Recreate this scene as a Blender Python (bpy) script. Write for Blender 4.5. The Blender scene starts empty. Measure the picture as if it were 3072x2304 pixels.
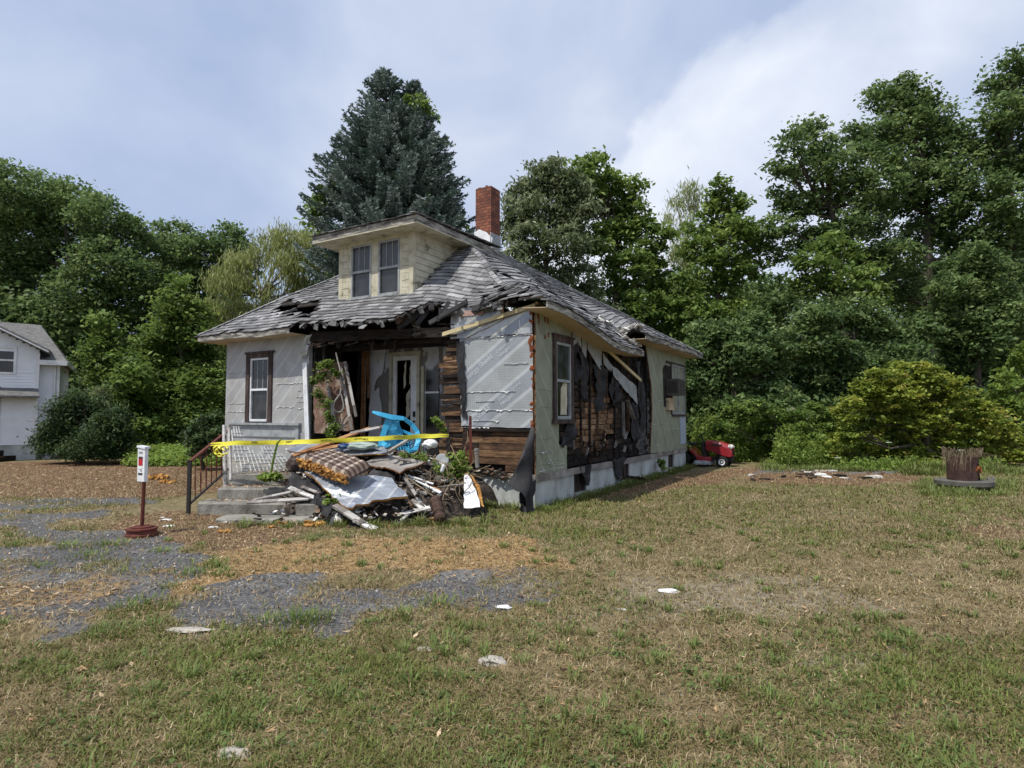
import bpy, bmesh, math, random
import numpy as np
from mathutils import Vector, Matrix, noise as mnoise

R = math.radians
SC = bpy.context.scene
COL = SC.collection
rng = np.random.default_rng(7)
rnd = random.Random(11)

# ------------------------------------------------------------------ camera
F = 1800.0                      # focal length in photo pixels (3072 wide)
CH = 1.6
TH = math.atan(93 / F)
cam_d = bpy.data.cameras.new('camera')
cam_d.sensor_width = 36
cam_d.lens = F / 3072 * 36
cam_d.clip_end = 3000
cam = bpy.data.objects.new('camera', cam_d)
COL.objects.link(cam)
cam.location = (0, 0, CH)
cam.rotation_euler = (math.pi / 2 + TH, 0, 0)
SC.camera = cam
SC.render.resolution_x = 1024
SC.render.resolution_y = 768

# ------------------------------------------------------------------ sky + sun
SUN_H = Vector((-0.74, -0.67, 0)).normalized()
SUN_EL = R(61)
world = bpy.data.worlds.new('World')
SC.world = world
world.use_nodes = True
wn = world.node_tree.nodes
wl = world.node_tree.links
wn.clear()
w_out = wn.new('ShaderNodeOutputWorld')
w_bg = wn.new('ShaderNodeBackground')
w_bg.inputs['Strength'].default_value = 0.1
sky = wn.new('ShaderNodeTexSky')
sky.sky_type = 'NISHITA'
sky.sun_disc = False
sky.sun_elevation = SUN_EL
sky.sun_rotation = math.atan2(SUN_H.x, SUN_H.y)
sky.air_density = 1.2
sky.dust_density = 2.0
wtc = wn.new('ShaderNodeTexCoord')
wmap = wn.new('ShaderNodeMapping')
wmap.inputs['Scale'].default_value = (1.0, 1.0, 1.5)
wmap.inputs['Location'].default_value = (3.1, 0.7, 0.4)
wl.new(wtc.outputs['Generated'], wmap.inputs['Vector'])
wno = wn.new('ShaderNodeTexNoise')
wno.inputs['Scale'].default_value = 2.3
wno.inputs['Detail'].default_value = 9
wno.inputs['Roughness'].default_value = 0.5
wno.inputs['Distortion'].default_value = 0.35
wl.new(wmap.outputs[0], wno.inputs['Vector'])
# a large bright cloud towards the right of the view, as a soft cone of directions
wdot = wn.new('ShaderNodeVectorMath'); wdot.operation = 'DOT_PRODUCT'
_ca = Vector((1850 - 1536, F * math.cos(TH) - 742 * math.sin(TH), F * math.sin(TH) + 742 * math.cos(TH)))
_cb = Vector((2400 - 1536, F * math.cos(TH) - 1160 * math.sin(TH), F * math.sin(TH) + 1160 * math.cos(TH)))
wdot.inputs[1].default_value = _ca.cross(_cb).normalized()
wnm = wn.new('ShaderNodeVectorMath'); wnm.operation = 'NORMALIZE'
wl.new(wtc.outputs['Generated'], wnm.inputs[0])
wl.new(wnm.outputs[0], wdot.inputs[0])
wpuff = wn.new('ShaderNodeTexNoise'); wpuff.inputs['Scale'].default_value = 5.5; wpuff.inputs['Detail'].default_value = 8; wpuff.inputs['Roughness'].default_value = .52
wl.new(wnm.outputs[0], wpuff.inputs['Vector'])
wpm = wn.new('ShaderNodeMath'); wpm.operation = 'MULTIPLY_ADD'; wpm.inputs[1].default_value = .3; wpm.inputs[2].default_value = -.15
wl.new(wpuff.outputs['Fac'], wpm.inputs[0])
wed = wn.new('ShaderNodeMath'); wed.operation = 'ADD'; wl.new(wpm.outputs[0], wed.inputs[0]); wl.new(wdot.outputs['Value'], wed.inputs[1])
wcone = wn.new('ShaderNodeValToRGB'); ce = wcone.color_ramp.elements
for _ in range(3): ce.new(.5)
for q_, (p_, v_) in zip(ce, [(.5, 0), (.525, .17), (.57, .22), (.68, .1), (.85, .0)]):
    q_.position = p_; q_.color = (v_, v_, v_, 1)
wsh = wn.new('ShaderNodeMath'); wsh.operation = 'ADD'; wsh.inputs[1].default_value = .5; wl.new(wed.outputs[0], wsh.inputs[0])
wl.new(wsh.outputs[0], wcone.inputs[0])
wadd = wn.new('ShaderNodeMath'); wadd.operation = 'ADD'
wl.new(wno.outputs['Fac'], wadd.inputs[0]); wl.new(wcone.outputs[0], wadd.inputs[1])
wr = wn.new('ShaderNodeValToRGB')
wr.color_ramp.elements[0].position = 0.36
wr.color_ramp.elements[0].color = (0.8, 0.8, 0.8, 1)
wr.color_ramp.elements[1].position = 0.78
wr.color_ramp.elements[1].color = (1, 1, 1, 1)
wl.new(wadd.outputs[0], wr.inputs[0])
wcr = wn.new('ShaderNodeValToRGB')
e = wcr.color_ramp.elements
e[0].position = 0.34; e[0].color = (4.9, 6.0, 8.5, 1)
e[1].position = 0.86; e[1].color = (9.3, 9.8, 10.6, 1)
m_ = wcr.color_ramp.elements.new(0.58); m_.color = (6.6, 7.4, 9.2, 1)
wl.new(wadd.outputs[0], wcr.inputs[0])
wmix = wn.new('ShaderNodeMix'); wmix.data_type = 'RGBA'
wl.new(wr.outputs[0], wmix.inputs['Factor'])
wl.new(sky.outputs[0], wmix.inputs['A'])
wl.new(wcr.outputs[0], wmix.inputs['B'])
wl.new(wmix.outputs['Result'], w_bg.inputs['Color'])
wl.new(w_bg.outputs[0], w_out.inputs[0])

sun_d = bpy.data.lights.new('sun', 'SUN')
sun_d.energy = 4.4
sun_d.angle = R(0.6)
sun_d.color = (1.0, 0.95, 0.86)
sun = bpy.data.objects.new('sun', sun_d)
COL.objects.link(sun)
sdir = Vector((SUN_H.x * math.cos(SUN_EL), SUN_H.y * math.cos(SUN_EL), math.sin(SUN_EL)))
sun.rotation_euler = sdir.to_track_quat('Z', 'Y').to_euler()
sun.location = (-10, -6, 20)

SC.view_settings.view_transform = 'Standard'
SC.view_settings.look = 'None'
SC.view_settings.exposure = 0.0
SC.view_settings.gamma = 1.0

# ------------------------------------------------------------------ geometry of the place
def ray(px, py):
    X = px - 1536; Y = 1152 - py
    return Vector((X, F * math.cos(TH) - Y * math.sin(TH), F * math.sin(TH) + Y * math.cos(TH)))
def G(px, py, z=0.0):
    r = ray(px, py); k = (z - CH) / r.z
    return Vector((r.x * k, r.y * k, z))
def P(px, py, d):
    r = ray(px, py); k = d / r.y
    return Vector((r.x * k, d, CH + r.z * k))
HN = Vector((0.386, 10.323, 0))          # the house's near corner
HA = R(30.6)
hu = Vector((math.sin(HA), math.cos(HA), 0))
hv = Vector((-math.cos(HA), math.sin(HA), 0))
HW, HL = 8.6, 9.9
def H(s, t, z=0.0):
    return HN + hv * s + hu * t + Vector((0, 0, z))

def sstep(a, b, x):
    t = np.clip((np.asarray(x, float) - a) / (b - a), 0, 1)
    return t * t * (3 - 2 * t)
def _hash(ix, iy, seed):
    n = (ix.astype(np.int64) * 374761393 + iy.astype(np.int64) * 668265263 + seed * 1442695041) & 0x7fffffff
    n = ((n ^ (n >> 13)) * 1274126177) & 0x7fffffff
    n = (n ^ (n >> 16)) & 0xffff
    return n / 65535.0
def vno(x, y, s, seed=0):
    x = np.asarray(x, float) / s; y = np.asarray(y, float) / s
    ix = np.floor(x); iy = np.floor(y); fx = x - ix; fy = y - iy
    fx = fx * fx * (3 - 2 * fx); fy = fy * fy * (3 - 2 * fy)
    a = _hash(ix, iy, seed); b = _hash(ix + 1, iy, seed); c = _hash(ix, iy + 1, seed); d = _hash(ix + 1, iy + 1, seed)
    return (a * (1 - fx) + b * fx) * (1 - fy) + (c * (1 - fx) + d * fx) * fy
def fbm(x, y, s, seed=0, o=4):
    r = 0; a = .5; t = 0
    for k in range(o):
        r = r + a * vno(x, y, s / 2 ** k, seed + k * 17); t += a; a *= .55
    return r / t
def sdf_poly(x, y, poly):
    x = np.asarray(x, float); y = np.asarray(y, float)
    d = np.full(x.shape, 1e9); ins = np.zeros(x.shape, bool)
    n = len(poly)
    for i in range(n):
        ax, ay = poly[i]; bx, by = poly[(i + 1) % n]
        ex, ey = bx - ax, by - ay
        t = np.clip(((x - ax) * ex + (y - ay) * ey) / (ex * ex + ey * ey + 1e-12), 0, 1)
        d = np.minimum(d, (x - ax - t * ex) ** 2 + (y - ay - t * ey) ** 2)
        c = ((ay > y) != (by > y)) & (x < (bx - ax) * (y - ay) / ((by - ay) if by != ay else 1e-9) + ax)
        ins ^= c
    d = np.sqrt(d)
    return np.where(ins, d, -d)

# ------------------------------------------------------------------ materials
MATS = {}
def nodemat(name):
    m = bpy.data.materials.new(name); m.use_nodes = True
    m.node_tree.nodes.clear()
    return m, m.node_tree.nodes, m.node_tree.links
def ramp(n, stops):
    r = n.new('ShaderNodeValToRGB'); el = r.color_ramp.elements
    while len(el) < len(stops): el.new(0.5)
    for q, (p, c) in zip(el, stops):
        q.position = p; q.color = (*c, 1) if len(c) == 3 else c
    return r
def surf(name, stops, scale=3.0, rough=0.85, bump=0.3, detail=6, island=0.0, spec=0.25, metal=0.0,
         stretch=(1, 1, 1), bscale=None, attr=None, extra=None, coat=0.0):
    """noise-driven colour ramp + bump; island>0 shifts each piece's tone; attr drives it by a stored value"""
    if name in MATS: return MATS[name]
    m, n, l = nodemat(name)
    out = n.new('ShaderNodeOutputMaterial'); b = n.new('ShaderNodeBsdfPrincipled')
    l.new(b.outputs[0], out.inputs[0])
    tc = n.new('ShaderNodeTexCoord'); mp = n.new('ShaderNodeMapping')
    mp.inputs['Scale'].default_value = stretch
    l.new(tc.outputs['Object'], mp.inputs[0])
    no = n.new('ShaderNodeTexNoise'); no.inputs['Scale'].default_value = scale
    no.inputs['Detail'].default_value = detail; no.inputs['Roughness'].default_value = 0.62
    l.new(mp.outputs[0], no.inputs['Vector'])
    fac = no.outputs['Fac']
    if island or attr:
        if attr:
            g = n.new('ShaderNodeAttribute'); g.attribute_name = attr; src = g.outputs['Fac']
        else:
            g = n.new('ShaderNodeNewGeometry'); src = g.outputs['Random Per Island']
        a = n.new('ShaderNodeMath'); a.operation = 'MULTIPLY_ADD'
        w = island if island else 0.8
        a.inputs[1].default_value = w; a.inputs[2].default_value = -w / 2
        l.new(src, a.inputs[0])
        s = n.new('ShaderNodeMath'); s.operation = 'ADD'; s.use_clamp = True
        l.new(a.outputs[0], s.inputs[0]); l.new(fac, s.inputs[1]); fac = s.outputs[0]
    r = ramp(n, stops); l.new(fac, r.inputs[0])
    l.new(r.outputs[0], b.inputs['Base Color'])
    b.inputs['Roughness'].default_value = rough
    b.inputs['Specular IOR Level'].default_value = spec
    b.inputs['Metallic'].default_value = metal
    b.inputs['Coat Weight'].default_value = coat
    if bump:
        n2 = n.new('ShaderNodeTexNoise'); n2.inputs['Scale'].default_value = bscale or scale * 6
        n2.inputs['Detail'].default_value = 5
        l.new(mp.outputs[0], n2.inputs['Vector'])
        bp = n.new('ShaderNodeBump'); bp.inputs['Strength'].default_value = bump; bp.inputs['Distance'].default_value = 0.02
        l.new(n2.outputs['Fac'], bp.inputs['Height']); l.new(bp.outputs[0], b.inputs['Normal'])
    MATS[name] = m
    return m
def leafmat(name, stops, trans=0.3, rough=0.6, nscale=0.35, namp=0.35):
    if name in MATS: return MATS[name]
    m, n, l = nodemat(name)
    out = n.new('ShaderNodeOutputMaterial')
    g = n.new('ShaderNodeAttribute'); g.attribute_name = 'rnd'
    tc = n.new('ShaderNodeTexCoord')
    no = n.new('ShaderNodeTexNoise'); no.inputs['Scale'].default_value = nscale; no.inputs['Detail'].default_value = 3
    l.new(tc.outputs['Object'], no.inputs['Vector'])
    a = n.new('ShaderNodeMath'); a.operation = 'MULTIPLY_ADD'; a.inputs[1].default_value = namp * 2; a.inputs[2].default_value = -namp
    l.new(no.outputs['Fac'], a.inputs[0])
    s = n.new('ShaderNodeMath'); s.operation = 'ADD'; s.use_clamp = True
    l.new(a.outputs[0], s.inputs[0]); l.new(g.outputs['Fac'], s.inputs[1])
    r = ramp(n, stops); l.new(s.outputs[0], r.inputs[0])
    b = n.new('ShaderNodeBsdfPrincipled'); b.inputs['Roughness'].default_value = rough
    b.inputs['Specular IOR Level'].default_value = 0.3
    l.new(r.outputs[0], b.inputs['Base Color'])
    t = n.new('ShaderNodeBsdfTranslucent')
    h = n.new('ShaderNodeHueSaturation'); h.inputs['Value'].default_value = 1.3; h.inputs['Hue'].default_value = 0.49
    l.new(r.outputs[0], h.inputs['Color']); l.new(h.outputs[0], t.inputs['Color'])
    mx = n.new('ShaderNodeMixShader'); mx.inputs[0].default_value = trans
    l.new(b.outputs[0], mx.inputs[1]); l.new(t.outputs[0], mx.inputs[2])
    l.new(mx.outputs[0], out.inputs[0])
    MATS[name] = m
    return m
def plain(name, c, rough=0.6, spec=0.3, metal=0.0, coat=0.0):
    d = tuple(x * 0.82 for x in c); e_ = tuple(min(1, x * 1.12) for x in c)
    return surf(name, [(0.3, d), (0.7, e_)], scale=4, rough=rough, bump=0.06, spec=spec, metal=metal, coat=coat)

M_bark = surf('bark', [(0.3, (.035, .028, .02)), (0.7, (.12, .1, .08))], 6, stretch=(1, 1, .25), bump=.6)
M_limb = surf('pale_bark', [(0.3, (.09, .075, .06)), (0.7, (.2, .18, .15))], 6, stretch=(1, 1, .3), bump=.4)
M_shing = surf('weathered_shingle', [(0.15, (.07, .07, .072)), (0.45, (.165, .165, .17)), (0.7, (.25, .25, .255)), (0.9, (.4, .4, .41))], 2.2, rough=.8, island=.5, bump=.35)
M_deck = surf('charred_deck', [(0.3, (.006, .006, .006)), (0.75, (.05, .04, .035))], 5, bump=.5)
M_char = surf('charred_wood', [(0.35, (.006, .005, .005)), (0.55, (.03, .02, .016)), (0.8, (.12, .07, .04))], 4, island=.4, bump=.6, stretch=(1, 1, 3))
M_burnt = surf('scorched_boards', [(0.15, (.008, .007, .007)), (0.4, (.03, .02, .015)), (0.58, (.09, .05, .028)), (0.75, (.2, .115, .06)), (0.95, (.33, .22, .14))], 7, attr='rnd', island=1.0, bump=.6, stretch=(.5, .5, 2.2))
M_oldwood = surf('weathered_wood', [(0.2, (.07, .06, .055)), (0.5, (.2, .18, .165)), (0.8, (.42, .4, .38))], 5, island=.6, bump=.5, stretch=(.6, .6, .6))
M_brownwood = surf('raw_brown_wood', [(0.2, (.1, .045, .02)), (0.5, (.28, .13, .055)), (0.85, (.45, .26, .13))], 5, island=.4, bump=.4)
M_fascia = surf('peeling_fascia', [(0.35, (.07, .065, .06)), (0.5, (.2, .19, .17)), (0.62, (.42, .4, .36))], 7, bump=.4, stretch=(.4, .4, 2))
M_cream = surf('cream_paint', [(0.3, (.16, .15, .12)), (0.4, (.42, .39, .28)), (0.6, (.55, .52, .41)), (0.9, (.64, .62, .5))], 4.5, rough=.6, bump=.15)
M_creamtrim = surf('cream_trim', [(0.25, (.36, .29, .15)), (0.6, (.58, .49, .29))], 3, rough=.5, bump=.1)
M_soffit = surf('tan_soffit', [(0.3, (.4, .31, .2)), (0.7, (.55, .45, .32))], 2, bump=.1)
M_casing = surf('brown_casing', [(0.3, (.03, .02, .018)), (0.55, (.07, .05, .045)), (0.8, (.16, .145, .14))], 8, bump=.4, stretch=(1, 1, .3))
M_sash = surf('white_sash', [(0.25, (.5, .52, .55)), (0.6, (.75, .77, .8))], 5, rough=.4, bump=.05)
M_greysash = surf('grey_sash', [(0.25, (.18, .19, .2)), (0.6, (.34, .36, .37))], 5, rough=.5, bump=.1)
M_conc = surf('concrete', [(0.25, (.11, .1, .085)), (0.5, (.22, .21, .185)), (0.8, (.34, .33, .3))], 3.5, bump=.5, bscale=30)
M_found = surf('painted_foundation', [(0.25, (.2, .2, .18)), (0.5, (.42, .44, .43)), (0.85, (.6, .63, .62))], 2.6, bump=.4, bscale=24, stretch=(1, 1, .5))
M_rust = surf('rusty_metal', [(0.25, (.05, .014, .01)), (0.6, (.13, .035, .024)), (0.85, (.22, .07, .045))], 9, rough=.6, bump=.3)
M_dark = plain('black_iron', (.03, .026, .026), .55)
M_tar = surf('tar_paper', [(0.3, (.012, .012, .013)), (0.6, (.035, .034, .037)), (0.85, (.1, .1, .105))], 3, rough=.75, bump=.35)
M_white = surf('white_paint', [(0.25, (.55, .56, .57)), (0.6, (.78, .79, .8))], 4, rough=.5, bump=.1)
M_peel = surf('peeling_white', [(0.38, (.12, .1, .08)), (0.46, (.5, .48, .45)), (0.6, (.75, .74, .72))], 6, rough=.7, bump=.4)
M_foam = surf('orange_foam', [(0.3, (.2, .085, .025)), (0.55, (.46, .24, .07)), (0.85, (.64, .4, .14))], 10, rough=.95, bump=1.0, bscale=40)
M_vine = leafmat('vine_leaf', [(0.0, (.03, .06, .01)), (0.5, (.09, .15, .025)), (1.0, (.17, .24, .05))])

def glassmat():
    m, n, l = nodemat('window_glass')
    out = n.new('ShaderNodeOutputMaterial'); b = n.new('ShaderNodeBsdfPrincipled')
    b.inputs['Base Color'].default_value = (.02, .022, .024, 1); b.inputs['Roughness'].default_value = .08
    b.inputs['Specular IOR Level'].default_value = .6
    tc = n.new('ShaderNodeTexCoord'); no = n.new('ShaderNodeTexNoise'); no.inputs['Scale'].default_value = 2.5
    l.new(tc.outputs['Object'], no.inputs['Vector'])
    r = ramp(n, [(.35, (.012, .013, .014)), (.7, (.045, .047, .048))]); l.new(no.outputs['Fac'], r.inputs[0]); l.new(r.outputs[0], b.inputs['Base Color'])
    r2 = ramp(n, [(.3, (.1, .1, .1)), (.7, (.35, .35, .35))]); l.new(no.outputs['Fac'], r2.inputs[0]); l.new(r2.outputs[0], b.inputs['Roughness'])
    l.new(b.outputs[0], out.inputs[0])
    return m
M_glass = glassmat()

def foilmat(name, base, band, stripe, axis, ang, period, phase, dots=True, rough=.45, metal=.0, contrast=1.0, bs=.15):
    """foil-faced insulation: printed diagonal bands edged by pale stripes, dimples, creases and blisters"""
    m, n, l = nodemat(name)
    out = n.new('ShaderNodeOutputMaterial'); b = n.new('ShaderNodeBsdfPrincipled'); l.new(b.outputs[0], out.inputs[0])
    tc = n.new('ShaderNodeTexCoord'); sp = n.new('ShaderNodeSeparateXYZ'); l.new(tc.outputs['Object'], sp.inputs[0])
    def math_(op, a, c=None, clamp=False):
        q = n.new('ShaderNodeMath'); q.operation = op; q.use_clamp = clamp
        for i, v in enumerate((a, c)):
            if v is None: continue
            if isinstance(v, (int, float)): q.inputs[i].default_value = v
            else: l.new(v, q.inputs[i])
        return q.outputs[0]
    a = sp.outputs[axis]
    w = math_('SUBTRACT', math_('MULTIPLY', sp.outputs['Z'], math.cos(ang)), math_('MULTIPLY', a, math.sin(ang)))
    fr = math_('FRACT', math_('DIVIDE', math_('ADD', w, phase), period))
    r = n.new('ShaderNodeValToRGB'); r.color_ramp.interpolation = 'CONSTANT'
    el = r.color_ramp.elements
    for _ in range(2): el.new(.5)
    for q, (p, c) in zip(el, [(0, stripe), (.08, band), (.42, stripe), (.5, base)]):
        q.position = p; q.color = (*c, 1)
    l.new(fr, r.inputs[0])
    no = n.new('ShaderNodeTexNoise'); no.inputs['Scale'].default_value = 1.6; no.inputs['Detail'].default_value = 8; no.inputs['Roughness'].default_value = .65
    l.new(tc.outputs['Object'], no.inputs['Vector'])
    r2 = ramp(n, [(.3, (.72, .7, .68)), (.55, (1, 1, 1)), (.8, (1.12, 1.12, 1.12))]); l.new(no.outputs['Fac'], r2.inputs[0])
    mu = n.new('ShaderNodeMix'); mu.data_type = 'RGBA'; mu.blend_type = 'MULTIPLY'; mu.inputs['Factor'].default_value = 1
    l.new(r.outputs[0], mu.inputs['A']); l.new(r2.outputs[0], mu.inputs['B'])
    col = mu.outputs['Result']
    hgt = no.outputs['Fac']
    if dots:
        vx = n.new('ShaderNodeCombineXYZ'); l.new(math_('MULTIPLY', a, 22), vx.inputs[0]); l.new(math_('MULTIPLY', sp.outputs['Z'], 22), vx.inputs[1])
        vo = n.new('ShaderNodeTexVoronoi'); vo.inputs['Scale'].default_value = 1; vo.inputs['Randomness'].default_value = 0.05
        l.new(vx.outputs[0], vo.inputs['Vector'])
        d = math_('LESS_THAN', vo.outputs['Distance'], .2)
        d = math_('MULTIPLY', d, math_('GREATER_THAN', fr, .5))
        mx = n.new('ShaderNodeMix'); mx.data_type = 'RGBA'; l.new(math_('MULTIPLY', d, .55), mx.inputs['Factor'])
        l.new(col, mx.inputs['A']); mx.inputs['B'].default_value = (*[c * .45 for c in base], 1)
        col = mx.outputs['Result']
    l.new(col, b.inputs['Base Color'])
    b.inputs['Roughness'].default_value = rough; b.inputs['Metallic'].default_value = metal
    n3 = n.new('ShaderNodeTexNoise'); n3.inputs['Scale'].default_value = 7; n3.inputs['Detail'].default_value = 6
    l.new(tc.outputs['Object'], n3.inputs['Vector'])
    bp = n.new('ShaderNodeBump'); bp.inputs['Strength'].default_value = bs; bp.inputs['Distance'].default_value = .03
    l.new(n3.outputs['Fac'], bp.inputs['Height']); l.new(bp.outputs[0], b.inputs['Normal'])
    return m
M_foil = foilmat('foil_board_front', (.33, .35, .36), (.27, .29, .325), (.42, .445, .465), 'X', R(35), .75, .57)
M_foil_l = foilmat('foil_board_left', (.37, .375, .37), (.35, .355, .36), (.43, .44, .44), 'X', R(44), .62, .3, dots=False)
M_foil_s = foilmat('foil_board_side', (.27, .29, .215), (.25, .27, .2), (.31, .33, .26), 'Y', R(-50), .7, .1, dots=False, rough=.6)
M_foil_t = foilmat('foil_board_top', (.42, .44, .46), (.26, .29, .33), (.5, .5, .44), 'X', R(30), .5, .2, dots=False, rough=.3, metal=.35, bs=.4)
M_foil_d = foilmat('foil_sheet_loose', (.3, .33, .38), (.24, .27, .33), (.42, .44, .46), 'X', R(60), .45, .2, dots=False, rough=.35, metal=.2, bs=.3)

# ------------------------------------------------------------------ mesh helpers
class MB:
    def __init__(self): self.v = []; self.f = []; self.mi = []; self.r = []
    def add(self, vs, fs, mi=0, r=0.5):
        o = len(self.v); self.v += [tuple(x) for x in vs]
        for q in fs: self.f.append(tuple(i + o for i in q)); self.mi.append(mi)
        self.r += [r] * len(vs)
    def box(self, c, s, rot=None, mi=0, r=0.5, taper=1.0, jit=0.0):
        vs = []
        for z in (-1, 1):
            k = 1 if z < 0 else taper
            for x, y in ((-1, -1), (1, -1), (1, 1), (-1, 1)):
                p = Vector((x * s[0] / 2 * k, y * s[1] / 2 * k, z * s[2] / 2))
                if jit: p += Vector([rnd.uniform(-jit, jit) for _ in range(3)])
                if rot is not None: p = rot @ p
                vs.append(p + Vector(c))
        self.add(vs, [(0, 3, 2, 1), (4, 5, 6, 7), (0, 1, 5, 4), (1, 2, 6, 5), (2, 3, 7, 6), (3, 0, 4, 7)], mi, r)
        return self
    def b(self, x0, x1, y0, y1, z0, z1, **k):
        return self.box(((x0 + x1) / 2, (y0 + y1) / 2, (z0 + z1) / 2), (abs(x1 - x0), abs(y1 - y0), abs(z1 - z0)), **k)
    def beam(self, a, b_, w, h, up=(0, 0, 1), mi=0, r=0.5, jit=0.0):
        a = Vector(a); b_ = Vector(b_); d = b_ - a; L = d.length
        if L < 1e-5: return self
        x = d / L; upv = Vector(up)
        y = upv.cross(x)
        if y.length < 1e-3: y = Vector((0, 1, 0)).cross(x)
        y.normalize(); z = x.cross(y)
        rot = Matrix((x, y, z)).transposed()
        return self.box((a + b_) / 2, (L, w, h), rot, mi, r, jit=jit)
    def tube(self, pts, rad, n=8, mi=0, r=0.5, cap=True):
        pts = [Vector(p) for p in pts]
        if not hasattr(rad, '__len__'): rad = [rad] * len(pts)
        vs = []; fs = []; up = None
        for i, p in enumerate(pts):
            d = (pts[min(i + 1, len(pts) - 1)] - pts[max(i - 1, 0)]).normalized()
            if up is None:
                up = d.orthogonal().normalized()
            x = (up - d * up.dot(d))
            x = x.normalized() if x.length > 1e-4 else d.orthogonal().normalized()
            up = x; y = d.cross(x)
            for k in range(n):
                a = 2 * math.pi * k / n
                vs.append(p + (x * math.cos(a) + y * math.sin(a)) * rad[i])
        for i in range(len(pts) - 1):
            for k in range(n):
                a = i * n + k; b2 = i * n + (k + 1) % n
                fs.append((a, b2, b2 + n, a + n))
        if cap: fs.append(tuple(range(n))[::-1]); fs.append(tuple((len(pts) - 1) * n + k for k in range(n)))
        self.add(vs, fs, mi, r); return self
    def lathe(self, prof, c=(0, 0, 0), n=24, axis='Z', mi=0, r=0.5, rot=None):
        vs = []; fs = []
        for rr, z in prof:
            for k in range(n):
                a = 2 * math.pi * k / n
                p = Vector((rr * math.cos(a), rr * math.sin(a), z))
                if axis == 'Y': p = Vector((p.x, p.z, p.y))
                if axis == 'X': p = Vector((p.z, p.x, p.y))
                if rot is not None: p = rot @ p
                vs.append(p + Vector(c))
        for i in range(len(prof) - 1):
            for k in range(n):
                a = i * n + k; b2 = i * n + (k + 1) % n
                fs.append((a, b2, b2 + n, a + n))
        fs.append(tuple(range(n))[::-1]); fs.append(tuple((len(prof) - 1) * n + k for k in range(n)))
        self.add(vs, fs, mi, r); return self
    def prism(self, poly, fn, d0, d1, mi=0, r=0.5, mis=None):
        """poly of (a,b); fn(a,b,d)->point"""
        n = len(poly)
        vs = [fn(a, b_, d0) for a, b_ in poly] + [fn(a, b_, d1) for a, b_ in poly]
        fs = [tuple(range(n)), tuple(range(2 * n - 1, n - 1, -1))]
        self.add(vs, fs, mi, r)
        o = len(self.v) - 2 * n
        for i in range(n):
            j = (i + 1) % n
            self.f.append((o + i, o + n + i, o + n + j, o + j)); self.mi.append(mi if mis is None else mis)
        return self
    def build(self, name, mats, parent=None, smooth=False, world=False, bevel=0):
        me = bpy.data.meshes.new(name)
        me.from_pydata([tuple(v) for v in self.v], [], self.f)
        if not isinstance(mats, (list, tuple)): mats = [mats]
        for m in mats: me.materials.append(m)
        me.polygons.foreach_set('material_index', self.mi)
        at = me.attributes.new('rnd', 'FLOAT', 'POINT'); at.data.foreach_set('value', self.r)
        bm = bmesh.new(); bm.from_mesh(me)
        bmesh.ops.recalc_face_normals(bm, faces=bm.faces)
        if bevel: bmesh.ops.bevel(bm, geom=list(bm.edges), offset=bevel, segments=1, affect='EDGES', clamp_overlap=True)
        bm.to_mesh(me); bm.free()
        if smooth: me.polygons.foreach_set('use_smooth', [True] * len(me.polygons))
        me.update()
        o = bpy.data.objects.new(name, me); COL.objects.link(o)
        if parent: o.parent = parent
        return o
def tag(o, label=None, cat=None, group=None, kind=None):
    if label: o['label'] = label
    if cat: o['category'] = cat
    if group: o['group'] = group
    if kind: o['kind'] = kind
    return o
def empty(name, loc, rz=0, label=None, cat=None, group=None):
    o = bpy.data.objects.new(name, None); COL.objects.link(o)
    o.location = loc; o.rotation_euler = (0, 0, rz); o.empty_display_size = .2
    return tag(o, label, cat, group)
def loc_mb(c):
    """returns fn turning world points to local of c"""
    c = Vector(c); return lambda p: Vector(p) - c
def ragged(poly, amp, step, seed=0):
    """subdivide a polygon's outline and shake it so that it reads as torn"""
    rr = random.Random(seed); out = []
    n = len(poly)
    for i in range(n):
        a = Vector(poly[i]); b_ = Vector(poly[(i + 1) % n]); L = (b_ - a).length
        k = max(1, int(L / step))
        nn = Vector((-(b_ - a).y, (b_ - a).x)); nn = nn / max(nn.length, 1e-6)
        for j in range(k):
            q = a.lerp(b_, j / k)
            if j: q = q + nn * rr.uniform(-amp, amp)
            out.append((q.x, q.y))
    return out
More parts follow.
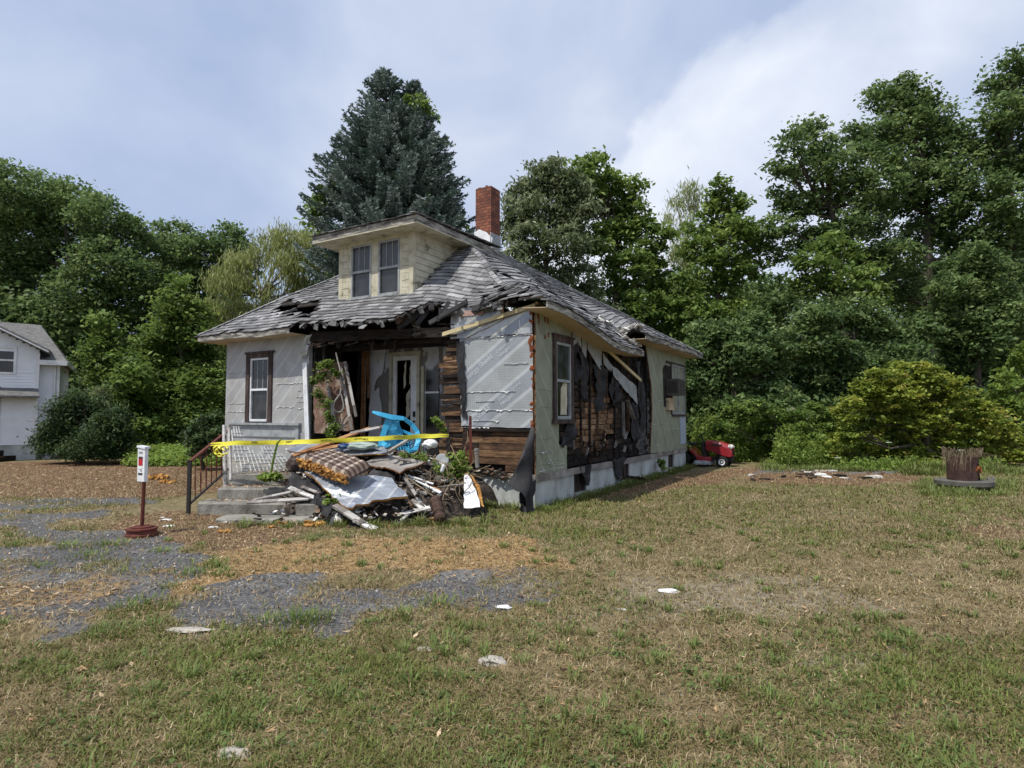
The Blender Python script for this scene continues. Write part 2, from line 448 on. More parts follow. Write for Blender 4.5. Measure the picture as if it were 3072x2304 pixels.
def sheet(p00, p10, p11, p01, nx=10, ny=10, amp=0.02, edge=0.02, thick=0.01, seed=0, curl=None):
    """torn, warped sheet between four corner points; mat 0 top, 1 edges"""
    rr = random.Random(seed); mb = MB()
    p00, p10, p11, p01 = map(Vector, (p00, p10, p11, p01))
    nrm = (p10 - p00).cross(p01 - p00).normalized()
    ux = (p10 - p00).normalized(); uy = (p01 - p00).normalized()
    top = []
    off = Vector((rr.uniform(0, 50), rr.uniform(0, 50), 0))
    for j in range(ny + 1):
        for i in range(nx + 1):
            a = i / nx; b_ = j / ny
            p = p00.lerp(p10, a).lerp(p01.lerp(p11, a), b_)
            h = mnoise.noise(Vector((a * 2.3, b_ * 2.3, 0)) + off) * amp * 2 + mnoise.noise(Vector((a * 7, b_ * 7, 3)) + off) * amp * .6
            if curl: h += curl(a, b_)
            p = p + nrm * h
            if i in (0, nx): p = p + ux * rr.uniform(-edge, edge)
            if j in (0, ny): p = p + uy * rr.uniform(-edge, edge)
            top.append(p)
    W = nx + 1
    fs = [(j * W + i, j * W + i + 1, (j + 1) * W + i + 1, (j + 1) * W + i) for j in range(ny) for i in range(nx)]
    N_ = len(top)
    mb.add(top + [p - nrm * thick for p in top], fs + [tuple(N_ + q for q in f[::-1]) for f in fs], 0)
    bd = [i for i in range(nx)] + [j * W + nx for j in range(ny)] + [ny * W + i for i in range(nx, 0, -1)] + [j * W for j in range(ny, 0, -1)]
    for k in range(len(bd)):
        a, b_ = bd[k], bd[(k + 1) % len(bd)]
        mb.f.append((a, a + N_, b_ + N_, b_)); mb.mi.append(1)
    return mb
def npmesh(name, V, Fq, mats, attr=None, parent=None, smooth=False):
    """fast mesh from arrays (all faces of one size)"""
    me = bpy.data.meshes.new(name)
    nf, k = Fq.shape
    me.vertices.add(len(V)); me.vertices.foreach_set('co', V.astype(np.float32).ravel())
    me.loops.add(nf * k); me.loops.foreach_set('vertex_index', Fq.astype(np.int32).ravel())
    me.polygons.add(nf)
    me.polygons.foreach_set('loop_start', np.arange(0, nf * k, k, dtype=np.int32))
    me.polygons.foreach_set('loop_total', np.full(nf, k, dtype=np.int32))
    if smooth: me.polygons.foreach_set('use_smooth', np.ones(nf, dtype=bool))
    for m in (mats if isinstance(mats, (list, tuple)) else [mats]): me.materials.append(m)
    if attr is not None:
        at = me.attributes.new('rnd', 'FLOAT', 'POINT'); at.data.foreach_set('value', attr.astype(np.float32))
    me.update(calc_edges=True)
    o = bpy.data.objects.new(name, me); COL.objects.link(o)
    if parent: o.parent = parent
    return o
def text_mesh(name, body, size, mat, parent, mtx, mirror=False, bold=0.0):
    cu = bpy.data.curves.new(name, 'FONT'); cu.body = body; cu.size = size; cu.extrude = 0.001; cu.offset = bold
    o = bpy.data.objects.new(name, cu)
    me = bpy.data.meshes.new_from_object(o)
    bpy.data.objects.remove(o); bpy.data.curves.remove(cu)
    me.transform((mtx @ Matrix.Scale(-1, 4, (1, 0, 0))) if mirror else mtx)
    me.materials.clear(); me.materials.append(mat)
    q = bpy.data.objects.new(name, me); COL.objects.link(q); q.parent = parent
    return q
# ================================================================== THE BURNT HOUSE
house = empty('burnt_house', HN, -HA, 'small fire damaged single storey house with hip roof, dormer, brick chimney and collapsed front porch', 'house')
ZR, PK = 3.55, 6.4
def roofz(s, t, sag=True):
    zF = ZR + .777 * (t + .45); zR = ZR + .6025 * (s + .45)
    zL = ZR + .6025 * (HW + .45 - s); zB = ZR + .60 * (HL + .45 - t)
    z = min(zF, zR, zL, zB, PK)
    if sag:
        k_ = 1.0 if t < 4.55 else float(sstep(-.25, .2, s)) * (1 - float(sstep(4.55, 5.9, t)))
        z -= k_ * .44 * float(sstep(-.2, 3.2, t)) * (1 - float(sstep(-.45, 2.2, s)))
        z -= .3 * math.exp(-((s - 1.3) / 1.1) ** 2 - ((t - .55) / 1.0) ** 2)
        z -= .12 * math.exp(-((s - 3.2) / 2.0) ** 2 - ((t + .2) / .9) ** 2)
        z += .05 * mnoise.noise(Vector((s * .9, t * .9, 0)))
    return z
def front_edge(s):
    """t where the broken front edge of the roof lies"""
    pts = [(-.5, -.45), (.0, -.35), (.5, -.28), (1.2, -.12), (1.8, -.12), (2.2, .12), (2.5, -.1), (2.8, -.42), (3.6, -.5), (4.4, -.4), (5.3, -.38), (5.62, -.3), (5.7, -.55), (9.2, -.55)]
    for (a, x), (b_, y) in zip(pts, pts[1:]):
        if a <= s <= b_: return x + (y - x) * (s - a) / (b_ - a)
    return -.5
def roof_hole(s, t, grow=0.0):
    """torn-open parts of the roof"""
    n = .18 * mnoise.noise(Vector((s * 3, t * 3, 5)))
    if t < front_edge(s) + n * .5 - grow: return True
    # open tear on the left front slope
    d = abs((t - .18) - (s - 6.3) * .22 + n * .5)
    if 5.5 < s < 7.3 and d < .16 + grow * .3 and s + n < 7.2: return True
    # long slit below the ridge on the right slope
    c = 2.95 - (t - 4.2) * .55
    if 3.9 < t < 6.0 and abs(s - c + n * .7) < .035 + .04 * math.sin(t * 9): return True
    # puncture by the collapse
    if abs(t - 4.6) < .1 + n * .4 and s < .45: return True
    if (s - 1.0) ** 2 + ((t - 2.1) * .8) ** 2 < .012: return True
    return False
def on_plane(s, t):
    zF = ZR + .777 * (t + .45); zR = ZR + .6025 * (s + .45); zL = ZR + .6025 * (HW + .45 - s); zB = ZR + .60 * (HL + .45 - t)
    z = min(zF, zR, zL, zB)
    return 'F' if z == zF else 'R' if z == zR else 'L' if z == zL else 'B'
DX0, DX1, DT = 3.05, 5.2, .42          # dormer face: s range and t
def dormer_inside(s, t):
    return DX0 - .03 < s < DX1 + .03 and t > DT and roofz(s, t, False) < 5.5
L_ = lambda s, t, z: Vector((-s, t, z))     # house-local point

# --- roof deck (dark boards seen through the holes) and the shingle courses on it
dk = MB(); gs = .15
for i in range(int((HW + .9) / gs)):
    for j in range(int((HL + .9) / gs)):
        s0 = -.45 + i * gs; t0 = -.45 + j * gs
        if roof_hole(s0 + gs / 2, t0 + gs / 2, -.06) or dormer_inside(s0 + gs / 2, t0 + gs / 2): continue
        q = [(s0, t0), (s0 + gs, t0), (s0 + gs, t0 + gs), (s0, t0 + gs)]
        dk.add([L_(a, b_, roofz(a, b_) - .03) for a, b_ in q] + [L_(a, b_, roofz(a, b_) - .06) for a, b_ in q],
               [(0, 1, 2, 3), (7, 6, 5, 4), (0, 4, 5, 1), (1, 5, 6, 2), (2, 6, 7, 3), (3, 7, 4, 0)])
roof_o = dk.build('roof', M_deck, house)
sh = MB()
def shingle(s, t, plane, w, exp_):
    """one shingle whose lower edge is centred at (s,t)"""
    ww = w * .97
    lift = .014 + rnd.random() * .014
    near = roof_hole(s, t, .25) or (t < 4.6 and s < 1.6 and rnd.random() < .25)
    if near and rnd.random() < .12: return
    if near: lift += rnd.random() * .06
    sk = rnd.uniform(-.01, .01) + (rnd.uniform(-.06, .06) if near else 0)
    up = exp_ * 1.18
    if plane == 'F': cs = [(s - ww / 2, t + sk), (s + ww / 2, t - sk), (s + ww / 2, t + up), (s - ww / 2, t + up)]
    elif plane == 'R': cs = [(s + sk, t - ww / 2), (s - sk, t + ww / 2), (s + up, t + ww / 2), (s + up, t - ww / 2)]
    elif plane == 'L': cs = [(s + sk, t - ww / 2), (s - sk, t + ww / 2), (s - up, t + ww / 2), (s - up, t - ww / 2)]
    else: cs = [(s - ww / 2, t + sk), (s + ww / 2, t - sk), (s + ww / 2, t - up), (s - ww / 2, t - up)]
    top = []
    for k, (a, b_) in enumerate(cs):
        z = roofz(a, b_) + (lift if k < 2 else -.012)
        if near and k < 2: z += rnd.uniform(-.02, .02)
        top.append(L_(a, b_, z))
    if max(p.z for p in top) - min(p.z for p in top) > .26: return
    th = .016
    bot = [p - Vector((0, 0, th)) for p in top]
    sh.add(top + bot, [(0, 1, 2, 3), (7, 6, 5, 4), (0, 4, 5, 1), (1, 5, 6, 2), (2, 6, 7, 3), (3, 7, 4, 0)])
for plane, (run, across) in {'F': (3.8, HW + .9), 'R': (4.75, HL + .9), 'L': (4.75, HL + .9), 'B': (4.75, HW + .9)}.items():
    exp_ = .105 if plane == 'F' else .12
    nrow = int(run / exp_)
    w = .2 if plane == 'F' else .24
    for r_ in range(nrow + 1):
        d = -.5 + r_ * exp_
        off = (r_ % 2) * w / 2 + rnd.uniform(-.02, .02)
        for c_ in range(int(across / w) + 2):
            a = -.45 + off + (c_ - .5) * w + rnd.uniform(-.008, .008)
            if plane == 'F': s, t = a, d
            elif plane == 'R': s, t = d, a
            elif plane == 'L': s, t = HW - d, a
            else: s, t = a, HL - d
            if not (-.5 <= s <= HW + .5 and -.62 <= t <= HL + .5): continue
            if plane == 'F':
                lim = t - .0
                if t > (s + .45) * .6025 / .777 - .45 + .02 or t > (HW + .45 - s) * .6025 / .777 - .45 + .02: continue
            elif on_plane(s, t) != plane: continue
            if roofz(s, t, False) > PK - .01: continue
            if roof_hole(s, t) or dormer_inside(s, t): continue
            shingle(s, t, plane, w, exp_)
sh.build('shingles', M_shing, roof_o)
# hip caps: short overlapping pieces along each hip and the ridge
cap = MB()
def capline(a, b_, n):
    for i in range(n):
        p = [a[k] + (b_[k] - a[k]) * i / n for k in (0, 1)]; q = [a[k] + (b_[k] - a[k]) * (i + 1.25) / n for k in (0, 1)]
        z0 = roofz(*p) + .035; z1 = roofz(*q) + .02
        A = L_(p[0], p[1], z0); B = L_(q[0], q[1], z1)
        d = (B - A).normalized(); sd = d.cross(Vector((0, 0, 1))).normalized() * .09
        dn = Vector((0, 0, -.05))
        cap.add([A - sd + dn, A, A + sd + dn, B - sd + dn, B, B + sd + dn], [(0, 1, 4, 3), (1, 2, 5, 4)], r=.6)
hipR = [(-.45, -.45), (4.3, 3.22)]
capline((.1, -.02), (4.3, 3.22), 34); capline((HW + .45, -.45), (4.3, 3.22), 40)
capline((4.3, 3.22), (4.3, 5.6), 14); capline((-.45, HL + .45), (4.3, 5.6), 40)
cap.build('hip_caps', M_shing, roof_o)
# rafter ends, torn boards and dangling shingles under the broken front edge
rf = MB()
for i in range(26):
    s = .4 + i * .2 + rnd.uniform(-.05, .05); te = front_edge(s)
    z0 = roofz(s, te + .1) - .14
    if i % 2 == 0: rf.beam(L_(s, te + 1.2, roofz(s, te + 1.2) - .14), L_(s, te + rnd.uniform(0, .15), z0), .045, .11, jit=.01)
rf.build('rafters', M_char, roof_o)
M_dkshing = surf('sooty_shingle', [(.2, (.012, .012, .013)), (.6, (.06, .06, .063)), (.9, (.17, .17, .175))], 5, bump=.5)
for i in range(40):
    dg = MB()
    s = rnd.uniform(.3, 5.5); te = front_edge(s)
    z = roofz(s, te) - rnd.uniform(.0, .05)
    w, h = rnd.uniform(.05, .17), rnd.uniform(.03, .13)
    rot = Matrix.Rotation(rnd.uniform(-.6, .6), 3, 'Y') @ Matrix.Rotation(rnd.uniform(-1.0, .6), 3, 'X')
    dg.box(L_(s, te - rnd.uniform(0, .06), z - h / 2), (w, .012, h), rot, jit=.018)
    dg.build('hanging_shingle', rnd.choice([M_shing, M_dkshing]), roof_o)
for (s0, t0, z0, s1, t1, z1, w) in ((2.6, .1, 3.62, 3.0, -.1, 3.3, .12), (1.2, -.3, 3.62, 2.1, -.25, 3.32, .1), (.3, -.1, 3.6, 1.1, -.28, 3.5, .1),
        (2.35, .3, 3.9, 2.62, .0, 3.35, .1), (1.75, -.1, 3.72, 1.9, -.28, 3.35, .07), (.9, -.2, 3.68, 1.0, -.3, 3.45, .06), (1.55, -.15, 3.7, 1.45, -.3, 3.42, .06)):
    bb = MB(); bb.beam(L_(s0, t0, z0), L_(s1, t1, z1), .03, w * .8, jit=.015)
    bb.build('split_board', M_dkshing, roof_o)
# blistered patch and torn flashing by the collapsed eave
pt = MB()
for i in range(34):
    s = rnd.uniform(-.4, .6); t = rnd.uniform(4.1, 4.9)
    rot = Matrix.Rotation(rnd.uniform(0, 3), 3, 'Z') @ Matrix.Rotation(rnd.uniform(-.6, .6), 3, 'X') @ Matrix.Rotation(.5, 3, 'Y')
    pt.box(L_(s, t, roofz(s, t) + .05), (rnd.uniform(.1, .25), rnd.uniform(.08, .2), .01), rot, jit=.02)
pt.build('torn_patch', M_peel, roof_o)

# --- eaves: fascia boards, soffits
fa = MB()
def strip(pts, z_up, z_dn, out, mb, th=.025, mi=0):
    """board that follows pts [(s,t,z)] with outward normal (ds,dt)"""
    for (a, b_) in zip(pts, pts[1:]):
        vs = []
        for p in (a, b_):
            for dz, k in ((z_dn, 0), (z_up, 0), (z_up, 1), (z_dn, 1)):
                vs.append(L_(p[0] + out[0] * th * k, p[1] + out[1] * th * k, p[2] + dz))
        mb.add(vs, [(0, 1, 5, 4), (1, 2, 6, 5), (2, 3, 7, 6), (3, 0, 4, 7), (0, 3, 2, 1), (4, 5, 6, 7)], mi)
def eline_t(s0, s1, t, n=20, dz=0): return [(s0 + (s1 - s0) * i / n, t, roofz(s0 + (s1 - s0) * i / n, t) + dz) for i in range(n + 1)]
def eline_s(t0, t1, s, n=24, dz=0): return [(s, t0 + (t1 - t0) * i / n, roofz(s, t0 + (t1 - t0) * i / n) + dz) for i in range(n + 1)]
strip(eline_t(5.75, HW + .45, -.45), -.05, -.17, (0, -1), fa)
fa.build('front_fascia', M_fascia, roof_o)
fb = MB()
strip(eline_s(-.42, 4.5, -.45), -.03, -.15, (-1, 0), fb)
fb.build('side_fascia', M_fascia, roof_o)
fc = MB(); strip(eline_s(4.66, HL + .45, -.45), -.03, -.15, (-1, 0), fc); fc.build('side_fascia', M_fascia, roof_o)
sf = MB()
def soff(q, th=.012):
    vs = [L_(*p) for p in q]; sf.add(vs + [p + Vector((0, 0, th)) for p in vs], [(3, 2, 1, 0), (4, 5, 6, 7), (0, 1, 5, 4), (1, 2, 6, 5), (2, 3, 7, 6), (3, 0, 4, 7)])
soff([(5.75, -.44, 3.37), (HW + .44, -.44, 3.37), (HW + .44, 0, 3.37), (5.75, 0, 3.37)])
soff([(HW, .0, 3.37), (HW + .44, .0, 3.37), (HW + .44, HL, 3.37), (HW, HL, 3.37)])
el = eline_s(-.42, 4.5, -.44, 14, -.16)
for a, b_ in zip(el, el[1:]):
    soff([(a[0], a[1], a[2]), (b_[0], b_[1], b_[2]), (0, b_[1], b_[2] + .03), (0, a[1], a[2] + .03)])
soff([(-.44, 4.66, 3.4), (-.44, HL + .44, 3.4), (0, HL + .44, 3.4), (0, 4.66, 3.4)])
sf.build('soffit', M_soffit, roof_o)
# cream frieze board bending down along the sagging side wall
fz = MB()
pts = [(-.03, -.03 + i * (4.3) / 14) for i in range(15)]
fpts = [(-.03, t, roofz(-.2, t) - .22 - .0 * t) for _, t in pts]
strip(fpts, .06, -.04, (-1, 0), fz, .03)
strip([(p[0], p[1], p[2] + .1) for p in fpts], .03, -.02, (-1, 0), fz, .05)
fz.build('frieze_board', M_creamtrim, house)
fz = MB(); fz.beam(L_(-.1, 3.0, 3.05), L_(-.14, 5.25, 2.45), .03, .07); fz.build('hanging_trim', M_creamtrim, house)
fz = MB(); fz.beam(L_(-.05, -.05, 3.49), L_(1.86, -.17, 3.1), .03, .075, jit=.004); fz.build('loose_trim', M_creamtrim, house)

# --- dormer
dm = MB(); zb, zt_ = 3.95, 5.42
fr = .012
# front wall: corner boards, central mullion, sill band
for a, b_ in ((DX0, DX0 + .12), (DX1 - .12, DX1)): dm.b(-a, -b_, DT - .02, DT + .06, zb, zt_)
for a, b_ in ((DX0 + .12, DX0 + .3), (DX1 - .32, DX1 - .12)): dm.b(-a, -b_, DT, DT + .06, zb, zt_)
winS = ((3.42, 4.02), (4.22, 4.82))
dm.b(-(DX0 + .3), -3.42, DT - .012, DT + .06, zb, zt_); dm.b(-4.02, -4.22, DT - .012, DT + .06, zb, zt_); dm.b(-4.82, -(DX1 - .3), DT - .012, DT + .06, zb, zt_)
dm.b(-3.36, -4.88, DT - .03, DT + .06, zb, 4.12)
dm.b(-3.36, -4.88, DT - .014, DT + .06, 5.32, zt_)
dorm = dm.build('dormer', M_cream, house)
cl = MB()     # shingle edges between corner board and window, and clapboards on the right cheek
for k in range(10):
    z = zb + k * .15
    for a, b_ in ((DX0 + .125, DX0 + .295), (DX1 - .315, DX1 - .125)):
        cl.b(-a, -b_, DT - .014 - .006 * (k % 2), DT, z + .004, z + .145)
for k in range(12):
    z = zb + k * .135
    t1 = DT + .05
    tt = (z + .1 - ZR) / .777 - .45
    t_end = DT + .06 + 2.6
    cl.add([L_(DX0 - .018, DT + .06, z), L_(DX0 - .018, t_end, z), L_(DX0 - .002, t_end, z + .14), L_(DX0 - .002, DT + .06, z + .14),
            L_(DX0 + .03, DT + .06, z), L_(DX0 + .03, t_end, z), L_(DX0 + .03, t_end, z + .14), L_(DX0 + .03, DT + .06, z + .14)],
           [(0, 1, 2, 3), (7, 6, 5, 4), (0, 4, 5, 1), (3, 2, 6, 7), (0, 3, 7, 4), (1, 5, 6, 2)])
    cl.b(-DX1, -(DX1 + .02), DT + .06, t_end, z, z + .135)
cl.build('clapboards', M_cream, dorm)
def sash_window(name, root, s0, s1, z0, z1, t, Mf, muntins=3, upper_ratio=.5, rotY=False, frame=.045, Mg=M_glass, shade=False):
    """double-hung window facing -t (or -s when rotY)"""
    f_ = MB(); g_ = MB(); mz = z0 + (z1 - z0) * (1 - upper_ratio)
    def bx(mb, a, b_, d0, d1, za, zb_):
        if rotY: mb.b(d0, d1, a, b_, za, zb_)
        else: mb.b(-a, -b_, d0, d1, za, zb_)
    sg = 1 if not rotY else -1
    o = t
    D = lambda x: o + x * sg
    bx(f_, s0, s0 + frame, D(-.01), D(.05), z0, z1); bx(f_, s1 - frame, s1, D(-.01), D(.05), z0, z1)
    bx(f_, s0 + frame, s1 - frame, D(-.01), D(.05), z1 - frame, z1); bx(f_, s0 + frame, s1 - frame, D(-.02), D(.05), z0, z0 + frame * 1.2)
    bx(f_, s0 + frame, s1 - frame, D(-.016), D(.045), mz - .025, mz + .025)
    w = f_.build(name, Mf, root)
    bx(g_, s0 + frame, s1 - frame, D(.022), D(.03), mz + .025, z1 - frame)
    bx(g_, s0 + frame, s1 - frame, D(.034), D(.042), z0 + frame * 1.2, mz - .025)
    g_.build('pane', Mg, w)
    if muntins:
        mm = MB()
        for k in range(1, muntins + 1):
            a = s0 + frame + (s1 - s0 - 2 * frame) * k / (muntins + 1)
            bx(mm, a - .009, a + .009, D(.014), D(.021), mz + .025, z1 - frame)
        mm.build('muntin', M_greysash, w)
    return w
for a, b_ in winS: sash_window('window', dorm, a, b_, 4.13, 5.32, DT - .012, M_greysash, 2)
# dormer roof: flat soffit, fascia, low hip above
oh = .42
e0s, e1s, eT = DX0 - oh, DX1 + oh, DT - oh
so = MB(); so.b(-e0s, -e1s, eT, 2.6, 5.40, 5.42); so.build('soffit', M_cream, dorm)
dr = MB(); ze = 5.56; zr_ = 5.98
fs0, fs1 = e0s, e1s; cm = (fs0 + fs1) / 2; tr = eT + 1.3
V = [L_(fs0, eT, ze), L_(fs1, eT, ze), L_(fs1, 3.3, ze), L_(fs0, 3.3, ze), L_(cm, tr, zr_), L_(cm, 3.9, zr_ + .3), L_(fs0, eT, 5.42), L_(fs1, eT, 5.42), L_(fs1, 3.3, 5.42), L_(fs0, 3.3, 5.42), L_(cm, 3.9, 5.42)]
dr.add(V, [(0, 1, 4), (3, 0, 4, 5), (1, 2, 5, 4), (6, 7, 1, 0), (9, 6, 0, 3), (7, 8, 2, 1), (7, 6, 9, 10, 8)])
dro = dr.build('dormer_roof', M_fascia, dorm)
dsh = MB()
def dsl(a, b_, c, w=.22):
    """courses on triangle/quad slope: a->b eave line, c up-slope vector"""
    a = Vector(a); b_ = Vector(b_); c = Vector(c); L = (b_ - a).length; ex = (b_ - a) / L; H_ = c.length; ey = c / H_
    nn = ex.cross(ey); nn = nn if nn.z > 0 else -nn
    for r_ in range(int(H_ / .12)):
        d = r_ * .12; sh0 = d * .97
        for k in range(int(L / w) + 1):
            x = (k + .5 * (r_ % 2)) * w
            if x < sh0 * slope_in[0] or x > L - sh0 * slope_in[1]: continue
            rot = Matrix((ex, ey, nn)).transposed() @ Matrix.Rotation(-.1, 3, 'X')
            dsh.box(a + ex * x + ey * (d + .03) + nn * (.02 + rnd.random() * .012), (w * .96, .15, .012), rot, jit=.004)
slope_in = (.95, .95); up_ = L_(cm, tr, zr_) - L_(cm, eT, ze); dsl(L_(fs1, eT, ze), L_(fs0, eT, ze), up_)
up2 = L_(cm, tr, zr_) - L_(fs0, tr, ze); slope_in = (.9, -.2); dsl(L_(fs0, eT, ze), L_(fs0, 3.2, ze + .08), up2)
dsh.build('dormer_shingles', M_shing, dro)

# --- chimney
def brickmat():
    m, n, l = nodemat('chimney_brick'); out = n.new('ShaderNodeOutputMaterial'); b = n.new('ShaderNodeBsdfPrincipled'); l.new(b.outputs[0], out.inputs[0])
    tc = n.new('ShaderNodeTexCoord'); sp = n.new('ShaderNodeSeparateXYZ'); l.new(tc.outputs['Object'], sp.inputs[0])
    ad = n.new('ShaderNodeMath'); ad.operation = 'ADD'; l.new(sp.outputs[0], ad.inputs[0]); l.new(sp.outputs[1], ad.inputs[1])
    cb = n.new('ShaderNodeCombineXYZ'); l.new(ad.outputs[0], cb.inputs[0]); l.new(sp.outputs[2], cb.inputs[1])
    br = n.new('ShaderNodeTexBrick'); br.inputs['Scale'].default_value = 1
    br.inputs['Brick Width'].default_value = .2; br.inputs['Row Height'].default_value = .088; br.inputs['Mortar Size'].default_value = .011
    br.inputs['Color1'].default_value = (.27, .09, .045, 1); br.inputs['Color2'].default_value = (.14, .045, .027, 1); br.inputs['Mortar'].default_value = (.07, .045, .035, 1)
    l.new(cb.outputs[0], br.inputs['Vector'])
    no = n.new('ShaderNodeTexNoise'); no.inputs['Scale'].default_value = 3; no.inputs['Detail'].default_value = 6; l.new(tc.outputs['Object'], no.inputs['Vector'])
    r = ramp(n, [(.3, (.55, .5, .5)), (.6, (1.15, 1.1, 1.1))]); l.new(no.outputs['Fac'], r.inputs[0])
    mu = n.new('ShaderNodeMix'); mu.data_type = 'RGBA'; mu.blend_type = 'MULTIPLY'; mu.inputs['Factor'].default_value = 1
    l.new(br.outputs['Color'], mu.inputs['A']); l.new(r.outputs[0], mu.inputs['B']); l.new(mu.outputs['Result'], b.inputs['Base Color'])
    b.inputs['Roughness'].default_value = .9
    bp = n.new('ShaderNodeBump'); bp.inputs['Strength'].default_value = .7; bp.inputs['Distance'].default_value = .01; bp.invert = True
    l.new(br.outputs['Fac'], bp.inputs['Height']); l.new(bp.outputs[0], b.inputs['Normal'])
    return m
M_brick = brickmat()
CT, CS = 5.15, 4.3
ch = MB(); ch.b(-CS - .26, -CS + .26, CT - .24, CT + .24, 5.9, 8.06)
chim = ch.build('chimney', M_brick, roof_o)
cc = MB()
for k in range(11):
    x = rnd.uniform(-.2, .2); y = rnd.uniform(-.18, .18)
    cc.box((-CS + x, CT + y, 8.07 + rnd.random() * .02), (rnd.uniform(.06, .2), .09, rnd.uniform(.02, .05)), Matrix.Rotation(rnd.uniform(0, 3), 3, 'Z'), jit=.01)
cc.build('chimney_top', M_brick, chim)
fl = MB(); rr = ragged([(-.3, 6.1), (.3, 6.1), (.3, 6.58), (.1, 6.76), (-.1, 6.86), (-.3, 6.82)], .02, .06, 3)
fl.prism(rr, lambda a, b_, d: Vector((-CS + a, d, b_)), CT - .25, CT - .235)
fl.build('flashing', M_white, chim)
fl = MB(); fl.b(-CS + .245, -CS + .275, CT - .26, CT + .26, 6.05, 6.72); fl.build('flashing', M_greysash, chim)

# --- foundation, floor, far walls
fd = MB()
fd.b(-HW, 0, 0, .2, -.1, .5)
cuts = [(1.6, 2.2), (4.2, 4.75), (8.0, 8.55)]; t0 = .2
for a, b_ in cuts:
    fd.b(-.2, 0, t0, a, -.1, .5); fd.b(-.2, -.0, a, b_, -.1, .08); t0 = b_
fd.b(-.2, 0, t0, HL, -.1, .5)
fd.b(-HW, -.2, HL - .2, HL, -.1, .5); fd.b(-HW, -HW + .2, .2, HL - .2, -.1, .5)
found = fd.build('foundation', M_found, house)
for a, b_ in cuts:
    w = MB(); w.b(-.1, -.06, a, b_, .08, .5); w.b(-.06, -.03, a, a + .05, .08, .5); w.b(-.06, -.03, b_ - .05, b_, .08, .5); w.b(-.06, -.03, (a + b_) / 2 - .02, (a + b_) / 2 + .02, .08, .5)
    w.build('cellar_window', M_casing, house)
sl = MB(); sl.b(-HW, .03, -.02, .0, .5, .58); sl.b(.0, .045, 0, HL, .46, .58, jit=.006); sl.build('sill_board', M_oldwood, house)
ip = MB(); ip.b(-HW + .2, -.2, .2, HL - .2, .5, .56); ip.build('floor', M_char, house)
wb = MB(); wb.b(-HW, -.1, HL - .1, HL, .5, 3.5); wb.b(-HW, -HW + .1, .1, HL - .1, .5, 3.5); wb.build('rear_wall', M_cream, house)
# interior partitions, smoked black
pi = MB(); pi.b(-HW + .1, -.1, 3.4, 3.46, .5, 3.5); pi.b(-5.3, -5.24, 1.62, 3.4, .5, 3.4); pi.b(-5.62, -5.58, .1, .9, .5, 3.4)
pi.b(-HW + .1, -5.3, .1, 3.4, 3.36, 3.4); pi.build('partition', M_deck, house)

# --- left front wall with window
lw = MB()
def wallpiece(mb, s0, s1, z0, z1, t0=-.0, t1=.1): mb.b(-s0, -s1, t0, t1, z0, z1)
WS0, WS1, WZ0, WZ1 = 6.86, 7.8, 1.42, 3.04
wallpiece(lw, 5.66, WS0, .3, 3.37); wallpiece(lw, WS1, HW, .3, 3.37); wallpiece(lw, WS0, WS1, WZ1, 3.37); wallpiece(lw, WS0, WS1, .3, WZ0)
leftw = lw.build('front_wall', M_foil_l, house)
M_seam = surf('torn_foil_edge', [(.35, (.25, .25, .24)), (.55, (.55, .56, .56)), (.8, (.72, .73, .73))], 14, rough=.5, bump=.2)
seam_parent = leftw          # seams: torn foil edges, nail blisters
def seam(fn, a0, a1, z, n, dev=.012, h=.014):
    for i in (0,):
        a, b_, zz, hh = a0, a1, z, h; sm = MB()
        z2 = zz + rnd.uniform(-dev, dev); m = max(6, int(abs(a1 - a0) * 30)); tk = [max(.06, mnoise.noise(Vector((q * .45, z * 9, a0))) * 1.9 + .22) for q in range(m + 1)]
        up = [fn(a + (b_ - a) * q / m, zz + (z2 - zz) * q / m + rnd.uniform(-.004, .004), 0) for q in range(m + 1)]
        dn = [fn(a + (b_ - a) * q / m, zz + (z2 - zz) * q / m - hh * tk[q] * rnd.uniform(.6, 1.3), 1) for q in range(m + 1)]
        sm.add(up + dn, [(q, q + 1, m + 2 + q, m + 1 + q) for q in range(m)]); sm.build('torn_seam', M_seam, seam_parent)
ff = lambda a, z, k: L_(a, -.004 - .01 * k, z)
fs = lambda a, z, k: L_(-.035 - .01 * k, a, z)
for s0, s1, z in ((7.9, 8.55, 2.62), (5.75, 6.75, 2.32), (7.85, 8.5, 1.88), (7.85, 8.5, 1.68), (5.9, 6.0, 2.15), (5.85, 6.05, 2.0), (5.8, 5.98, 1.9), (5.8, 6.0, 1.75), (6.1, 6.7, 1.78), (5.95, 6.5, 1.1)):
    seam(ff, s0, s1, z, max(2, int((s1 - s0) * 5)), .01, .018)
fo = lambda a, z, k: L_(a, -.034 - .012 * k, z)
seam_parent = house
for s0, s1, z, h in ((.35, 1.5, 2.02, .03), (.02, 1.5, 1.69, .03), (.8, 1.2, 1.85, .02), (.7, 1.25, 1.5, .03), (.05, 1.5, 3.0, .02), (.9, 1.5, 1.38, .03), (.1, .6, 2.5, .008)):
    seam(fo, s0, s1, z, max(2, int((s1 - s0) * 7)), .008, h * 1.1)
seam_parent = house
for t0, t1, z in ((.05, .62, 2.05), (.05, .62, 1.75), (.05, .62, 1.2), (.05, .6, .95), (.1, .75, .75), (.1, 1.1, .63), (.4, 1.1, .7), (.5, .9, .8), (6.6, 7.5, 2.0), (6.5, 7.8, 1.35), (6.6, 7.6, 1.0), (6.5, 7.0, .8), (7.5, 9.2, 1.2)):
    seam(fs, t0, t1, z, max(2, int((t1 - t0) * 6)), .01, .015)
cs = MB()
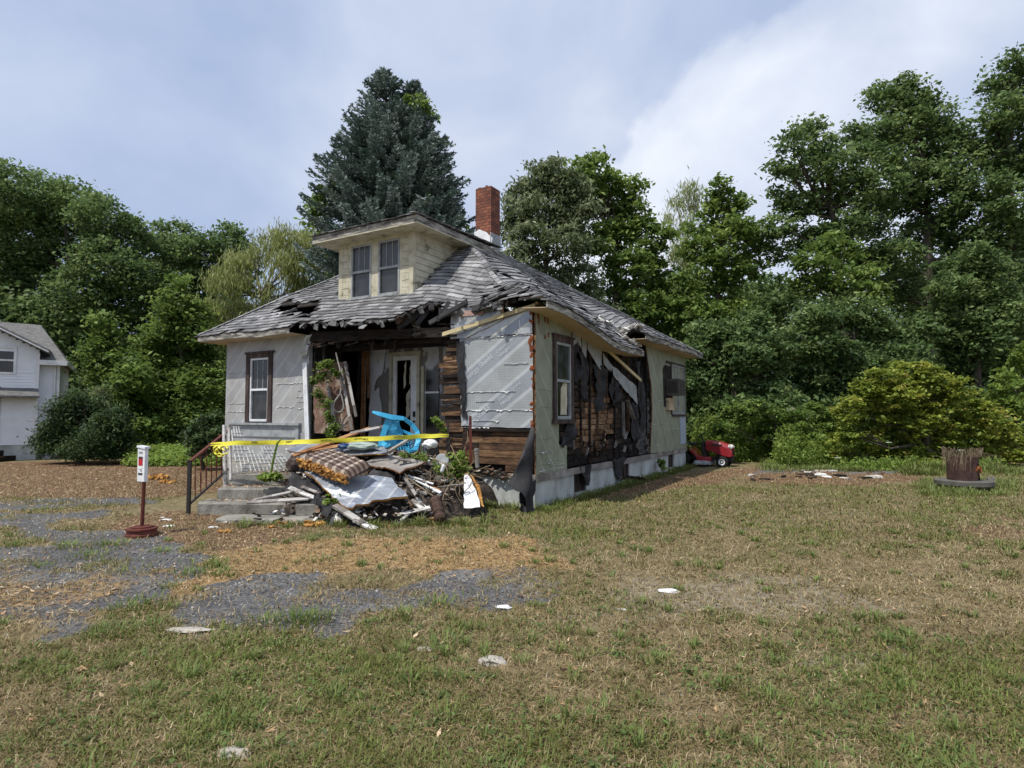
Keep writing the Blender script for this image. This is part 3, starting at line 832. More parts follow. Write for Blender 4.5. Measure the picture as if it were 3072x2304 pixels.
for a, b_, c_, d_ in ((WS0, WS0 + .13, WZ0, WZ1), (WS1 - .13, WS1, WZ0, WZ1)): cs.b(-a, -b_, -.035, .08, c_, d_, jit=.003)
cs.b(-WS0 - .13, -WS1 + .13, -.033, .08, WZ1 - .1, WZ1); cs.b(-WS0 + .05, -WS1 - .02, -.06, .08, WZ1, WZ1 + .05)
fw = sash_window('window', house, WS0 + .13, WS1 - .13, WZ0 + .03, WZ1 - .1, .0, M_sash, 2)
cs.build('casing', M_casing, fw)
lg = MB(); lg.b(-5.86, -8.45, -.09, .0, 1.37, 1.42); lg.b(-5.9, -6.0, -.05, 0, .6, 1.37); lg.b(-8.3, -6.0, -.03, 0, 1.1, 1.37); lg.build('ledge', M_greysash, house)
# corner trim at the torn left edge of the porch opening: bright gutter strip and hanging foil
gt = MB()
for k, w in enumerate((.045, .03, .05)):
    gt.beam(L_(5.76 - k * .055, -.06 - .012 * k, 2.75), L_(5.62 - k * .055, -.06 - .012 * k, .95), w, .03, up=(0, 1, 0))
gt.build('corner_trim', M_sash, house)
hf = sheet(H(5.64, -.1, 3.36) - HN, H(5.5, -.02, 3.36) - HN, H(5.74, -.02, 2.86) - HN, H(5.86, -.1, 2.86) - HN, 4, 8, .02, .015, .012, 5)
o = hf.build('hanging_foil', [M_foil_t, M_foam], house); o.rotation_euler = (0, 0, HA)

# --- porch opening: beams, posts, inner plaster wall, door
bm_ = MB()
bm_.beam(L_(5.62, .03, 3.32), L_(3.9, .02, 3.24), .12, .2, jit=.02); bm_.beam(L_(4.0, .0, 3.26), L_(1.6, .02, 3.14), .14, .2, jit=.02)
bm_.beam(L_(3.6, .25, 3.1), L_(1.5, .2, 3.02), .1, .07, jit=.02); bm_.beam(L_(5.5, .6, 3.1), L_(2, .6, 3.05), .1, .14, jit=.02)
for i in range(26):
    s = rnd.uniform(1.6, 5.5); z = 3.22 + rnd.uniform(-.12, .1)
    bm_.beam(L_(s, -.08, z), L_(s + rnd.uniform(.1, .5), -.1, z + rnd.uniform(-.06, .06)), .012, rnd.uniform(.015, .05), jit=.008)
for i in range(9):
    s = rnd.uniform(2.0, 5.3); bm_.beam(L_(s, .05, 3.15), L_(s + rnd.uniform(-.1, .1), rnd.uniform(.0, .2), 3.15 - rnd.uniform(.1, .35)), .03, rnd.uniform(.03, .07), jit=.01)
bm_.build('header_beam', M_burnt, house)
for a in bpy.data.objects['header_beam'].data.attributes['rnd'].data: a.value = rnd.uniform(.12, .42)
po = MB()
po.beam(L_(5.42, 1.35, 3.3), L_(5.5, 1.3, .6), .1, .09, jit=.02, r=.3); po.beam(L_(5.3, 1.33, 3.3), L_(5.32, 1.33, .6), .05, .1, jit=.01, r=.85); po.beam(L_(5.2, 1.36, 3.3), L_(5.16, 1.36, 2.0), .02, .06, jit=.01, r=.95)
po.beam(L_(5.58, 1.2, 1.5), L_(5.45, 1.2, .6), .06, .1, r=.9, jit=.02)
po.build('porch_post', M_burnt, house)
po = MB(); po.beam(L_(5.27, 1.26, 3.25), L_(5.29, 1.26, .6), .05, .03, jit=.012); po.beam(L_(5.19, 1.28, 3.2), L_(5.13, 1.28, 2.3), .012, .05, jit=.015); po.build('split_post_face', M_brownwood, house)  # lighter brown facing puts the light on this post into its colour
plas = surf('stained_plaster', [(0.36, (.5, .52, .56)), (0.44, (.56, .58, .62)), (0.47, (.2, .19, .18)), (0.7, (.24, .23, .215))], 1.3, rough=.8, bump=.1, stretch=(1, 1, .45))
iw = MB(); iw.b(-5.26, -4.6, 1.5, 1.6, .5, 3.2); iw.b(-3.72, -1.4, 1.5, 1.6, .5, 3.2); iw.b(-4.6, -3.72, 1.5, 1.6, 2.95, 3.2)
inner = iw.build('inner_wall', plas, house)
me_w = MB(); me_w.prism(ragged([(-5.25, .6), (-4.85, .6), (-4.88, 1.9), (-4.95, 2.25), (-5.1, 2.15), (-5.05, 2.4), (-4.86, 2.55), (-4.72, 3.15), (-5.25, 3.15)], .03, .1, 4), lambda a, b_, d: Vector((a, d, b_)), 1.455, 1.47)
me_w.build('white_plaster', surf('flaking_plaster', [(.32, (.3, .29, .28)), (.42, (.62, .64, .68)), (.8, (.74, .76, .8))], 2.5, rough=.7, bump=.1), inner)
dj = MB()
for a, b_ in ((4.62, 4.55), (3.8, 3.72)): dj.b(-a, -b_, 1.44, 1.56, .55, 2.98)
dj.b(-4.66, -3.68, 1.43, 1.56, 2.98, 3.05); dj.b(-3.7, -3.62, 1.47, 1.5, .55, 2.7)
dj.build('door_frame', M_cream, house)
door = MB()
door.b(-3.80, -4.02, 1.5, 1.54, .58, 2.96); door.b(-4.45, -4.55, 1.5, 1.54, .58, 2.96); door.b(-4.02, -4.45, 1.5, 1.54, 2.86, 2.96); door.b(-4.02, -4.45, 1.5, 1.54, .58, .8)
do = door.build('entry_door', M_white, house)
hd = MB(); hd.box((-3.9, 1.48, 1.62), (.05, .03, .12)); hd.build('lock_plate', M_dark, do); hd = MB(); hd.lathe([(.02, 0), (.025, .04)], (-3.9, 1.46, 1.45), 10, 'Y'); hd.build('handle', M_dark, do)
# scorched sidelight openings and smoke-dark panels beside the door
sd = MB(); sd.b(-3.55, -3.2, 1.47, 1.5, .6, 2.6); sd.build('sidelight', M_glass, house)
sd = MB(); sd.b(-3.57, -3.18, 1.45, 1.485, 2.08, 2.12); sd.build('sidelight_rail', M_sash, house)
cr = MB()       # pale cream strips added to imitate bright daylight gaps through the door
for a, b_, z0, z1 in ((4.28, 4.22, 2.2, 2.85), (4.12, 4.04, 2.3, 2.8), (4.2, 4.1, 1.5, 2.2)):
    cr.prism(ragged([(-a, z0), (-b_, z0 + .1), (-b_, z1), (-a, z1 - .12)], .02, .08, int(z0 * 9)), lambda p, q, d: Vector((p, d, q)), 1.57, 1.58)
cr.build('torn_plaster', M_cream, house)
# splintered plank wing wall beside the foam board
ww = MB(); z = .62
while z < 2.98:
    h = rnd.uniform(.035, .1)
    l = 2.0 + rnd.uniform(-.05, .1) - (.12 if z > 2.7 else 0)
    ww.box((-(l + 1.5) / 2, .05 + rnd.uniform(-.03, .03), z + h / 2), (l - 1.5, .04 + rnd.random() * .03, h * .92), Matrix.Rotation(rnd.uniform(-.05, .05), 3, 'Y'), jit=.014, r=rnd.uniform(.2, .85))
    z += h
ww.build('splintered_wall', M_burnt, house)
ww = MB(); ww.b(-1.52, -1.4, .0, .12, .58, 3.1, jit=.01); ww.build('corner_stud', M_char, house)
tp = sheet(L_(1.62, -.05, 2.95), L_(1.45, -.06, 2.95), L_(1.38, -.05, 1.5), L_(1.5, -.07, 1.6), 5, 16, .03, .03, .006, 8); tp.build('tar_paper', [M_tar, M_tar], house)

# --- right front wall: boards low down, foil-faced foam above
rb = MB(); z = .6
while z < 1.36:
    h = .125; x = .04
    while x < 1.42:
        w = rnd.uniform(.5, 1.5); x1 = min(1.42, x + w)
        if not (z < .72 and .35 < x < .95): rb.box((-(x + x1) / 2, .02 + rnd.uniform(-.006, .006), z + h / 2), (x1 - x - .008, .05, h - .006), None, jit=.005, r=rnd.uniform(.4, .72))
        x = x1
    z += h
rb.b(-1.42, -.0, .0, .06, 1.36, 3.45, r=.2); rb.b(-1.42, -.04, .06, .08, .58, 1.36, r=.05)
rb.beam(L_(1.42, -.04, 1.33), L_(.02, -.04, 1.33), .03, .05, jit=.006, r=.3)
rb.build('board_wall', M_burnt, house)
fp = MB(); fp.prism(ragged([(-1.52, 1.4), (-.02, 1.37), (-.02, 3.0), (-1.56, 3.02), (-1.54, 2.4)], .008, .08, 2), lambda a, b_, d: Vector((a, d, b_)), -.03, -.001, mis=1)
foilp = fp.build('foam_board', [M_foil, M_foam], house)
M_ink = plain('pale_print', (.46, .49, .52), .5)
def on_front(x, z, ang): return Matrix.Translation((x, -.0335, z)) @ Matrix.Rotation(-ang, 4, 'Y') @ Matrix.Rotation(R(90), 4, 'X')
ta = R(35)
text_mesh('lettering', 'Energy Shield', .135, M_ink, foilp, on_front(-1.42, 2.21, ta), bold=.002)
text_mesh('lettering', 'Owens-Corning', .083, M_ink, foilp, on_front(-.69, 1.84, ta), bold=.0015)
text_mesh('lettering', 'Fiberglas', .083, M_ink, foilp, on_front(-.64, 1.76, ta), bold=.0015)
text_mesh('lettering', 'Owens-Corning', .083, M_ink, foilp, on_front(-.74, 2.69, ta), bold=.0015)
text_mesh('lettering', 'Fiberglas', .083, M_ink, foilp, on_front(-.7, 2.61, ta), bold=.0015)
text_mesh('lettering', 'gy Shield', .135, M_ink, foilp, on_front(-1.27, 1.43, ta), bold=.002)
ft = MB(); ft.prism(ragged([(-1.74, 3.02), (-.03, 3.02), (-.03, 3.47), (-.3, 3.42), (-1.74, 3.42)], .01, .09, 9), lambda a, b_, d: Vector((a, d, b_)), -.028, -.0, mis=1)
ft.prism(ragged([(-1.76, 3.02), (-1.4, 3.02), (-.6, 3.3), (-.7, 3.5), (-1.74, 3.62)], .012, .09, 19), lambda a, b_, d: Vector((a, d, b_)), -.05, -.03, mis=1)
ft.build('foam_board', [M_foil_t, M_foam], house)
cs2 = MB()          # paper scraps above it and bitten orange edge
cs2.b(-1.5, -1.02, -.065, -.055, 3.42, 3.52); cs2.b(-.98, -.6, -.04, -.03, 3.42, 3.55); cs2.build('paper_strip', surf('pink_paper', [(.3, (.35, .22, .19)), (.7, (.5, .36, .32))], 5), house)
oe = MB()
for i in range(26):
    z = rnd.choice([rnd.uniform(2.7, 3.45), rnd.uniform(1.4, 3.4)])
    oe.box((-.02 - rnd.random() * .03 * (2 if z > 2.75 else .7), -.034, z), (rnd.uniform(.02, .06), .01, rnd.uniform(.03, .09)), Matrix.Rotation(rnd.uniform(-.6, .6), 3, 'Y'), jit=.012)
for i in range(9): oe.box((.034, rnd.uniform(.05, .55), rnd.uniform(2.95, 3.4)), (.01, rnd.uniform(.015, .04), rnd.uniform(.04, .14)), None, jit=.012)
oe.build('exposed_foam', surf('rust_foam', [(.3, (.12, .03, .012)), (.7, (.3, .09, .03))], 12, bump=.5), foilp)

# --- right (side) wall
SW0, SW1, SZ0, SZ1 = .63, 1.46, 1.52, 3.05
M_edge = surf('foam_edge', [(.35, (.05, .03, .02)), (.6, (.22, .13, .07)), (.8, (.36, .3, .22))], 9, bump=.4)
def sidepanel(poly, d0, d1, seed, mat=None, amp=.012, step=.1, name='siding_panel'):
    mb = MB(); mb.prism(ragged(poly, amp, step, seed), lambda a, b_, d: Vector((d, a, b_)), d0, d1, mis=1)
    return mb.build(name, [mat or M_foil_s, M_edge], house)
sidepanel([(0, .58), (1.22, .58), (1.22, 1.02), (.88, 1.06), (.9, 1.5), (.63, 1.5), (.63, 3.06), (1.46, 3.06), (1.46, 3.3), (0, 3.44)], .0, .03, 1)
o = bpy.data.objects['siding_panel']
sidepanel([(1.5, 2.86), (1.62, 3.0), (1.85, 2.98), (2.15, 2.72), (2.2, 3.2), (1.5, 3.25)], .02, .035, 2, M_greysash, .01, .08, 'torn_panel')
sidepanel([(2.2, 2.95), (2.75, 2.62), (2.95, 2.55), (2.95, 3.1), (2.2, 3.2)], .03, .045, 3, M_greysash, .008, .1, 'torn_panel')
sidepanel([(3.0, 2.95), (3.5, 2.72), (4.4, 2.5), (5.15, 2.3), (5.25, 1.85), (4.9, 2.0), (4.3, 2.2), (3.6, 2.5), (3.05, 2.7)], .04, .055, 4, M_greysash, .015, .1, 'torn_panel')
sidepanel([(6.28, .6), (7.0, .58), (HL, .58), (HL, 3.42), (6.0, 3.42), (6.15, 3.0), (6.42, 2.4), (6.48, 1.75), (6.36, 1.1)], .0, .035, 5)
gp = MB(); gp.b(.036, .05, 9.15, 9.75, .72, 1.55); gp.build('patch_panel', plain('pale_blue_paint', (.36, .42, .5)), house)
sw = MB(); z = .6
while z < 3.3:
    h = .115; t = 0.05
    while t < 6.5:
        w = rnd.uniform(.12, .6); t1 = min(6.5, t + w)
        zc = z + h / 2; tc_ = (t + t1) / 2
        # how far the fire went: pale brown boards in the middle, black above, at the right and at the foot
        brown = math.exp(-((tc_ - 2.7) / 1.5) ** 2 - ((zc - 1.5) / .75) ** 2)
        n_ = mnoise.noise(Vector((tc_ * 1.6, zc * 2.4, 2)))
        c_ = .04 + .78 * brown + .38 * n_ * (brown + .15)
        hole = (4.3 < tc_ < 5.0 and 1.05 < zc < 1.85) or (5.6 < tc_ < 6.3 and zc > 1.9) or (zc > 2.55 and tc_ > 4.3) or rnd.random() < .05 * (1 - brown)
        if not hole:
            sw.box((-.02 - rnd.uniform(0, .035), tc_, zc), (.03, t1 - t - rnd.uniform(.004, .03), h - rnd.uniform(.004, .03)), Matrix.Rotation(rnd.uniform(-.03, .03), 3, 'X'), jit=.009, r=float(np.clip(c_ + rnd.uniform(-.14, .14), 0, 1)))
        t = t1
    z += h
sw.b(-.085, -.06, .05, 6.45, .6, .72, r=.05); sw.b(-.085, -.06, .05, 6.45, 1.9, 2.0, r=.05)
swo = sw.build('burnt_side_wall', M_burnt, house)
st = MB()
for t in (1.9, 2.4, 2.85, 3.3, 3.75, 4.25, 4.7, 5.15, 5.6, 6.05): st.beam(L_(.0, t, 3.2), L_(.02, t + rnd.uniform(-.06, .06), rnd.choice([1.2, .62, 1.9])), .045, .07, up=(1, 0, 0), jit=.01)
st.b(-.14, -.1, 3.6, 6.4, .58, 3.3)
st.build('charred_studs', M_char, house)
for (p, q, r_, s_, sd_) in (((1.75, 3.0), (2.15, 2.9), (2.2, 1.9), (1.9, 2.0), 1), ((2.6, 2.7), (3.2, 2.6), (3.15, 1.75), (2.65, 1.6), 2), ((3.4, 2.6), (4.1, 2.5), (3.9, 1.9), (3.5, 1.8), 3),
        ((4.9, 1.9), (5.3, 1.9), (5.4, .9), (4.95, 1.0), 5), ((5.3, 3.0), (5.7, 2.9), (5.9, 1.3), (5.5, 1.2), 6), ((1.3, 1.45), (1.6, 1.45), (1.55, 1.0), (.95, 1.0), 9), ((1.5, 3.0), (1.75, 3.0), (1.8, 2.3), (1.52, 2.2), 7)):
    sheet(L_(-.02, *p), L_(-.03, *q), L_(-.06, *r_), L_(-.03, *s_), 5, 9, .06, .06, .006, sd_ + 30).build('tar_paper', [M_tar, M_tar], house)
gw = MB(); z = .62                       # grey ash-coated boards near the break
while z < 1.95:
    gw.box((-.012, 5.85 + rnd.uniform(-.05, .05), z + .05), (.03, .95 + rnd.uniform(-.15, .1), .1), None, jit=.012); z += .11
gw.build('ashy_boards', surf('ashy_wood', [(.3, (.02, .02, .02)), (.55, (.08, .08, .08)), (.8, (.2, .2, .2))], 7, bump=.7, stretch=(1, .5, 2)), house)
for i in range(30):
    lt = MB()
    t = rnd.uniform(1.4, 6.2); z = rnd.uniform(.62, 1.1)
    lt.beam(L_(-.04, t, z), L_(-.07, t + rnd.uniform(-.12, .12), z + rnd.uniform(.05, .25)), .012, rnd.uniform(.02, .07), up=(1, 0, 0), jit=.01); lt.build('splinter', rnd.choice([M_oldwood, M_char]), swo)
lt = MB(); lt.beam(L_(-.05, 4.95, 1.5), L_(-.03, 4.55, 1.95), .02, .09, up=(1, 0, 0)); lt.build('splinter', M_oldwood, swo); lt = MB(); lt.beam(L_(-.02, 4.3, 1.9), L_(-.02, 4.35, 1.1), .02, .06, up=(1, 0, 0))
lt.build('splinter', M_oldwood, swo)
for a, b_, c_, z1, sd_ in ((1.75, 2.3, .16, .6, 1), (3.5, 4.3, .08, .62, 2)):
    sheet(L_(-.05, a, z1), L_(-.06, b_, z1), L_(-.07, (a + b_) / 2 + .15, c_), L_(-.07, (a + b_) / 2 - .1, c_ + .1), 6, 6, .03, .04, .006, sd_ + 60).build('charred_drip', [M_tar, M_tar], house)
cs = MB()
cs.b(.03, .075, SW0, SW0 + .09, SZ0, SZ1, jit=.003); cs.b(.03, .075, SW1 - .09, SW1, SZ0, SZ1, jit=.003); cs.b(.03, .075, SW0 + .09, SW1 - .09, SZ1 - .1, SZ1); cs.b(.03, .1, SW0 - .03, SW1 + .05, SZ0 - .08, SZ0); cs.b(.03, .09, SW0 - .03, SW1 + .03, SZ1, SZ1 + .04)
sw1 = sash_window('window', house, SW0 + .09, SW1 - .09, SZ0, SZ1 - .1, .05, M_greysash, 0, rotY=True, frame=.05)
cs.build('casing', M_casing, sw1)
cu = MB(); cu.prism(ragged([(.98, 1.6), (1.25, 1.6), (1.28, 2.2), (1.15, 2.25), (1.0, 2.1)], .01, .1, 2), lambda a, b_, d: Vector((d, a, b_)), .016, .02); cu.build('curtain', M_cream, sw1)
# far window pair with the air conditioner
cs = MB(); f0, f1, g0, g1 = 7.35, 9.75, 1.62, 3.08
cs.b(.035, .07, f0 + .4, f1, g1, g1 + .06); cs.b(.035, .09, 8.3, f1 + .05, g0 - .06, g0); cs.b(.035, .065, f1 - .08, f1, g0, g1); cs.b(.035, .065, 8.2, 8.28, g0, g1)
wa = sash_window('window', house, 8.28, 9.0, g0, g1, .055, M_greysash, 1, rotY=True, frame=.05); cs.build('casing', M_casing, wa)
sash_window('window', house, 9.0, 9.67, g0, g1, .055, M_greysash, 1, rotY=True, frame=.05)
ac = empty('air_conditioner', L_(0, 0, 0), 0); ac.parent = house
a_ = MB(); a_.b(.05, .42, 7.75, 8.4, 2.15, 2.62, jit=.004); acb = a_.build('cabinet', plain('ac_beige', (.11, .1, .095), .5), ac)
a_ = MB()
for k in range(9): a_.b(.42, .43, 7.79, 8.36, 2.19 + k * .045, 2.205 + k * .045)
for k in range(7): a_.b(.1 + k * .04, .115 + k * .04, 7.738, 7.75, 2.22, 2.55)
a_.build('grille', M_dark, acb)
dk2 = MB(); dk2.prism(ragged([(7.5, 1.85), (8.25, 1.75), (8.25, 3.0), (7.7, 3.02), (7.45, 2.9)], .02, .1, 8), lambda a, b_, d: Vector((d, a, b_)), .036, .044); dk2.build('broken_opening', M_deck, house)
il = MB()
for k in range(4): il.box((.08, 7.95 + rnd.uniform(-.04, .04), 1.78 + k * .085), (.1, .5 - k * .03, .08), None, jit=.012)
il.build('exposed_insulation', M_soffit, house)
# ================================================================== PORCH STEPS AND RAILS
def top(name, mb, mats, loc, label, cat, group=None, **k):
    """one-mesh thing whose origin sits at loc; mb holds world points"""
    loc = Vector(loc)
    mb.v = [tuple(Vector(v) - loc) for v in mb.v]
    o = mb.build(name, mats, None, **k); o.location = loc
    return tag(o, label, cat, group)
def part(name, mb, mats, root, **k):
    loc = Vector(root.location)
    mb.v = [tuple(Vector(v) - loc) for v in mb.v]
    return mb.build(name, mats, root, **k)

sp_root = empty('porch_steps', (-3.2, 10.6, 0), 0, 'crumbling concrete steps climbing to the collapsed front porch', 'steps')
def slab(x0, x1, yf, yb, z0, z1, skew=-.06):
    mb = MB(); nx = 26
    rr = random.Random(int(z1 * 100))
    vs = []; fs = []
    prof = lambda x: [(yf + (x - x0) * skew + rr.uniform(-.012, .012), z0), (yf + (x - x0) * skew + rr.uniform(-.012, .012), z1 - .03), (yf + .03 + (x - x0) * skew + rr.uniform(-.008, .02), z1 + rr.uniform(-.01, .004)), (yb, z1), (yb, z0)]
    for i in range(nx + 1):
        x = x0 + (x1 - x0) * i / nx
        vs += [(x, y, z) for y, z in prof(x)]
    for i in range(nx):
        for k in range(5):
            a = i * 5 + k; b_ = i * 5 + (k + 1) % 5; fs.append((a, b_, b_ + 5, a + 5))
    fs.append((0, 1, 2, 3, 4)); fs.append(tuple(nx * 5 + k for k in (4, 3, 2, 1, 0)))
    mb.add(vs, fs); return mb
part('step', slab(-5.05, -2.6, 9.72, 10.12, 0, .2), M_conc, sp_root)
part('step', slab(-4.92, -2.6, 10.1, 10.55, 0, .385), M_conc, sp_root)
pf = MB()
pf.prism([(-5.0, 10.5), (-.9, 10.25), (-.75, 11.0), (-6.9, 14.45)], lambda a, b_, d: Vector((a, b_, d)), 0, .56)
part('porch_slab', pf, M_conc, sp_root)
top('doorstep_slab', slab(-4.4, -2.9, 9.0, 9.35, -.02, .07, -.02), M_conc, (-3.6, 9.1, 0), 'low worn concrete slab on the ground before the steps', 'slab')
for (x0, x1, y0, z1, lab) in ((-3.28, -2.88, 9.15, .25, 'grey concrete block with a rounded dark end beside the steps'), (-2.82, -2.25, 8.95, .3, 'pale grey concrete block nearest the white shutter')):
    mb = MB(); mb.box(((x0 + x1) / 2, y0 + .18, z1 / 2), (x1 - x0, .32, z1), Matrix.Rotation(R(-8), 3, 'Z'), jit=.015)
    top('concrete_block', mb, M_conc, ((x0 + x1) / 2, y0 + .18, 0), lab, 'block', bevel=.02)

rail = empty('handrail', (-5.18, 9.7, 0), 0, 'dark iron handrail beside the left end of the concrete steps', 'handrail')
A = P(565, 1545, 9.7); mb = MB(); mb.beam((A.x, A.y, 0), (A.x, A.y, .86), .05, .05, up=(0, 1, 0)); mb.beam((A.x, A.y, .86), (A.x, A.y, .875), .06, .06, up=(0, 1, 0)); part('post', mb, M_dark, rail)
t0, t1 = P(565, 1388, 9.7), P(690, 1287, 11.1); b0, b1 = P(565, 1515, 9.7), P(690, 1403, 11.1)
mb = MB(); mb.beam(t0, t1, .05, .03); part('top_rail', mb, M_rust, rail)
mb = MB(); mb.beam(b0, b1, .03, .03); part('bottom_rail', mb, M_dark, rail)
for k in range(1, 8):
    q = k / 8 + .02; mb = MB(); p0 = t0.lerp(t1, q); p1 = b0.lerp(b1, q)
    mb.tube([p0, p0.lerp(p1, .45) + Vector((.004, 0, 0)), p0.lerp(p1, .5) , p1], [.008, .007, .014, .008], 6); part('baluster', mb, M_rust, rail)
mb = MB(); q0 = P(672, 1275, 10.55); q1 = P(676, 1460, 10.5); mb.beam(q0, q1, .05, .05, up=(0, 1, 0), jit=.006); mb.beam(q0 + Vector((.09, 0, -.02)), q1 + Vector((.09, 0, .12)), .045, .04, up=(0, 1, 0), jit=.005)
top('white_post', mb, M_peel, (q1.x, q1.y, q1.z), 'peeling white wooden post pair at the head of the handrail', 'post')
# white plastic lattice, torn and slumped at its foot
lat = MB(); M_dirtyw = surf('dirty_white_plastic', [(.3, (.3, .3, .29)), (.6, (.55, .56, .56))], 4, rough=.6, bump=.1)
LA, LB, LC, LD = P(698, 1282, 12.2), P(800, 1286, 12.6), P(905, 1410, 11.2), P(722, 1400, 10.9)
LA, LB, LD, LC = P(694, 1280, 12.0), P(790, 1280, 12.3), P(712, 1418, 11.0), P(880, 1405, 11.6)
def LP(a, b_):
    p = LA.lerp(LB, a).lerp(LD.lerp(LC, a), b_); return p + Vector((0, -.02 * math.sin(a * 5 + b_ * 4), -.03 * math.sin(b_ * 3.1) * a))
nl = 13
for i in range(nl + 1):
    for j in range(nl):
        for sw_ in (0, 1):
            a, b_ = i / nl, j / nl; c, d = a, (j + 1) / nl
            if sw_: a, b_, c, d = b_, a, d, c
            m_x, m_y = (a + c) / 2, (b_ + d) / 2
            keep = (m_y > .62 and m_x < .95) or (m_x < .42 and m_y > .25 + m_x * .8) or (m_x < .3 and m_y < .25) or (m_y > .3 + (1 - m_x) * .5 and m_x > .6 and m_y > m_x - .35)
            if rnd.random() < .14 or not keep: continue
            lat.beam(LP(a, b_), LP(c, d), .022, .008, up=(0, 1, .3))
top('lattice_panel', lat, M_dirtyw, LD, 'broken white plastic lattice leaning below the left window ledge', 'lattice')
# rusty posts at the right of the heap, the taped one and the taller one
mb = MB(); q = P(1346, 1425, 10.4); mb.beam(P(1344, 1262, 10.4), q, .035, .035, up=(0, 1, 0)); mb.beam(P(1344, 1305, 10.4), P(1348, 1425, 10.4), .06, .045, up=(0, 1, 0))
top('rail_post', mb, M_dark, q, 'thin dark iron rail post where the caution tape ends', 'post')
mb = MB(); q = P(1412, 1402, 10.0); mb.beam(P(1411, 1248, 10.0), q, .045, .045, up=(0, 1, 0), jit=.003); mb.beam(P(1397, 1330, 10.0), P(1403, 1400, 10.0), .02, .02, up=(0, 1, 0))
top('rusted_post', mb, M_rust, q, 'tall rust red steel post before the foil faced board', 'post')
mb = MB(); q = P(1432, 1402, 9.95); mb.tube([q, P(1430, 1345, 9.95)], .035, 12); mb.tube([P(1430, 1352, 9.95), P(1430, 1346, 9.95)], .045, 12); mb.tube([P(1431, 1362, 9.95), P(1431, 1358, 9.95)], .042, 12)
top('vent_pipe', mb, M_conc, q, 'short grey plastic pipe standing by the scorched boards', 'pipe')

# caution tape
tape = empty('caution_tape', P(632, 1335, 10.2), 0, 'yellow caution tape stretched from the handrail to the iron post', 'tape')
M_tape = surf('yellow_tape', [(.25, (.62, .55, .04)), (.6, (.8, .74, .08))], 4, rough=.35, bump=.05)
tp_pts = [(632, 1331, 10.25), (700, 1327, 10.2), (800, 1326, 10.1), (900, 1324, 10.0), (1000, 1319, 9.95), (1100, 1315, 9.98), (1200, 1310, 10.1), (1280, 1306, 10.25), (1346, 1304, 10.36)]
tpc = [P(*q) for q in tp_pts]
def tape_strip(dz0, w, dy=0):
    mb = MB(); vs = []
    n = 60
    for i in range(n + 1):
        q = i / n * (len(tpc) - 1); k = min(int(q), len(tpc) - 2); p = tpc[k].lerp(tpc[k + 1], q - k)
        tw = .5 * math.sin(i * .37) * .012
        squeeze = .45 + .55 * min(1, i / 8, (n - i) / 8)
        p = p + Vector((0, dy, dz0 + .004 * math.sin(i * .9)))
        vs += [p + Vector((0, tw, w / 2 * squeeze)), p + Vector((0, -tw, -w / 2 * squeeze)), p + Vector((0, tw + .003, w / 2 * squeeze)), p + Vector((0, -tw + .003, -w / 2 * squeeze))]
    fs = []
    for i in range(n):
        a = i * 4; fs += [(a, a + 1, a + 5, a + 4), (a + 2, a + 6, a + 7, a + 3)]
    mb.add(vs, fs); return mb
part('ribbon', tape_strip(.0, .05), M_tape, tape); part('ribbon', tape_strip(-.034, .03, -.02), M_tape, tape)
M_blk = plain('tape_ink', (.04, .04, .03), .5)
for px in (775, 868, 960, 1050, 1155):
    q = (px - 632) / (1346 - 632) * 8
    k = min(int(q), 7); p = tpc[k].lerp(tpc[k + 1], q - k); d = (tpc[k + 1] - tpc[k]).normalized(); ang = math.atan2(d.z, d.x)
    mt = Matrix.Translation(p - Vector(tape.location) + Vector((.2, -.012, -.018))) @ Matrix.Rotation(-ang, 4, 'Y') @ Matrix.Rotation(R(90), 4, 'X')
    text_mesh('lettering', 'CAUTION', .05, M_blk, tape, mt, mirror=True, bold=.001)
mb = MB()
for k in range(3):
    c = P(652 + k * 9, 1340 + (k % 2) * 6, 10.2); mb.tube([c + Vector((.06 * math.cos(a) * (1 + .3 * k), -.02 * math.sin(3 * a), .07 * math.sin(a) - .06)) for a in [i * .5 for i in range(12)]], [.006 + .012 * abs(math.sin(i)) for i in range(12)], 5)
part('loose_end', mb, M_tape, tape)

# ================================================================== DEBRIS HEAP
def heapz(x, y):
    """height of the rubble mound"""
    h = 0
    for (cx, cy, rx, ry, a) in ((-2.4, 10.9, 2.2, 1.0, .9), (-1.9, 10.1, 1.5, .9, .5), (-3.2, 10.2, .9, .7, .4), (-1.45, 10.8, .8, .8, .7), (-2.2, 9.4, 1.0, .7, .2)):
        q = ((x - cx) / rx) ** 2 + ((y - cy) / ry) ** 2
        if q < 1: h = max(h, a * (1 - q) ** .55)
    return h
nx, ny = 110, 70
xs = np.linspace(-4.4, -.1, nx); ys = np.linspace(8.8, 12.0, ny)
V = []
for j in range(ny):
    for i in range(nx):
        x, y = xs[i], ys[j]; h = heapz(x, y)
        if h > .02: h += .16 * (mnoise.noise(Vector((x * 3.2, y * 3.2, 0)))) + .07 * mnoise.noise(Vector((x * 9, y * 9, 4)))
        V.append((x, y, h - .03))
V = np.array(V); idx = np.arange(nx * ny).reshape(ny, nx)
Fq = np.stack([idx[:-1, :-1], idx[:-1, 1:], idx[1:, 1:], idx[1:, :-1]], -1).reshape(-1, 4)
cen = V[Fq].mean(1); Fq = Fq[cen[:, 2] > -.025]
M_rub = surf('charred_rubble', [(.3, (.008, .007, .007)), (.5, (.045, .036, .03)), (.7, (.14, .11, .09)), (.9, (.3, .26, .22))], 7, bump=1.0, bscale=30)
ho = npmesh('rubble_mound', V, Fq, M_rub); tag(ho, 'charred rubble heaped against the collapsed front porch', 'rubble', kind='stuff')
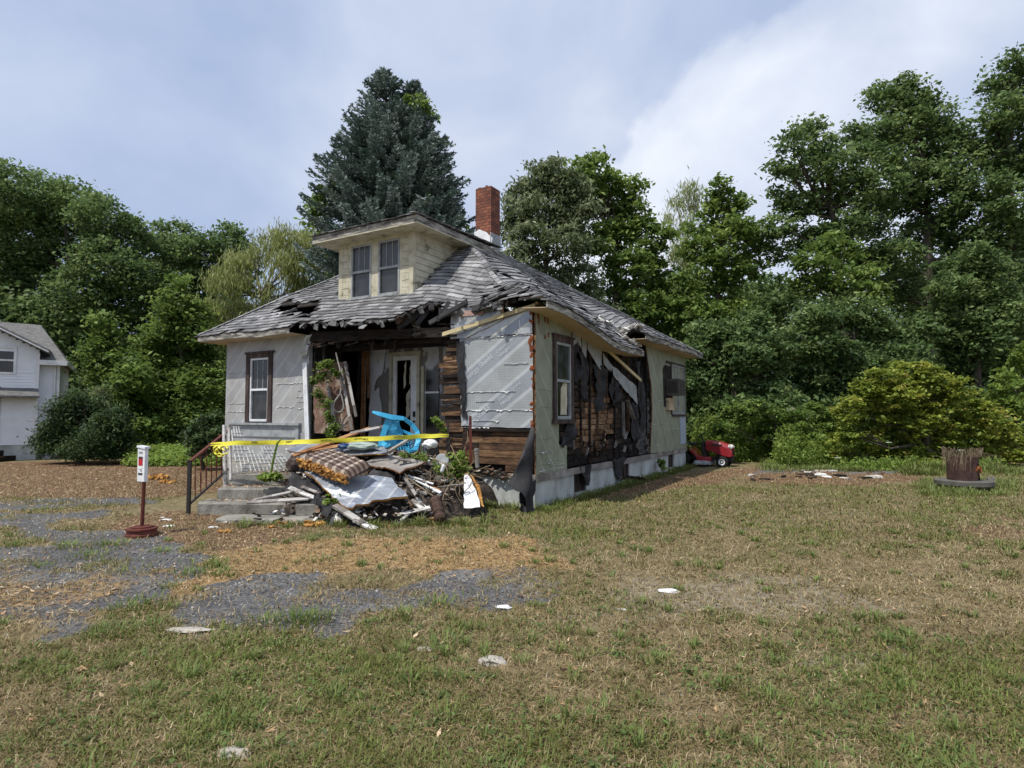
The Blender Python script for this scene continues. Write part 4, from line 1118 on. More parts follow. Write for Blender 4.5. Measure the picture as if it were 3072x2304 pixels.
# fine litter all over the mound
lb = MB()
for i in range(1500):
    x, y = rnd.uniform(-4.3, -.95), rnd.uniform(8.8, 11.6); h = heapz(x, y)
    if h < .03 and rnd.random() < .75: continue
    L = rnd.uniform(.03, .16); rot = Matrix.Rotation(rnd.uniform(0, 6.3), 3, 'Z') @ Matrix.Rotation(rnd.uniform(-.7, .7), 3, 'Y')
    lb.box((x, y, max(0, h) + rnd.uniform(.0, .08)), (L, rnd.uniform(.01, .06), rnd.uniform(.004, .02)), rot, jit=.006)
M_lit = surf('mixed_litter', [(.1, (.012, .011, .01)), (.35, (.07, .05, .04)), (.55, (.2, .12, .07)), (.75, (.34, .29, .24)), (.95, (.6, .58, .54))], 3, island=1.0, bump=.3)
lo = lb.build('rubble_litter', M_lit); tag(lo, 'splinters and broken scraps strewn over the rubble heap', 'litter', kind='stuff')

def board(a, b_, w, th, mat, label, name='board', cat='board', group=None, up=(0, -.3, 1), jit=.006):
    a, b_ = Vector(a), Vector(b_); c = (a + b_) / 2; mb = MB()
    n = 5
    for i in range(n):      # slightly bowed, splintered ends
        p, q = a.lerp(b_, i / n), a.lerp(b_, (i + 1) / n)
        bow = Vector((0, 0, .008))
        mb.beam(p, q, w, th, up, jit=0 if 0 < i < n - 1 else jit)
    return top(name, mb, mat, c, label, cat, group)
GB = 'loose boards in the debris heap'
B = [
 ((878, 1368, 10.0), (1110, 1284, 11.0), .11, .03, M_brownwood, 'long brown board slanting up to the right behind the mattress'),
 ((935, 1352, 10.2), (1090, 1326, 10.6), .14, .025, M_brownwood, 'wide orange brown board under the caution tape'),
 ((1165, 1355, 9.9), (1258, 1300, 10.4), .05, .04, M_oldwood, 'grey stick propped through the blue chair'),
 ((1004, 1516, 8.85), (1090, 1570, 8.55), .1, .03, M_oldwood, 'grooved grey board running from the foil sheet to the ground'),
 ((1065, 1558, 8.6), (1128, 1590, 8.5), .1, .03, M_peel, 'short white painted board end lying in the grass'),
 ((1212, 1430, 9.7), (1275, 1530, 9.2), .05, .03, M_oldwood, 'grey lath hanging down the right side of the heap'),
 ((1235, 1500, 9.2), (1275, 1532, 9.1), .07, .02, M_peel, 'pale splintered lath end at the foot of the heap'),
 ((1222, 1425, 9.8), (1300, 1452, 9.6), .03, .015, M_white, 'white lath strip sticking out right above the pale sticks'),
 ((1230, 1432, 9.8), (1322, 1478, 9.5), .04, .015, M_white, 'longest white lath strip pointing down to the right'),
 ((1255, 1437, 9.75), (1290, 1475, 9.6), .025, .015, M_oldwood, 'thin grey lath crossing the white strips'),
 ((1312, 1461, 9.6), (1450, 1447, 9.9), .025, .02, M_oldwood, 'thin pale pole lying level towards the white foam piece'),
 ((742, 1508, 9.25), (975, 1492, 9.2), .1, .02, M_oldwood, 'long curled grey plank lying on the concrete blocks'),
 ((760, 1500, 9.35), (900, 1470, 9.4), .07, .02, M_oldwood, 'narrow grey plank just above the curled plank'),
 ((868, 1463, 9.3), (948, 1495, 9.2), .08, .02, M_peel, 'white flaking board left of the foil sheet'),
 ((905, 1460, 9.35), (960, 1480, 9.25), .05, .02, M_oldwood, 'short grey board beside the flaking board'),
 ((858, 1348, 10.4), (910, 1388, 10.1), .02, .02, M_white, 'thin white stick leaning by the left of the heap'),
 ((1050, 1300, 10.8), (1160, 1278, 11.0), .12, .02, M_oldwood, 'pale weathered board left of the blue chair'),
 ((1190, 1375, 9.9), (1300, 1395, 9.9), .06, .02, M_oldwood, 'flat grey board below the blue chair'),
 ((1240, 1530, 9.0), (1190, 1572, 8.8), .05, .02, M_oldwood, 'slim grey board on the ground below the heap'),
 ((1190, 1545, 8.9), (1290, 1522, 9.1), .08, .015, M_peel, 'pale green white board at the foot of the heap'),
]
for a, b_, w, th, m, lab in B: board(P(*a), P(*b_), w, th, m, lab, group=GB)
MK = {'left of the mattress': (880, 1420), 'under the mattress corner': (985, 1470), 'right of the large silver sheet': (1250, 1460), 'below the blue chair': (1190, 1370), 'behind the mattress': (1010, 1350), 'beside the taped iron post': (1320, 1370), 'above the concrete blocks': (830, 1480), 'below the large silver sheet': (1130, 1540), 'beside the carpet roll': (1280, 1520), 'near the steps': (790, 1450)}
def pix(p):
    d = p - Vector((0, 0, CH)); fw = d.y * math.cos(TH) + d.z * math.sin(TH); up = -d.y * math.sin(TH) + d.z * math.cos(TH)
    return 1536 + F * d.x / fw, 1152 - F * up / fw
SEEN = set()
for i in range(90):         # broken boards
    x, y = rnd.uniform(-3.9, -1.1), rnd.uniform(9.1, 11.2); z = heapz(x, y) + rnd.uniform(.0, .1)
    a = rnd.uniform(0, 6.3); L = rnd.uniform(.15, .45); dz = rnd.uniform(-.16, .1)
    d = Vector((math.cos(a) * L, math.sin(a) * L * .7, dz))
    mm, cn = rnd.choice([(M_oldwood, 'grey'), (M_oldwood, 'weathered'), (M_char, 'charred'), (M_char, 'black'), (M_brownwood, 'brown'), (M_peel, 'white flaked')])
    wd = rnd.uniform(.03, .09); u_, v_ = pix(Vector((x, y, z))); best = min(MK, key=lambda k: (MK[k][0] - u_) ** 2 + (MK[k][1] - v_) ** 2)
    lab = f"{'long' if L > .3 else 'short'} {'broad' if wd > .06 else 'narrow'} {cn} board scrap {best}"
    if lab in SEEN: continue
    SEEN.add(lab)
    board(Vector((x, y, z)) - d / 2, Vector((x, y, z)) + d / 2, wd, .015, mm, lab, name='board_scrap', cat='scrap', group='board scraps in the rubble')
# foil-faced sheets
def shtop(mb, mats, loc, label, name='foam_sheet', cat='insulation'): return top(name, mb, mats, loc, label, cat)
q = [P(914, 1411, 9.55), P(1040, 1520, 8.75), P(1226, 1488, 8.9), P(1172, 1440, 9.5)]
shtop(sheet(q[0], q[1], q[2], q[3], 14, 12, .03, .03, .035, 21), [M_foil_d, M_foam], q[1], 'large silver faced insulation sheet under the checked mattress')
q = [P(1098, 1388, 10.1), P(1196, 1416, 9.6), P(1283, 1384, 9.85), P(1140, 1360, 10.5)]
shtop(sheet(*q, 12, 8, .02, .02, .025, 22), [M_oldwood, M_brownwood], q[1], 'grey faced board tilted over the dark hollow right of the mattress', 'wall_board', 'board')
q = [P(985, 1372, 10.2), P(1165, 1358, 10.2), P(1150, 1338, 10.7), P(1000, 1345, 10.7)]
shtop(sheet(*q, 10, 6, .02, .02, .02, 23), [M_foil_d, M_foam], q[0], 'silver sheet lying flat behind the mattress')
q = [P(860, 1352, 10.3), P(960, 1360, 10.2), P(985, 1330, 10.8), P(905, 1322, 10.9)]
shtop(sheet(*q, 8, 6, .02, .02, .02, 24), [M_foil_d, M_foam], q[0], 'leftmost silver sheet beside the lattice')
q = [P(1090, 1445, 9.6), P(1190, 1480, 9.3), P(1185, 1425, 9.8), P(1120, 1405, 10.0)]
shtop(sheet(*q, 8, 6, .04, .03, .006, 25), [M_tar, M_tar], q[0], 'dark tar felt behind the large silver sheet', 'tar_felt', 'felt')
q = [P(850, 1460, 9.5), P(965, 1500, 9.1), P(960, 1440, 9.6), P(880, 1420, 9.9)]
shtop(sheet(*q, 9, 7, .05, .04, .006, 26), [M_tar, M_tar], q[0], 'crumpled black felt above the concrete blocks', 'tar_felt', 'felt')
q = [P(1050, 1590, 8.5), P(1110, 1592, 8.45), P(1105, 1575, 8.75), P(1050, 1572, 8.8)]
shtop(sheet(*q, 5, 4, .03, .03, .006, 27), [M_tar, M_tar], q[0], 'black felt scrap on the grass under the board end', 'tar_felt', 'felt')
q = [P(985, 1586, 8.75), P(1018, 1588, 8.7), P(1024, 1545, 8.85), P(1000, 1530, 8.95)]
shtop(sheet(*q, 5, 6, .01, .012, .03, 28), [M_peel, M_oldwood], q[0], 'white flaking shutter piece standing at the foot of the heap', 'shutter_piece', 'shutter')
q = [P(930, 1500, 9.0), P(985, 1555, 8.7), P(1000, 1510, 8.9), P(960, 1480, 9.2)]
shtop(sheet(*q, 7, 6, .05, .04, .006, 29), [M_tar, M_tar], q[0], 'black felt hanging beside the pale concrete block', 'tar_felt', 'felt')

# mattress: quilted brown check slab with torn foam edge
M_chk, n, l = nodemat('checked_fabric')
out = n.new('ShaderNodeOutputMaterial'); b = n.new('ShaderNodeBsdfPrincipled'); l.new(b.outputs[0], out.inputs[0]); b.inputs['Roughness'].default_value = .95
uvn = n.new('ShaderNodeAttribute'); uvn.attribute_name = 'cloth'; sp = n.new('ShaderNodeSeparateXYZ'); l.new(uvn.outputs['Vector'], sp.inputs[0])
def bandf(o_, k):
    m1 = n.new('ShaderNodeMath'); m1.operation = 'MULTIPLY'; m1.inputs[1].default_value = k; l.new(o_, m1.inputs[0])
    f1 = n.new('ShaderNodeMath'); f1.operation = 'FRACT'; l.new(m1.outputs[0], f1.inputs[0])
    g1 = n.new('ShaderNodeMath'); g1.operation = 'LESS_THAN'; g1.inputs[1].default_value = .45; l.new(f1.outputs[0], g1.inputs[0]); return g1.outputs[0]
s1 = n.new('ShaderNodeMath'); s1.operation = 'ADD'; l.new(bandf(sp.outputs[0], 6), s1.inputs[0]); l.new(bandf(sp.outputs[1], 5), s1.inputs[1])
s2 = n.new('ShaderNodeMath'); s2.operation = 'MULTIPLY'; s2.inputs[1].default_value = .45; l.new(s1.outputs[0], s2.inputs[0])
r = ramp(n, [(0, (.045, .026, .022)), (.45, (.13, .095, .075)), (.9, (.36, .3, .25))]); l.new(s2.outputs[0], r.inputs[0]); l.new(r.outputs[0], b.inputs['Base Color'])
matt = empty('mattress', P(1046, 1464, 9.0), 0, 'torn brown checked seat mattress with orange foam showing, lying on the silver sheet', 'mattress')
m00, m10, m11, m01 = P(905, 1392, 9.75), P(1046, 1452, 9.0), P(1113, 1413, 9.3), P(985, 1366, 10.05)
nn = (m10 - m00).cross(m01 - m00).normalized()
if nn.z < 0: nn = -nn
vs = []; uv = []
nU, nV = 36, 24; thk = .15
def mpt(a, b_, side):
    p = m00.lerp(m10, a).lerp(m01.lerp(m11, a), b_)
    ed = min(1, min(a, 1 - a) * 9, min(b_, 1 - b_) * 7); ed = math.sqrt(max(0, 1 - (1 - ed) ** 2))
    q = abs(math.sin(a * 6 * math.pi)) ** .5 * abs(math.sin(b_ * 5 * math.pi)) ** .5
    h = thk / 2 * ed + .022 * q * ed
    return p + nn * (thk / 2 + (h if side else -thk / 2 * ed) + .02 * math.sin(a * 3))
for side in (1, 0):
    for j in range(nV + 1):
        for i in range(nU + 1): vs.append(tuple(mpt(i / nU, j / nV, side) - Vector(matt.location))); uv.append((i / nU, j / nV, 0))
W = nU + 1; K = W * (nV + 1)
fs = [(j * W + i, j * W + i + 1, (j + 1) * W + i + 1, (j + 1) * W + i) for j in range(nV) for i in range(nU)]
fs += [tuple(K + x for x in f[::-1]) for f in fs]
bd = [i for i in range(nU)] + [j * W + nU for j in range(nV)] + [nV * W + i for i in range(nU, 0, -1)] + [j * W for j in range(nV, 0, -1)]
fs += [(bd[k], bd[k] + K, bd[(k + 1) % len(bd)] + K, bd[(k + 1) % len(bd)]) for k in range(len(bd))]
me = bpy.data.meshes.new('cover'); me.from_pydata(vs, [], fs); me.materials.append(M_chk)
at = me.attributes.new('cloth', 'FLOAT_VECTOR', 'POINT'); at.data.foreach_set('vector', [c for q in uv + [] for c in q])
me.polygons.foreach_set('use_smooth', [True] * len(me.polygons)); o = bpy.data.objects.new('cover', me); COL.objects.link(o); o.parent = matt
mb = MB()
for i in range(230):
    a = rnd.random(); p = m00.lerp(m10, a) + nn * (.01 + rnd.random() * .13) + (m00 - m01).normalized() * rnd.uniform(.0, .07) + Vector((0, 0, -.01))
    s_ = rnd.uniform(.02, .06); mb.box(p, (s_, s_ * .7, s_ * .8), Matrix.Rotation(rnd.uniform(0, 6), 3, 'Z') @ Matrix.Rotation(rnd.uniform(0, 6), 3, 'X'), jit=.01)
part('foam_filling', mb, M_foam, matt)
# orange foam chunks on the grass
for (px, py, s_, lab) in ((768, 1560, .09, 'small orange foam lump left of the concrete block'), (817, 1583, .07, 'flat orange foam crumb before the low slab'), (850, 1572, .1, 'orange foam clump beside the pale concrete block'), (940, 1578, .17, 'largest orange foam clump in the grass by the heap'), (678, 1598, .1, 'single orange foam lump on the brown mulch'), (1165, 1580, .06, 'tiny orange foam piece below the sticks'), (470, 1438, .3, 'wide yellow foam scrap on the far brown ground'), (500, 1450, .2, 'yellow foam shred beside the wide far scrap')):
    c = G(px, py); mb = MB(); s_ *= .75
    for k in range(9):
        q = c + Vector((rnd.uniform(-s_, s_), rnd.uniform(-s_, s_) * .5, rnd.uniform(.01, s_ * .4)))
        mb.box(q, (s_ * rnd.uniform(.3, .8), s_ * .5, s_ * rnd.uniform(.2, .5)), Matrix.Rotation(rnd.uniform(0, 6), 3, 'Z') @ Matrix.Rotation(rnd.uniform(-.6, .6), 3, 'X'), jit=s_ * .15)
    top('foam_chunk', mb, M_foam, c, lab, 'foam', 'orange foam chunks on the ground')

# blue plastic chair, tipped on its front with its back towards us
M_blue = surf('blue_plastic', [(.25, (.02, .26, .48)), (.7, (.06, .42, .68))], 3, rough=.35, bump=.03, spec=.5)
chr_ = empty('plastic_chair', (0, 0, 0), 0, 'sky blue plastic garden chair lying overturned on top of the heap', 'chair')
def tb(pts, w, th, up): # flat moulded strip through points
    mb = MB()
    pts = [P(*q) for q in pts]
    vs = []; n_ = len(pts)
    for i, p in enumerate(pts):
        d = (pts[min(i + 1, n_ - 1)] - pts[max(i - 1, 0)]).normalized(); u_ = Vector(up); y = u_.cross(d).normalized(); z = d.cross(y)
        ww = w[i] if hasattr(w, '__len__') else w
        for a, b_ in ((-1, -1), (1, -1), (1, 1), (-1, 1)): vs.append(p + y * a * ww / 2 + z * b_ * th / 2)
    fs = [(0, 1, 2, 3), tuple((n_ - 1) * 4 + k for k in (3, 2, 1, 0))]
    for i in range(n_ - 1):
        for k in range(4): a = i * 4 + k; b_ = i * 4 + (k + 1) % 4; fs.append((a, b_, b_ + 4, a + 4))
    mb.add(vs, fs); return mb
chr_.location = P(1160, 1340, 10.4)
part('armrest', tb([(1118, 1236, 10.2), (1138, 1242, 10.15), (1175, 1252, 10.15), (1212, 1256, 10.2)], [.04, .07, .085, .07], .03, (0, -1, .25)), M_blue, chr_, bevel=.004)
part('leg', tb([(1172, 1252, 10.2), (1160, 1275, 10.2), (1148, 1310, 10.2), (1140, 1340, 10.15)], [.15, .1, .09, .08], .04, (0, -1, .1)), M_blue, chr_, bevel=.004)
part('leg', tb([(1140, 1325, 10.2), (1162, 1338, 10.1), (1172, 1332, 10.1)], [.08, .08, .07], .04, (0, -1, .3)), M_blue, chr_, bevel=.004)
part('back_frame', tb([(1212, 1256, 10.3), (1236, 1274, 10.35), (1252, 1295, 10.35), (1256, 1322, 10.3), (1246, 1348, 10.2), (1228, 1354, 10.15), (1212, 1340, 10.15)], [.06, .07, .08, .09, .08, .07, .05], .045, (0, -1, 0)), M_blue, chr_, bevel=.004)
mb = sheet(P(1172, 1262, 10.3), P(1196, 1262, 10.6), P(1212, 1345, 10.55), P(1150, 1330, 10.25), 10, 10, .02, .0, .018, 77, curl=lambda a, b_: -.08 * math.sin(a * math.pi) * .8); part('seat', mb, [M_blue, M_blue], chr_, smooth=False)
mb = MB()
for k in range(7):
    mb.tube([P(1190 + k * 9, 1300 + k * 2, 10.35), P(1184 + k * 10, 1325, 10.4), P(1196 + k * 8, 1350, 10.25)], .008, 6)
    mb.tube([P(1188, 1302 + k * 7, 10.36), P(1222, 1310 + k * 6, 10.42), P(1252, 1300 + k * 7, 10.32)], .008, 6)
part('backrest_lattice', mb, M_blue, chr_)
part('seat_edge', tb([(1178, 1258, 10.35), (1200, 1290, 10.6), (1225, 1300, 10.6), (1250, 1310, 10.4)], .05, .02, (0, -1, 0)), M_blue, chr_)

# things on the heap
def bag(c, r, mat, label, name, cat, sq=(1, .8, .6), seed=0):
    mb = MB(); prof = 10; vs = []; fs = []
    for j in range(prof + 1):
        for i in range(16):
            th = math.pi * j / prof; ph = 2 * math.pi * i / 16
            d = Vector((math.sin(th) * math.cos(ph), math.sin(th) * math.sin(ph), math.cos(th)))
            k = 1 + .28 * mnoise.noise(d * 2.2 + Vector((seed, 0, 0))) + .1 * mnoise.noise(d * 6)
            vs.append(Vector(c) + Vector((d.x * sq[0], d.y * sq[1], d.z * sq[2])) * r * k)
    for j in range(prof):
        for i in range(16): a = j * 16 + i; b_ = j * 16 + (i + 1) % 16; fs.append((a, b_, b_ + 16, a + 16))
    mb.add(vs, fs); return top(name, mb, mat, c, label, cat)
bag(P(1290, 1332, 10.2), .13, M_white, 'crumpled white bag right of the blue chair', 'plastic_bag', 'bag', seed=3)
bag(P(1085, 1338, 10.4), .2, plain('sage_cloth', (.33, .4, .36), .8), 'pale green cloth bundle behind the mattress', 'cloth_bundle', 'cloth', (1.5, .7, .35), 5)
bag(P(1035, 1338, 10.35), .08, plain('navy_plastic', (.02, .06, .16), .4), 'small dark blue bottle lying behind the mattress', 'bottle', 'bottle', (1.6, .7, .6), 6)
bag(P(1016, 1353, 10.2), .06, plain('slate_plastic', (.03, .04, .07), .4), 'slate blue cap near the mattress corner', 'jar_lid', 'lid', (1.3, .8, .6), 9)
bag(P(880, 1393, 9.9), .13, M_casing, 'dark lumpy sack at the left corner of the mattress', 'sack', 'sack', (.9, .7, 1.0), 12)
mb = MB(); c = P(1326, 1382, 10.0); mb.lathe([(.0, .0), (.1, .0), (.115, .02), (.1, .03), (.0, .025)], c, 24, rot=Matrix.Rotation(R(70), 3, 'X')); top('round_lid', mb, M_greysash, c, 'round grey metal lid hanging at the right of the heap', 'lid')
mb = MB(); c = P(1326, 1412, 9.8); mb.tube([P(1334, 1394, 9.8), P(1330, 1400, 9.8), P(1326, 1412, 9.8), P(1322, 1416, 9.8)], [.03, .035, .03, .02], 8); top('white_bottle', mb, M_white, c, 'slim white plastic bottle standing in the brush right of the heap', 'bottle')
mb = MB(); q0, q1 = P(1306, 1495, 9.1), P(1322, 1562, 8.75)
for k in range(12): mb.tube([q0.lerp(q1, k / 12), q0.lerp(q1, (k + .9) / 12)], [.075 + .012 * (k % 3), .07 + .012 * ((k + 1) % 3)], 12, r=.2 + .2 * (k % 3))
top('carpet_roll', mb, surf('brown_carpet', [(.3, (.03, .018, .014)), (.7, (.13, .08, .06))], 9, attr='rnd', island=.4), q1, 'brown patterned carpet roll standing out from the heap', 'roll')
# wires, twigs and dead vines right of the heap
wb_ = MB()
for i in range(70):
    p = P(rnd.uniform(1290, 1400), rnd.uniform(1380, 1530), rnd.uniform(9.3, 10.2))
    pts = [p]
    d = Vector((rnd.uniform(-.5, .5), rnd.uniform(-.2, .2), rnd.uniform(-.6, .6)))
    for k in range(5): d += Vector((rnd.uniform(-.3, .3), rnd.uniform(-.1, .1), rnd.uniform(-.35, .25))); pts.append(pts[-1] + d * .13)
    pts = [Vector((q.x, q.y, max(q.z, .01))) for q in pts]
    wb_.tube(pts, rnd.uniform(.004, .009), 5)
tag(wb_.build('dead_vines', surf('dry_vine', [(.3, (.12, .085, .05)), (.7, (.36, .28, .18))], 5, island=.5)), 'tangle of dry tan vines between the heap and the white foam', 'vines', kind='stuff')
# white-faced foam piece against the foundation
q = [G(1392, 1524), G(1440, 1522), P(1420, 1425, 9.75), P(1392, 1422, 9.75)]
wf = MB(); d = Vector((0, .06, 0)); poly = ragged([(1392, 1524), (1440, 1521), (1438, 1500), (1428, 1470), (1415, 1440), (1404, 1423), (1393, 1424)], 3, 12, 6)
vs = [P(a, b_, 9.45 + (1524 - b_) * .003) for a, b_ in poly]
n_ = len(vs); wf.add(vs + [v + Vector((.0, .06, .01)) for v in vs], [tuple(range(n_)), tuple(range(2 * n_ - 1, n_ - 1, -1))], 0)
for i in range(n_): j = (i + 1) % n_; wf.f.append((i, i + n_, j + n_, j)); wf.mi.append(1)
ob = top('foam_offcut', wf, [M_white, M_foam], G(1415, 1524), 'white faced foam offcut with a torn orange edge standing near the house corner', 'insulation')
wf = MB(); poly = ragged([(1412, 1424), (1424, 1438), (1434, 1480), (1442, 1516), (1452, 1521), (1440, 1460)], 1.5, 14, 7)
vs = [P(a, b_, 9.53 + (1524 - b_) * .003) for a, b_ in poly]; n_ = len(vs); wf.add(vs + [v + Vector((.0, .03, .01)) for v in vs], [tuple(range(n_)), tuple(range(2 * n_ - 1, n_ - 1, -1))], 0)
for i in range(n_): j = (i + 1) % n_; wf.f.append((i, i + n_, j + n_, j)); wf.mi.append(0)
part('torn_edge', wf, M_foam, ob)
# black tar paper peeled away from the near corner
tc = MB(); 
def tpn(a, b_):   # a across, b down
    tl, tr_ = P(1592, 1282, 10.22), P(1600, 1282, 10.24); bl, br_ = P(1524, 1452, 9.85), P(1604, 1528, 10.0)
    p = tl.lerp(tr_, a).lerp(bl.lerp(br_, a), b_)
    return p + Vector((.03 * math.sin(a * 9 + b_ * 3), -.16 * math.sin(a * 3.1) * b_ + .05 * math.sin(b_ * 8 + a * 5), .0))
nU, nV = 14, 18; vs = []
for j in range(nV + 1):
    for i in range(nU + 1):
        a, b_ = i / nU, j / nV; p = tpn(a, b_)
        if j == nV: p.z += rnd.uniform(-.06, .1) if i < 9 else -p.z + .02
        vs.append(p)
W = nU + 1; fs = [(j * W + i, j * W + i + 1, (j + 1) * W + i + 1, (j + 1) * W + i) for j in range(nV) for i in range(nU)]
tc.add(vs + [v + Vector((.002, .006, 0)) for v in vs], fs + [tuple(len(vs) + x for x in f[::-1]) for f in fs])
o = tc.build('peeled_tar_paper', M_tar, None, smooth=True)
o.matrix_world = Matrix.Identity(4); o.parent = house; o.matrix_parent_inverse = (Matrix.Translation(HN) @ Matrix.Rotation(-HA, 4, 'Z')).inverted()
q = [P(1560, 1445, 9.95), P(1604, 1445, 10.15), P(1597, 1536, 9.9), P(1562, 1532, 9.7)]
o = sheet(*q, 6, 10, .05, .02, .006, 90).build('peeled_tar_paper', [M_tar, M_tar], None)
o.parent = house; o.matrix_parent_inverse = (Matrix.Translation(HN) @ Matrix.Rotation(-HA, 4, 'Z')).inverted()
# rotten sill rubble at the corner
rs = MB()
for i in range(60):
    s = rnd.uniform(.1, 1.5); rs.box(H(s, -.04 + rnd.uniform(-.08, .04), .54 + rnd.uniform(-.06, .12)) , (rnd.uniform(.05, .25), .03, .02), Matrix.Rotation(rnd.uniform(-.7, .1), 3, 'Z') @ Matrix.Rotation(rnd.uniform(-.6, .6), 3, 'Y'), jit=.01)
o = rs.build('rotten_sill', M_lit, None); o.parent = house; o.matrix_parent_inverse = (Matrix.Translation(HN) @ Matrix.Rotation(-HA, 4, 'Z')).inverted()

# leaning panel with creeper, and looped cord, in the dark left of the porch
pn = MB(); a0, a1, a2, a3 = P(932, 1085, 13.4), P(1042, 1085, 13.1), P(1062, 1290, 12.6), P(945, 1300, 12.9)
pm = sheet(a3, a2, a1, a0, 6, 14, .01, .02, .04, 31)
pr = top('leaning_door', pm, [surf('rotten_door', [(.3, (.05, .03, .022)), (.5, (.15, .09, .065)), (.62, (.3, .25, .2)), (.8, (.42, .38, .33))], 4, bump=.4, stretch=(1, 1, .5)), M_char], a3, 'rotten brown door panel leaning in the porch opening under creeper', 'door')
for q0, q1, lab in (((1022, 1100, 12.95), (1055, 1290, 12.4), 'middle split lath beside the cord loop'), ((980, 1140, 13.0), (1010, 1300, 12.5), 'leftmost grey lath crossing the creeper'), ((1035, 1085, 12.9), (1068, 1250, 12.5), 'rightmost lath at the edge of the dark doorway')):
    board(P(*q0), P(*q1), .06, .02, M_oldwood, lab, name='lath', cat='lath', group='laths by the leaning door', up=(0, 1, 0))
mb = MB(); pts = [(1008, 1058, 12.7), (1014, 1085, 12.7), (1020, 1110, 12.65), (1022, 1170, 12.6), (1018, 1185, 12.6), (1004, 1205, 12.6), (1001, 1225, 12.6), (1010, 1235, 12.6), (1024, 1234, 12.6), (1031, 1220, 12.6), (1028, 1200, 12.6), (1022, 1178, 12.6)]
P2 = [P(*q) for q in pts]; sm_ = []
for i in range(len(P2) - 1):
    p0, p1, p2, p3 = P2[max(i - 1, 0)], P2[i], P2[i + 1], P2[min(i + 2, len(P2) - 1)]
    for k in range(4):
        t = k / 4; sm_.append(.5 * ((2 * p1) + (p2 - p0) * t + (2 * p0 - 5 * p1 + 4 * p2 - p3) * t * t + (3 * p1 - p0 - 3 * p2 + p3) * t ** 3))
mb.tube(sm_, .016, 7); top('looped_cord', mb, surf('grey_cord', [(.3, (.25, .24, .22)), (.7, (.42, .4, .37))], 5), P2[3], 'grey cord hanging in a loop before the dark doorway', 'cord')

# ================================================================== LEAVES (numpy)
def leaves(C_, size, N_, drop=0.0, aspect=.55, rn=None, upb=.5, seed=0, tint=None):
    """N quads at centres C_ (n,3); returns V,F,attr"""
    g = np.random.default_rng(seed); n_ = len(C_)
    nr = g.normal(size=(n_, 3)); nr[:, 2] = np.abs(nr[:, 2]) + upb; nr /= np.linalg.norm(nr, axis=1, keepdims=True)
    t = g.normal(size=(n_, 3)); t[:, 2] -= drop
    t -= nr * (t * nr).sum(1, keepdims=True); t /= np.linalg.norm(t, axis=1, keepdims=True) + 1e-9
    if drop > 2:
        t = g.normal(size=(n_, 3)) * .35; t[:, 2] = -1; t /= np.linalg.norm(t, axis=1, keepdims=True)
        nr = np.cross(t, g.normal(size=(n_, 3))); nr /= np.linalg.norm(nr, axis=1, keepdims=True)
    bt = np.cross(nr, t); s = size * g.uniform(.45, 1.5, size=(n_, 1))
    a = C_ - t * s * .5; c = C_ + t * s * .5
    b_ = C_ + bt * s * aspect * .5 + nr * s * .1; d = C_ - bt * s * aspect * .5 + nr * s * .1
    V = np.stack([a, b_, c, d], 1).reshape(-1, 3); Fq = np.arange(4 * n_).reshape(-1, 4)
    return V, Fq
def lobes_cloud(lobes, per, rc, flat=.5, seed=0, inner=.35, clump=(26, 46)):
    """leaf centres scattered in clumps over a set of ellipsoid lobes [(centre, radius)]"""
    g = np.random.default_rng(seed); out = []; at = []
    for (c, r_) in lobes:
        c = np.array(c, float); nc = max(4, int(per * r_ * r_))
        d = g.normal(size=(nc, 3)); d /= np.linalg.norm(d, axis=1, keepdims=True)
        rad = r_ * (inner + (1 - inner) * g.random(nc) ** .45)
        cc_ = c + d * rad[:, None] * np.array([1, 1, .85])
        for q in cc_:
            k = int(g.integers(*clump)); rr_ = rc * g.uniform(.6, 1.3)
            o_ = g.normal(size=(k, 3)) * np.array([rr_, rr_, rr_ * flat]) * .6
            out.append(q + o_); at.append(np.clip(g.uniform(.2, .8) + g.normal(size=k) * .13, 0, 1))
    return np.concatenate(out), np.concatenate(at)
def trunk_mb(base, lobes, r0, loc, lean=0.0, nl=14, seed=0):
    rr = random.Random(seed); mb = MB()
    tops = max(q[0][2] + q[1] * .3 for q in lobes); cx = sum(q[0][0] for q in lobes) / len(lobes); cy = sum(q[0][1] for q in lobes) / len(lobes)
    pts = []; n_ = 9; b0 = Vector(base)
    for i in range(n_):
        t = i / (n_ - 1); p = Vector((b0.x + (cx - b0.x) * t ** 1.5, b0.y + (cy - b0.y) * t ** 1.5, tops * .86 * t - .1 * (i == 0)))
        p += Vector((rr.uniform(-.12, .12), rr.uniform(-.12, .12), 0)) * (i > 0); pts.append(p - loc)
    mb.tube(pts, [r0 * (1.25 if i == 0 else 1) * (1 - .82 * i / (n_ - 1)) for i in range(n_)], 9)
    ls = list(lobes); rr.shuffle(ls)
    for (c, r_) in ls[:nl]:
        c = Vector(c) - loc; t = max(.15, min(.85, (c.z - r_ * .8) / (tops * .86)))
        k = int(t * (n_ - 1)); a = pts[k].lerp(pts[min(k + 1, n_ - 1)], t * (n_ - 1) - k); m_ = a.lerp(c, .5) + Vector((rr.uniform(-.3, .3), rr.uniform(-.3, .3), -.12 * (c - a).length))
        r1 = r0 * .4 * (1 - .5 * t); mb.tube([a, a.lerp(m_, .55), m_, m_.lerp(c, .6), c], [r1, r1 * .85, r1 * .65, r1 * .42, r1 * .18], 6)
        for _ in range(3):
            e_ = c + Vector((rr.uniform(-1, 1), rr.uniform(-1, 1), rr.uniform(-.4, 1))) * r_ * .7; mb.tube([m_, m_.lerp(e_, .5) + Vector((0, 0, .1)), e_], [r1 * .35, r1 * .22, r1 * .08], 5)
    return mb
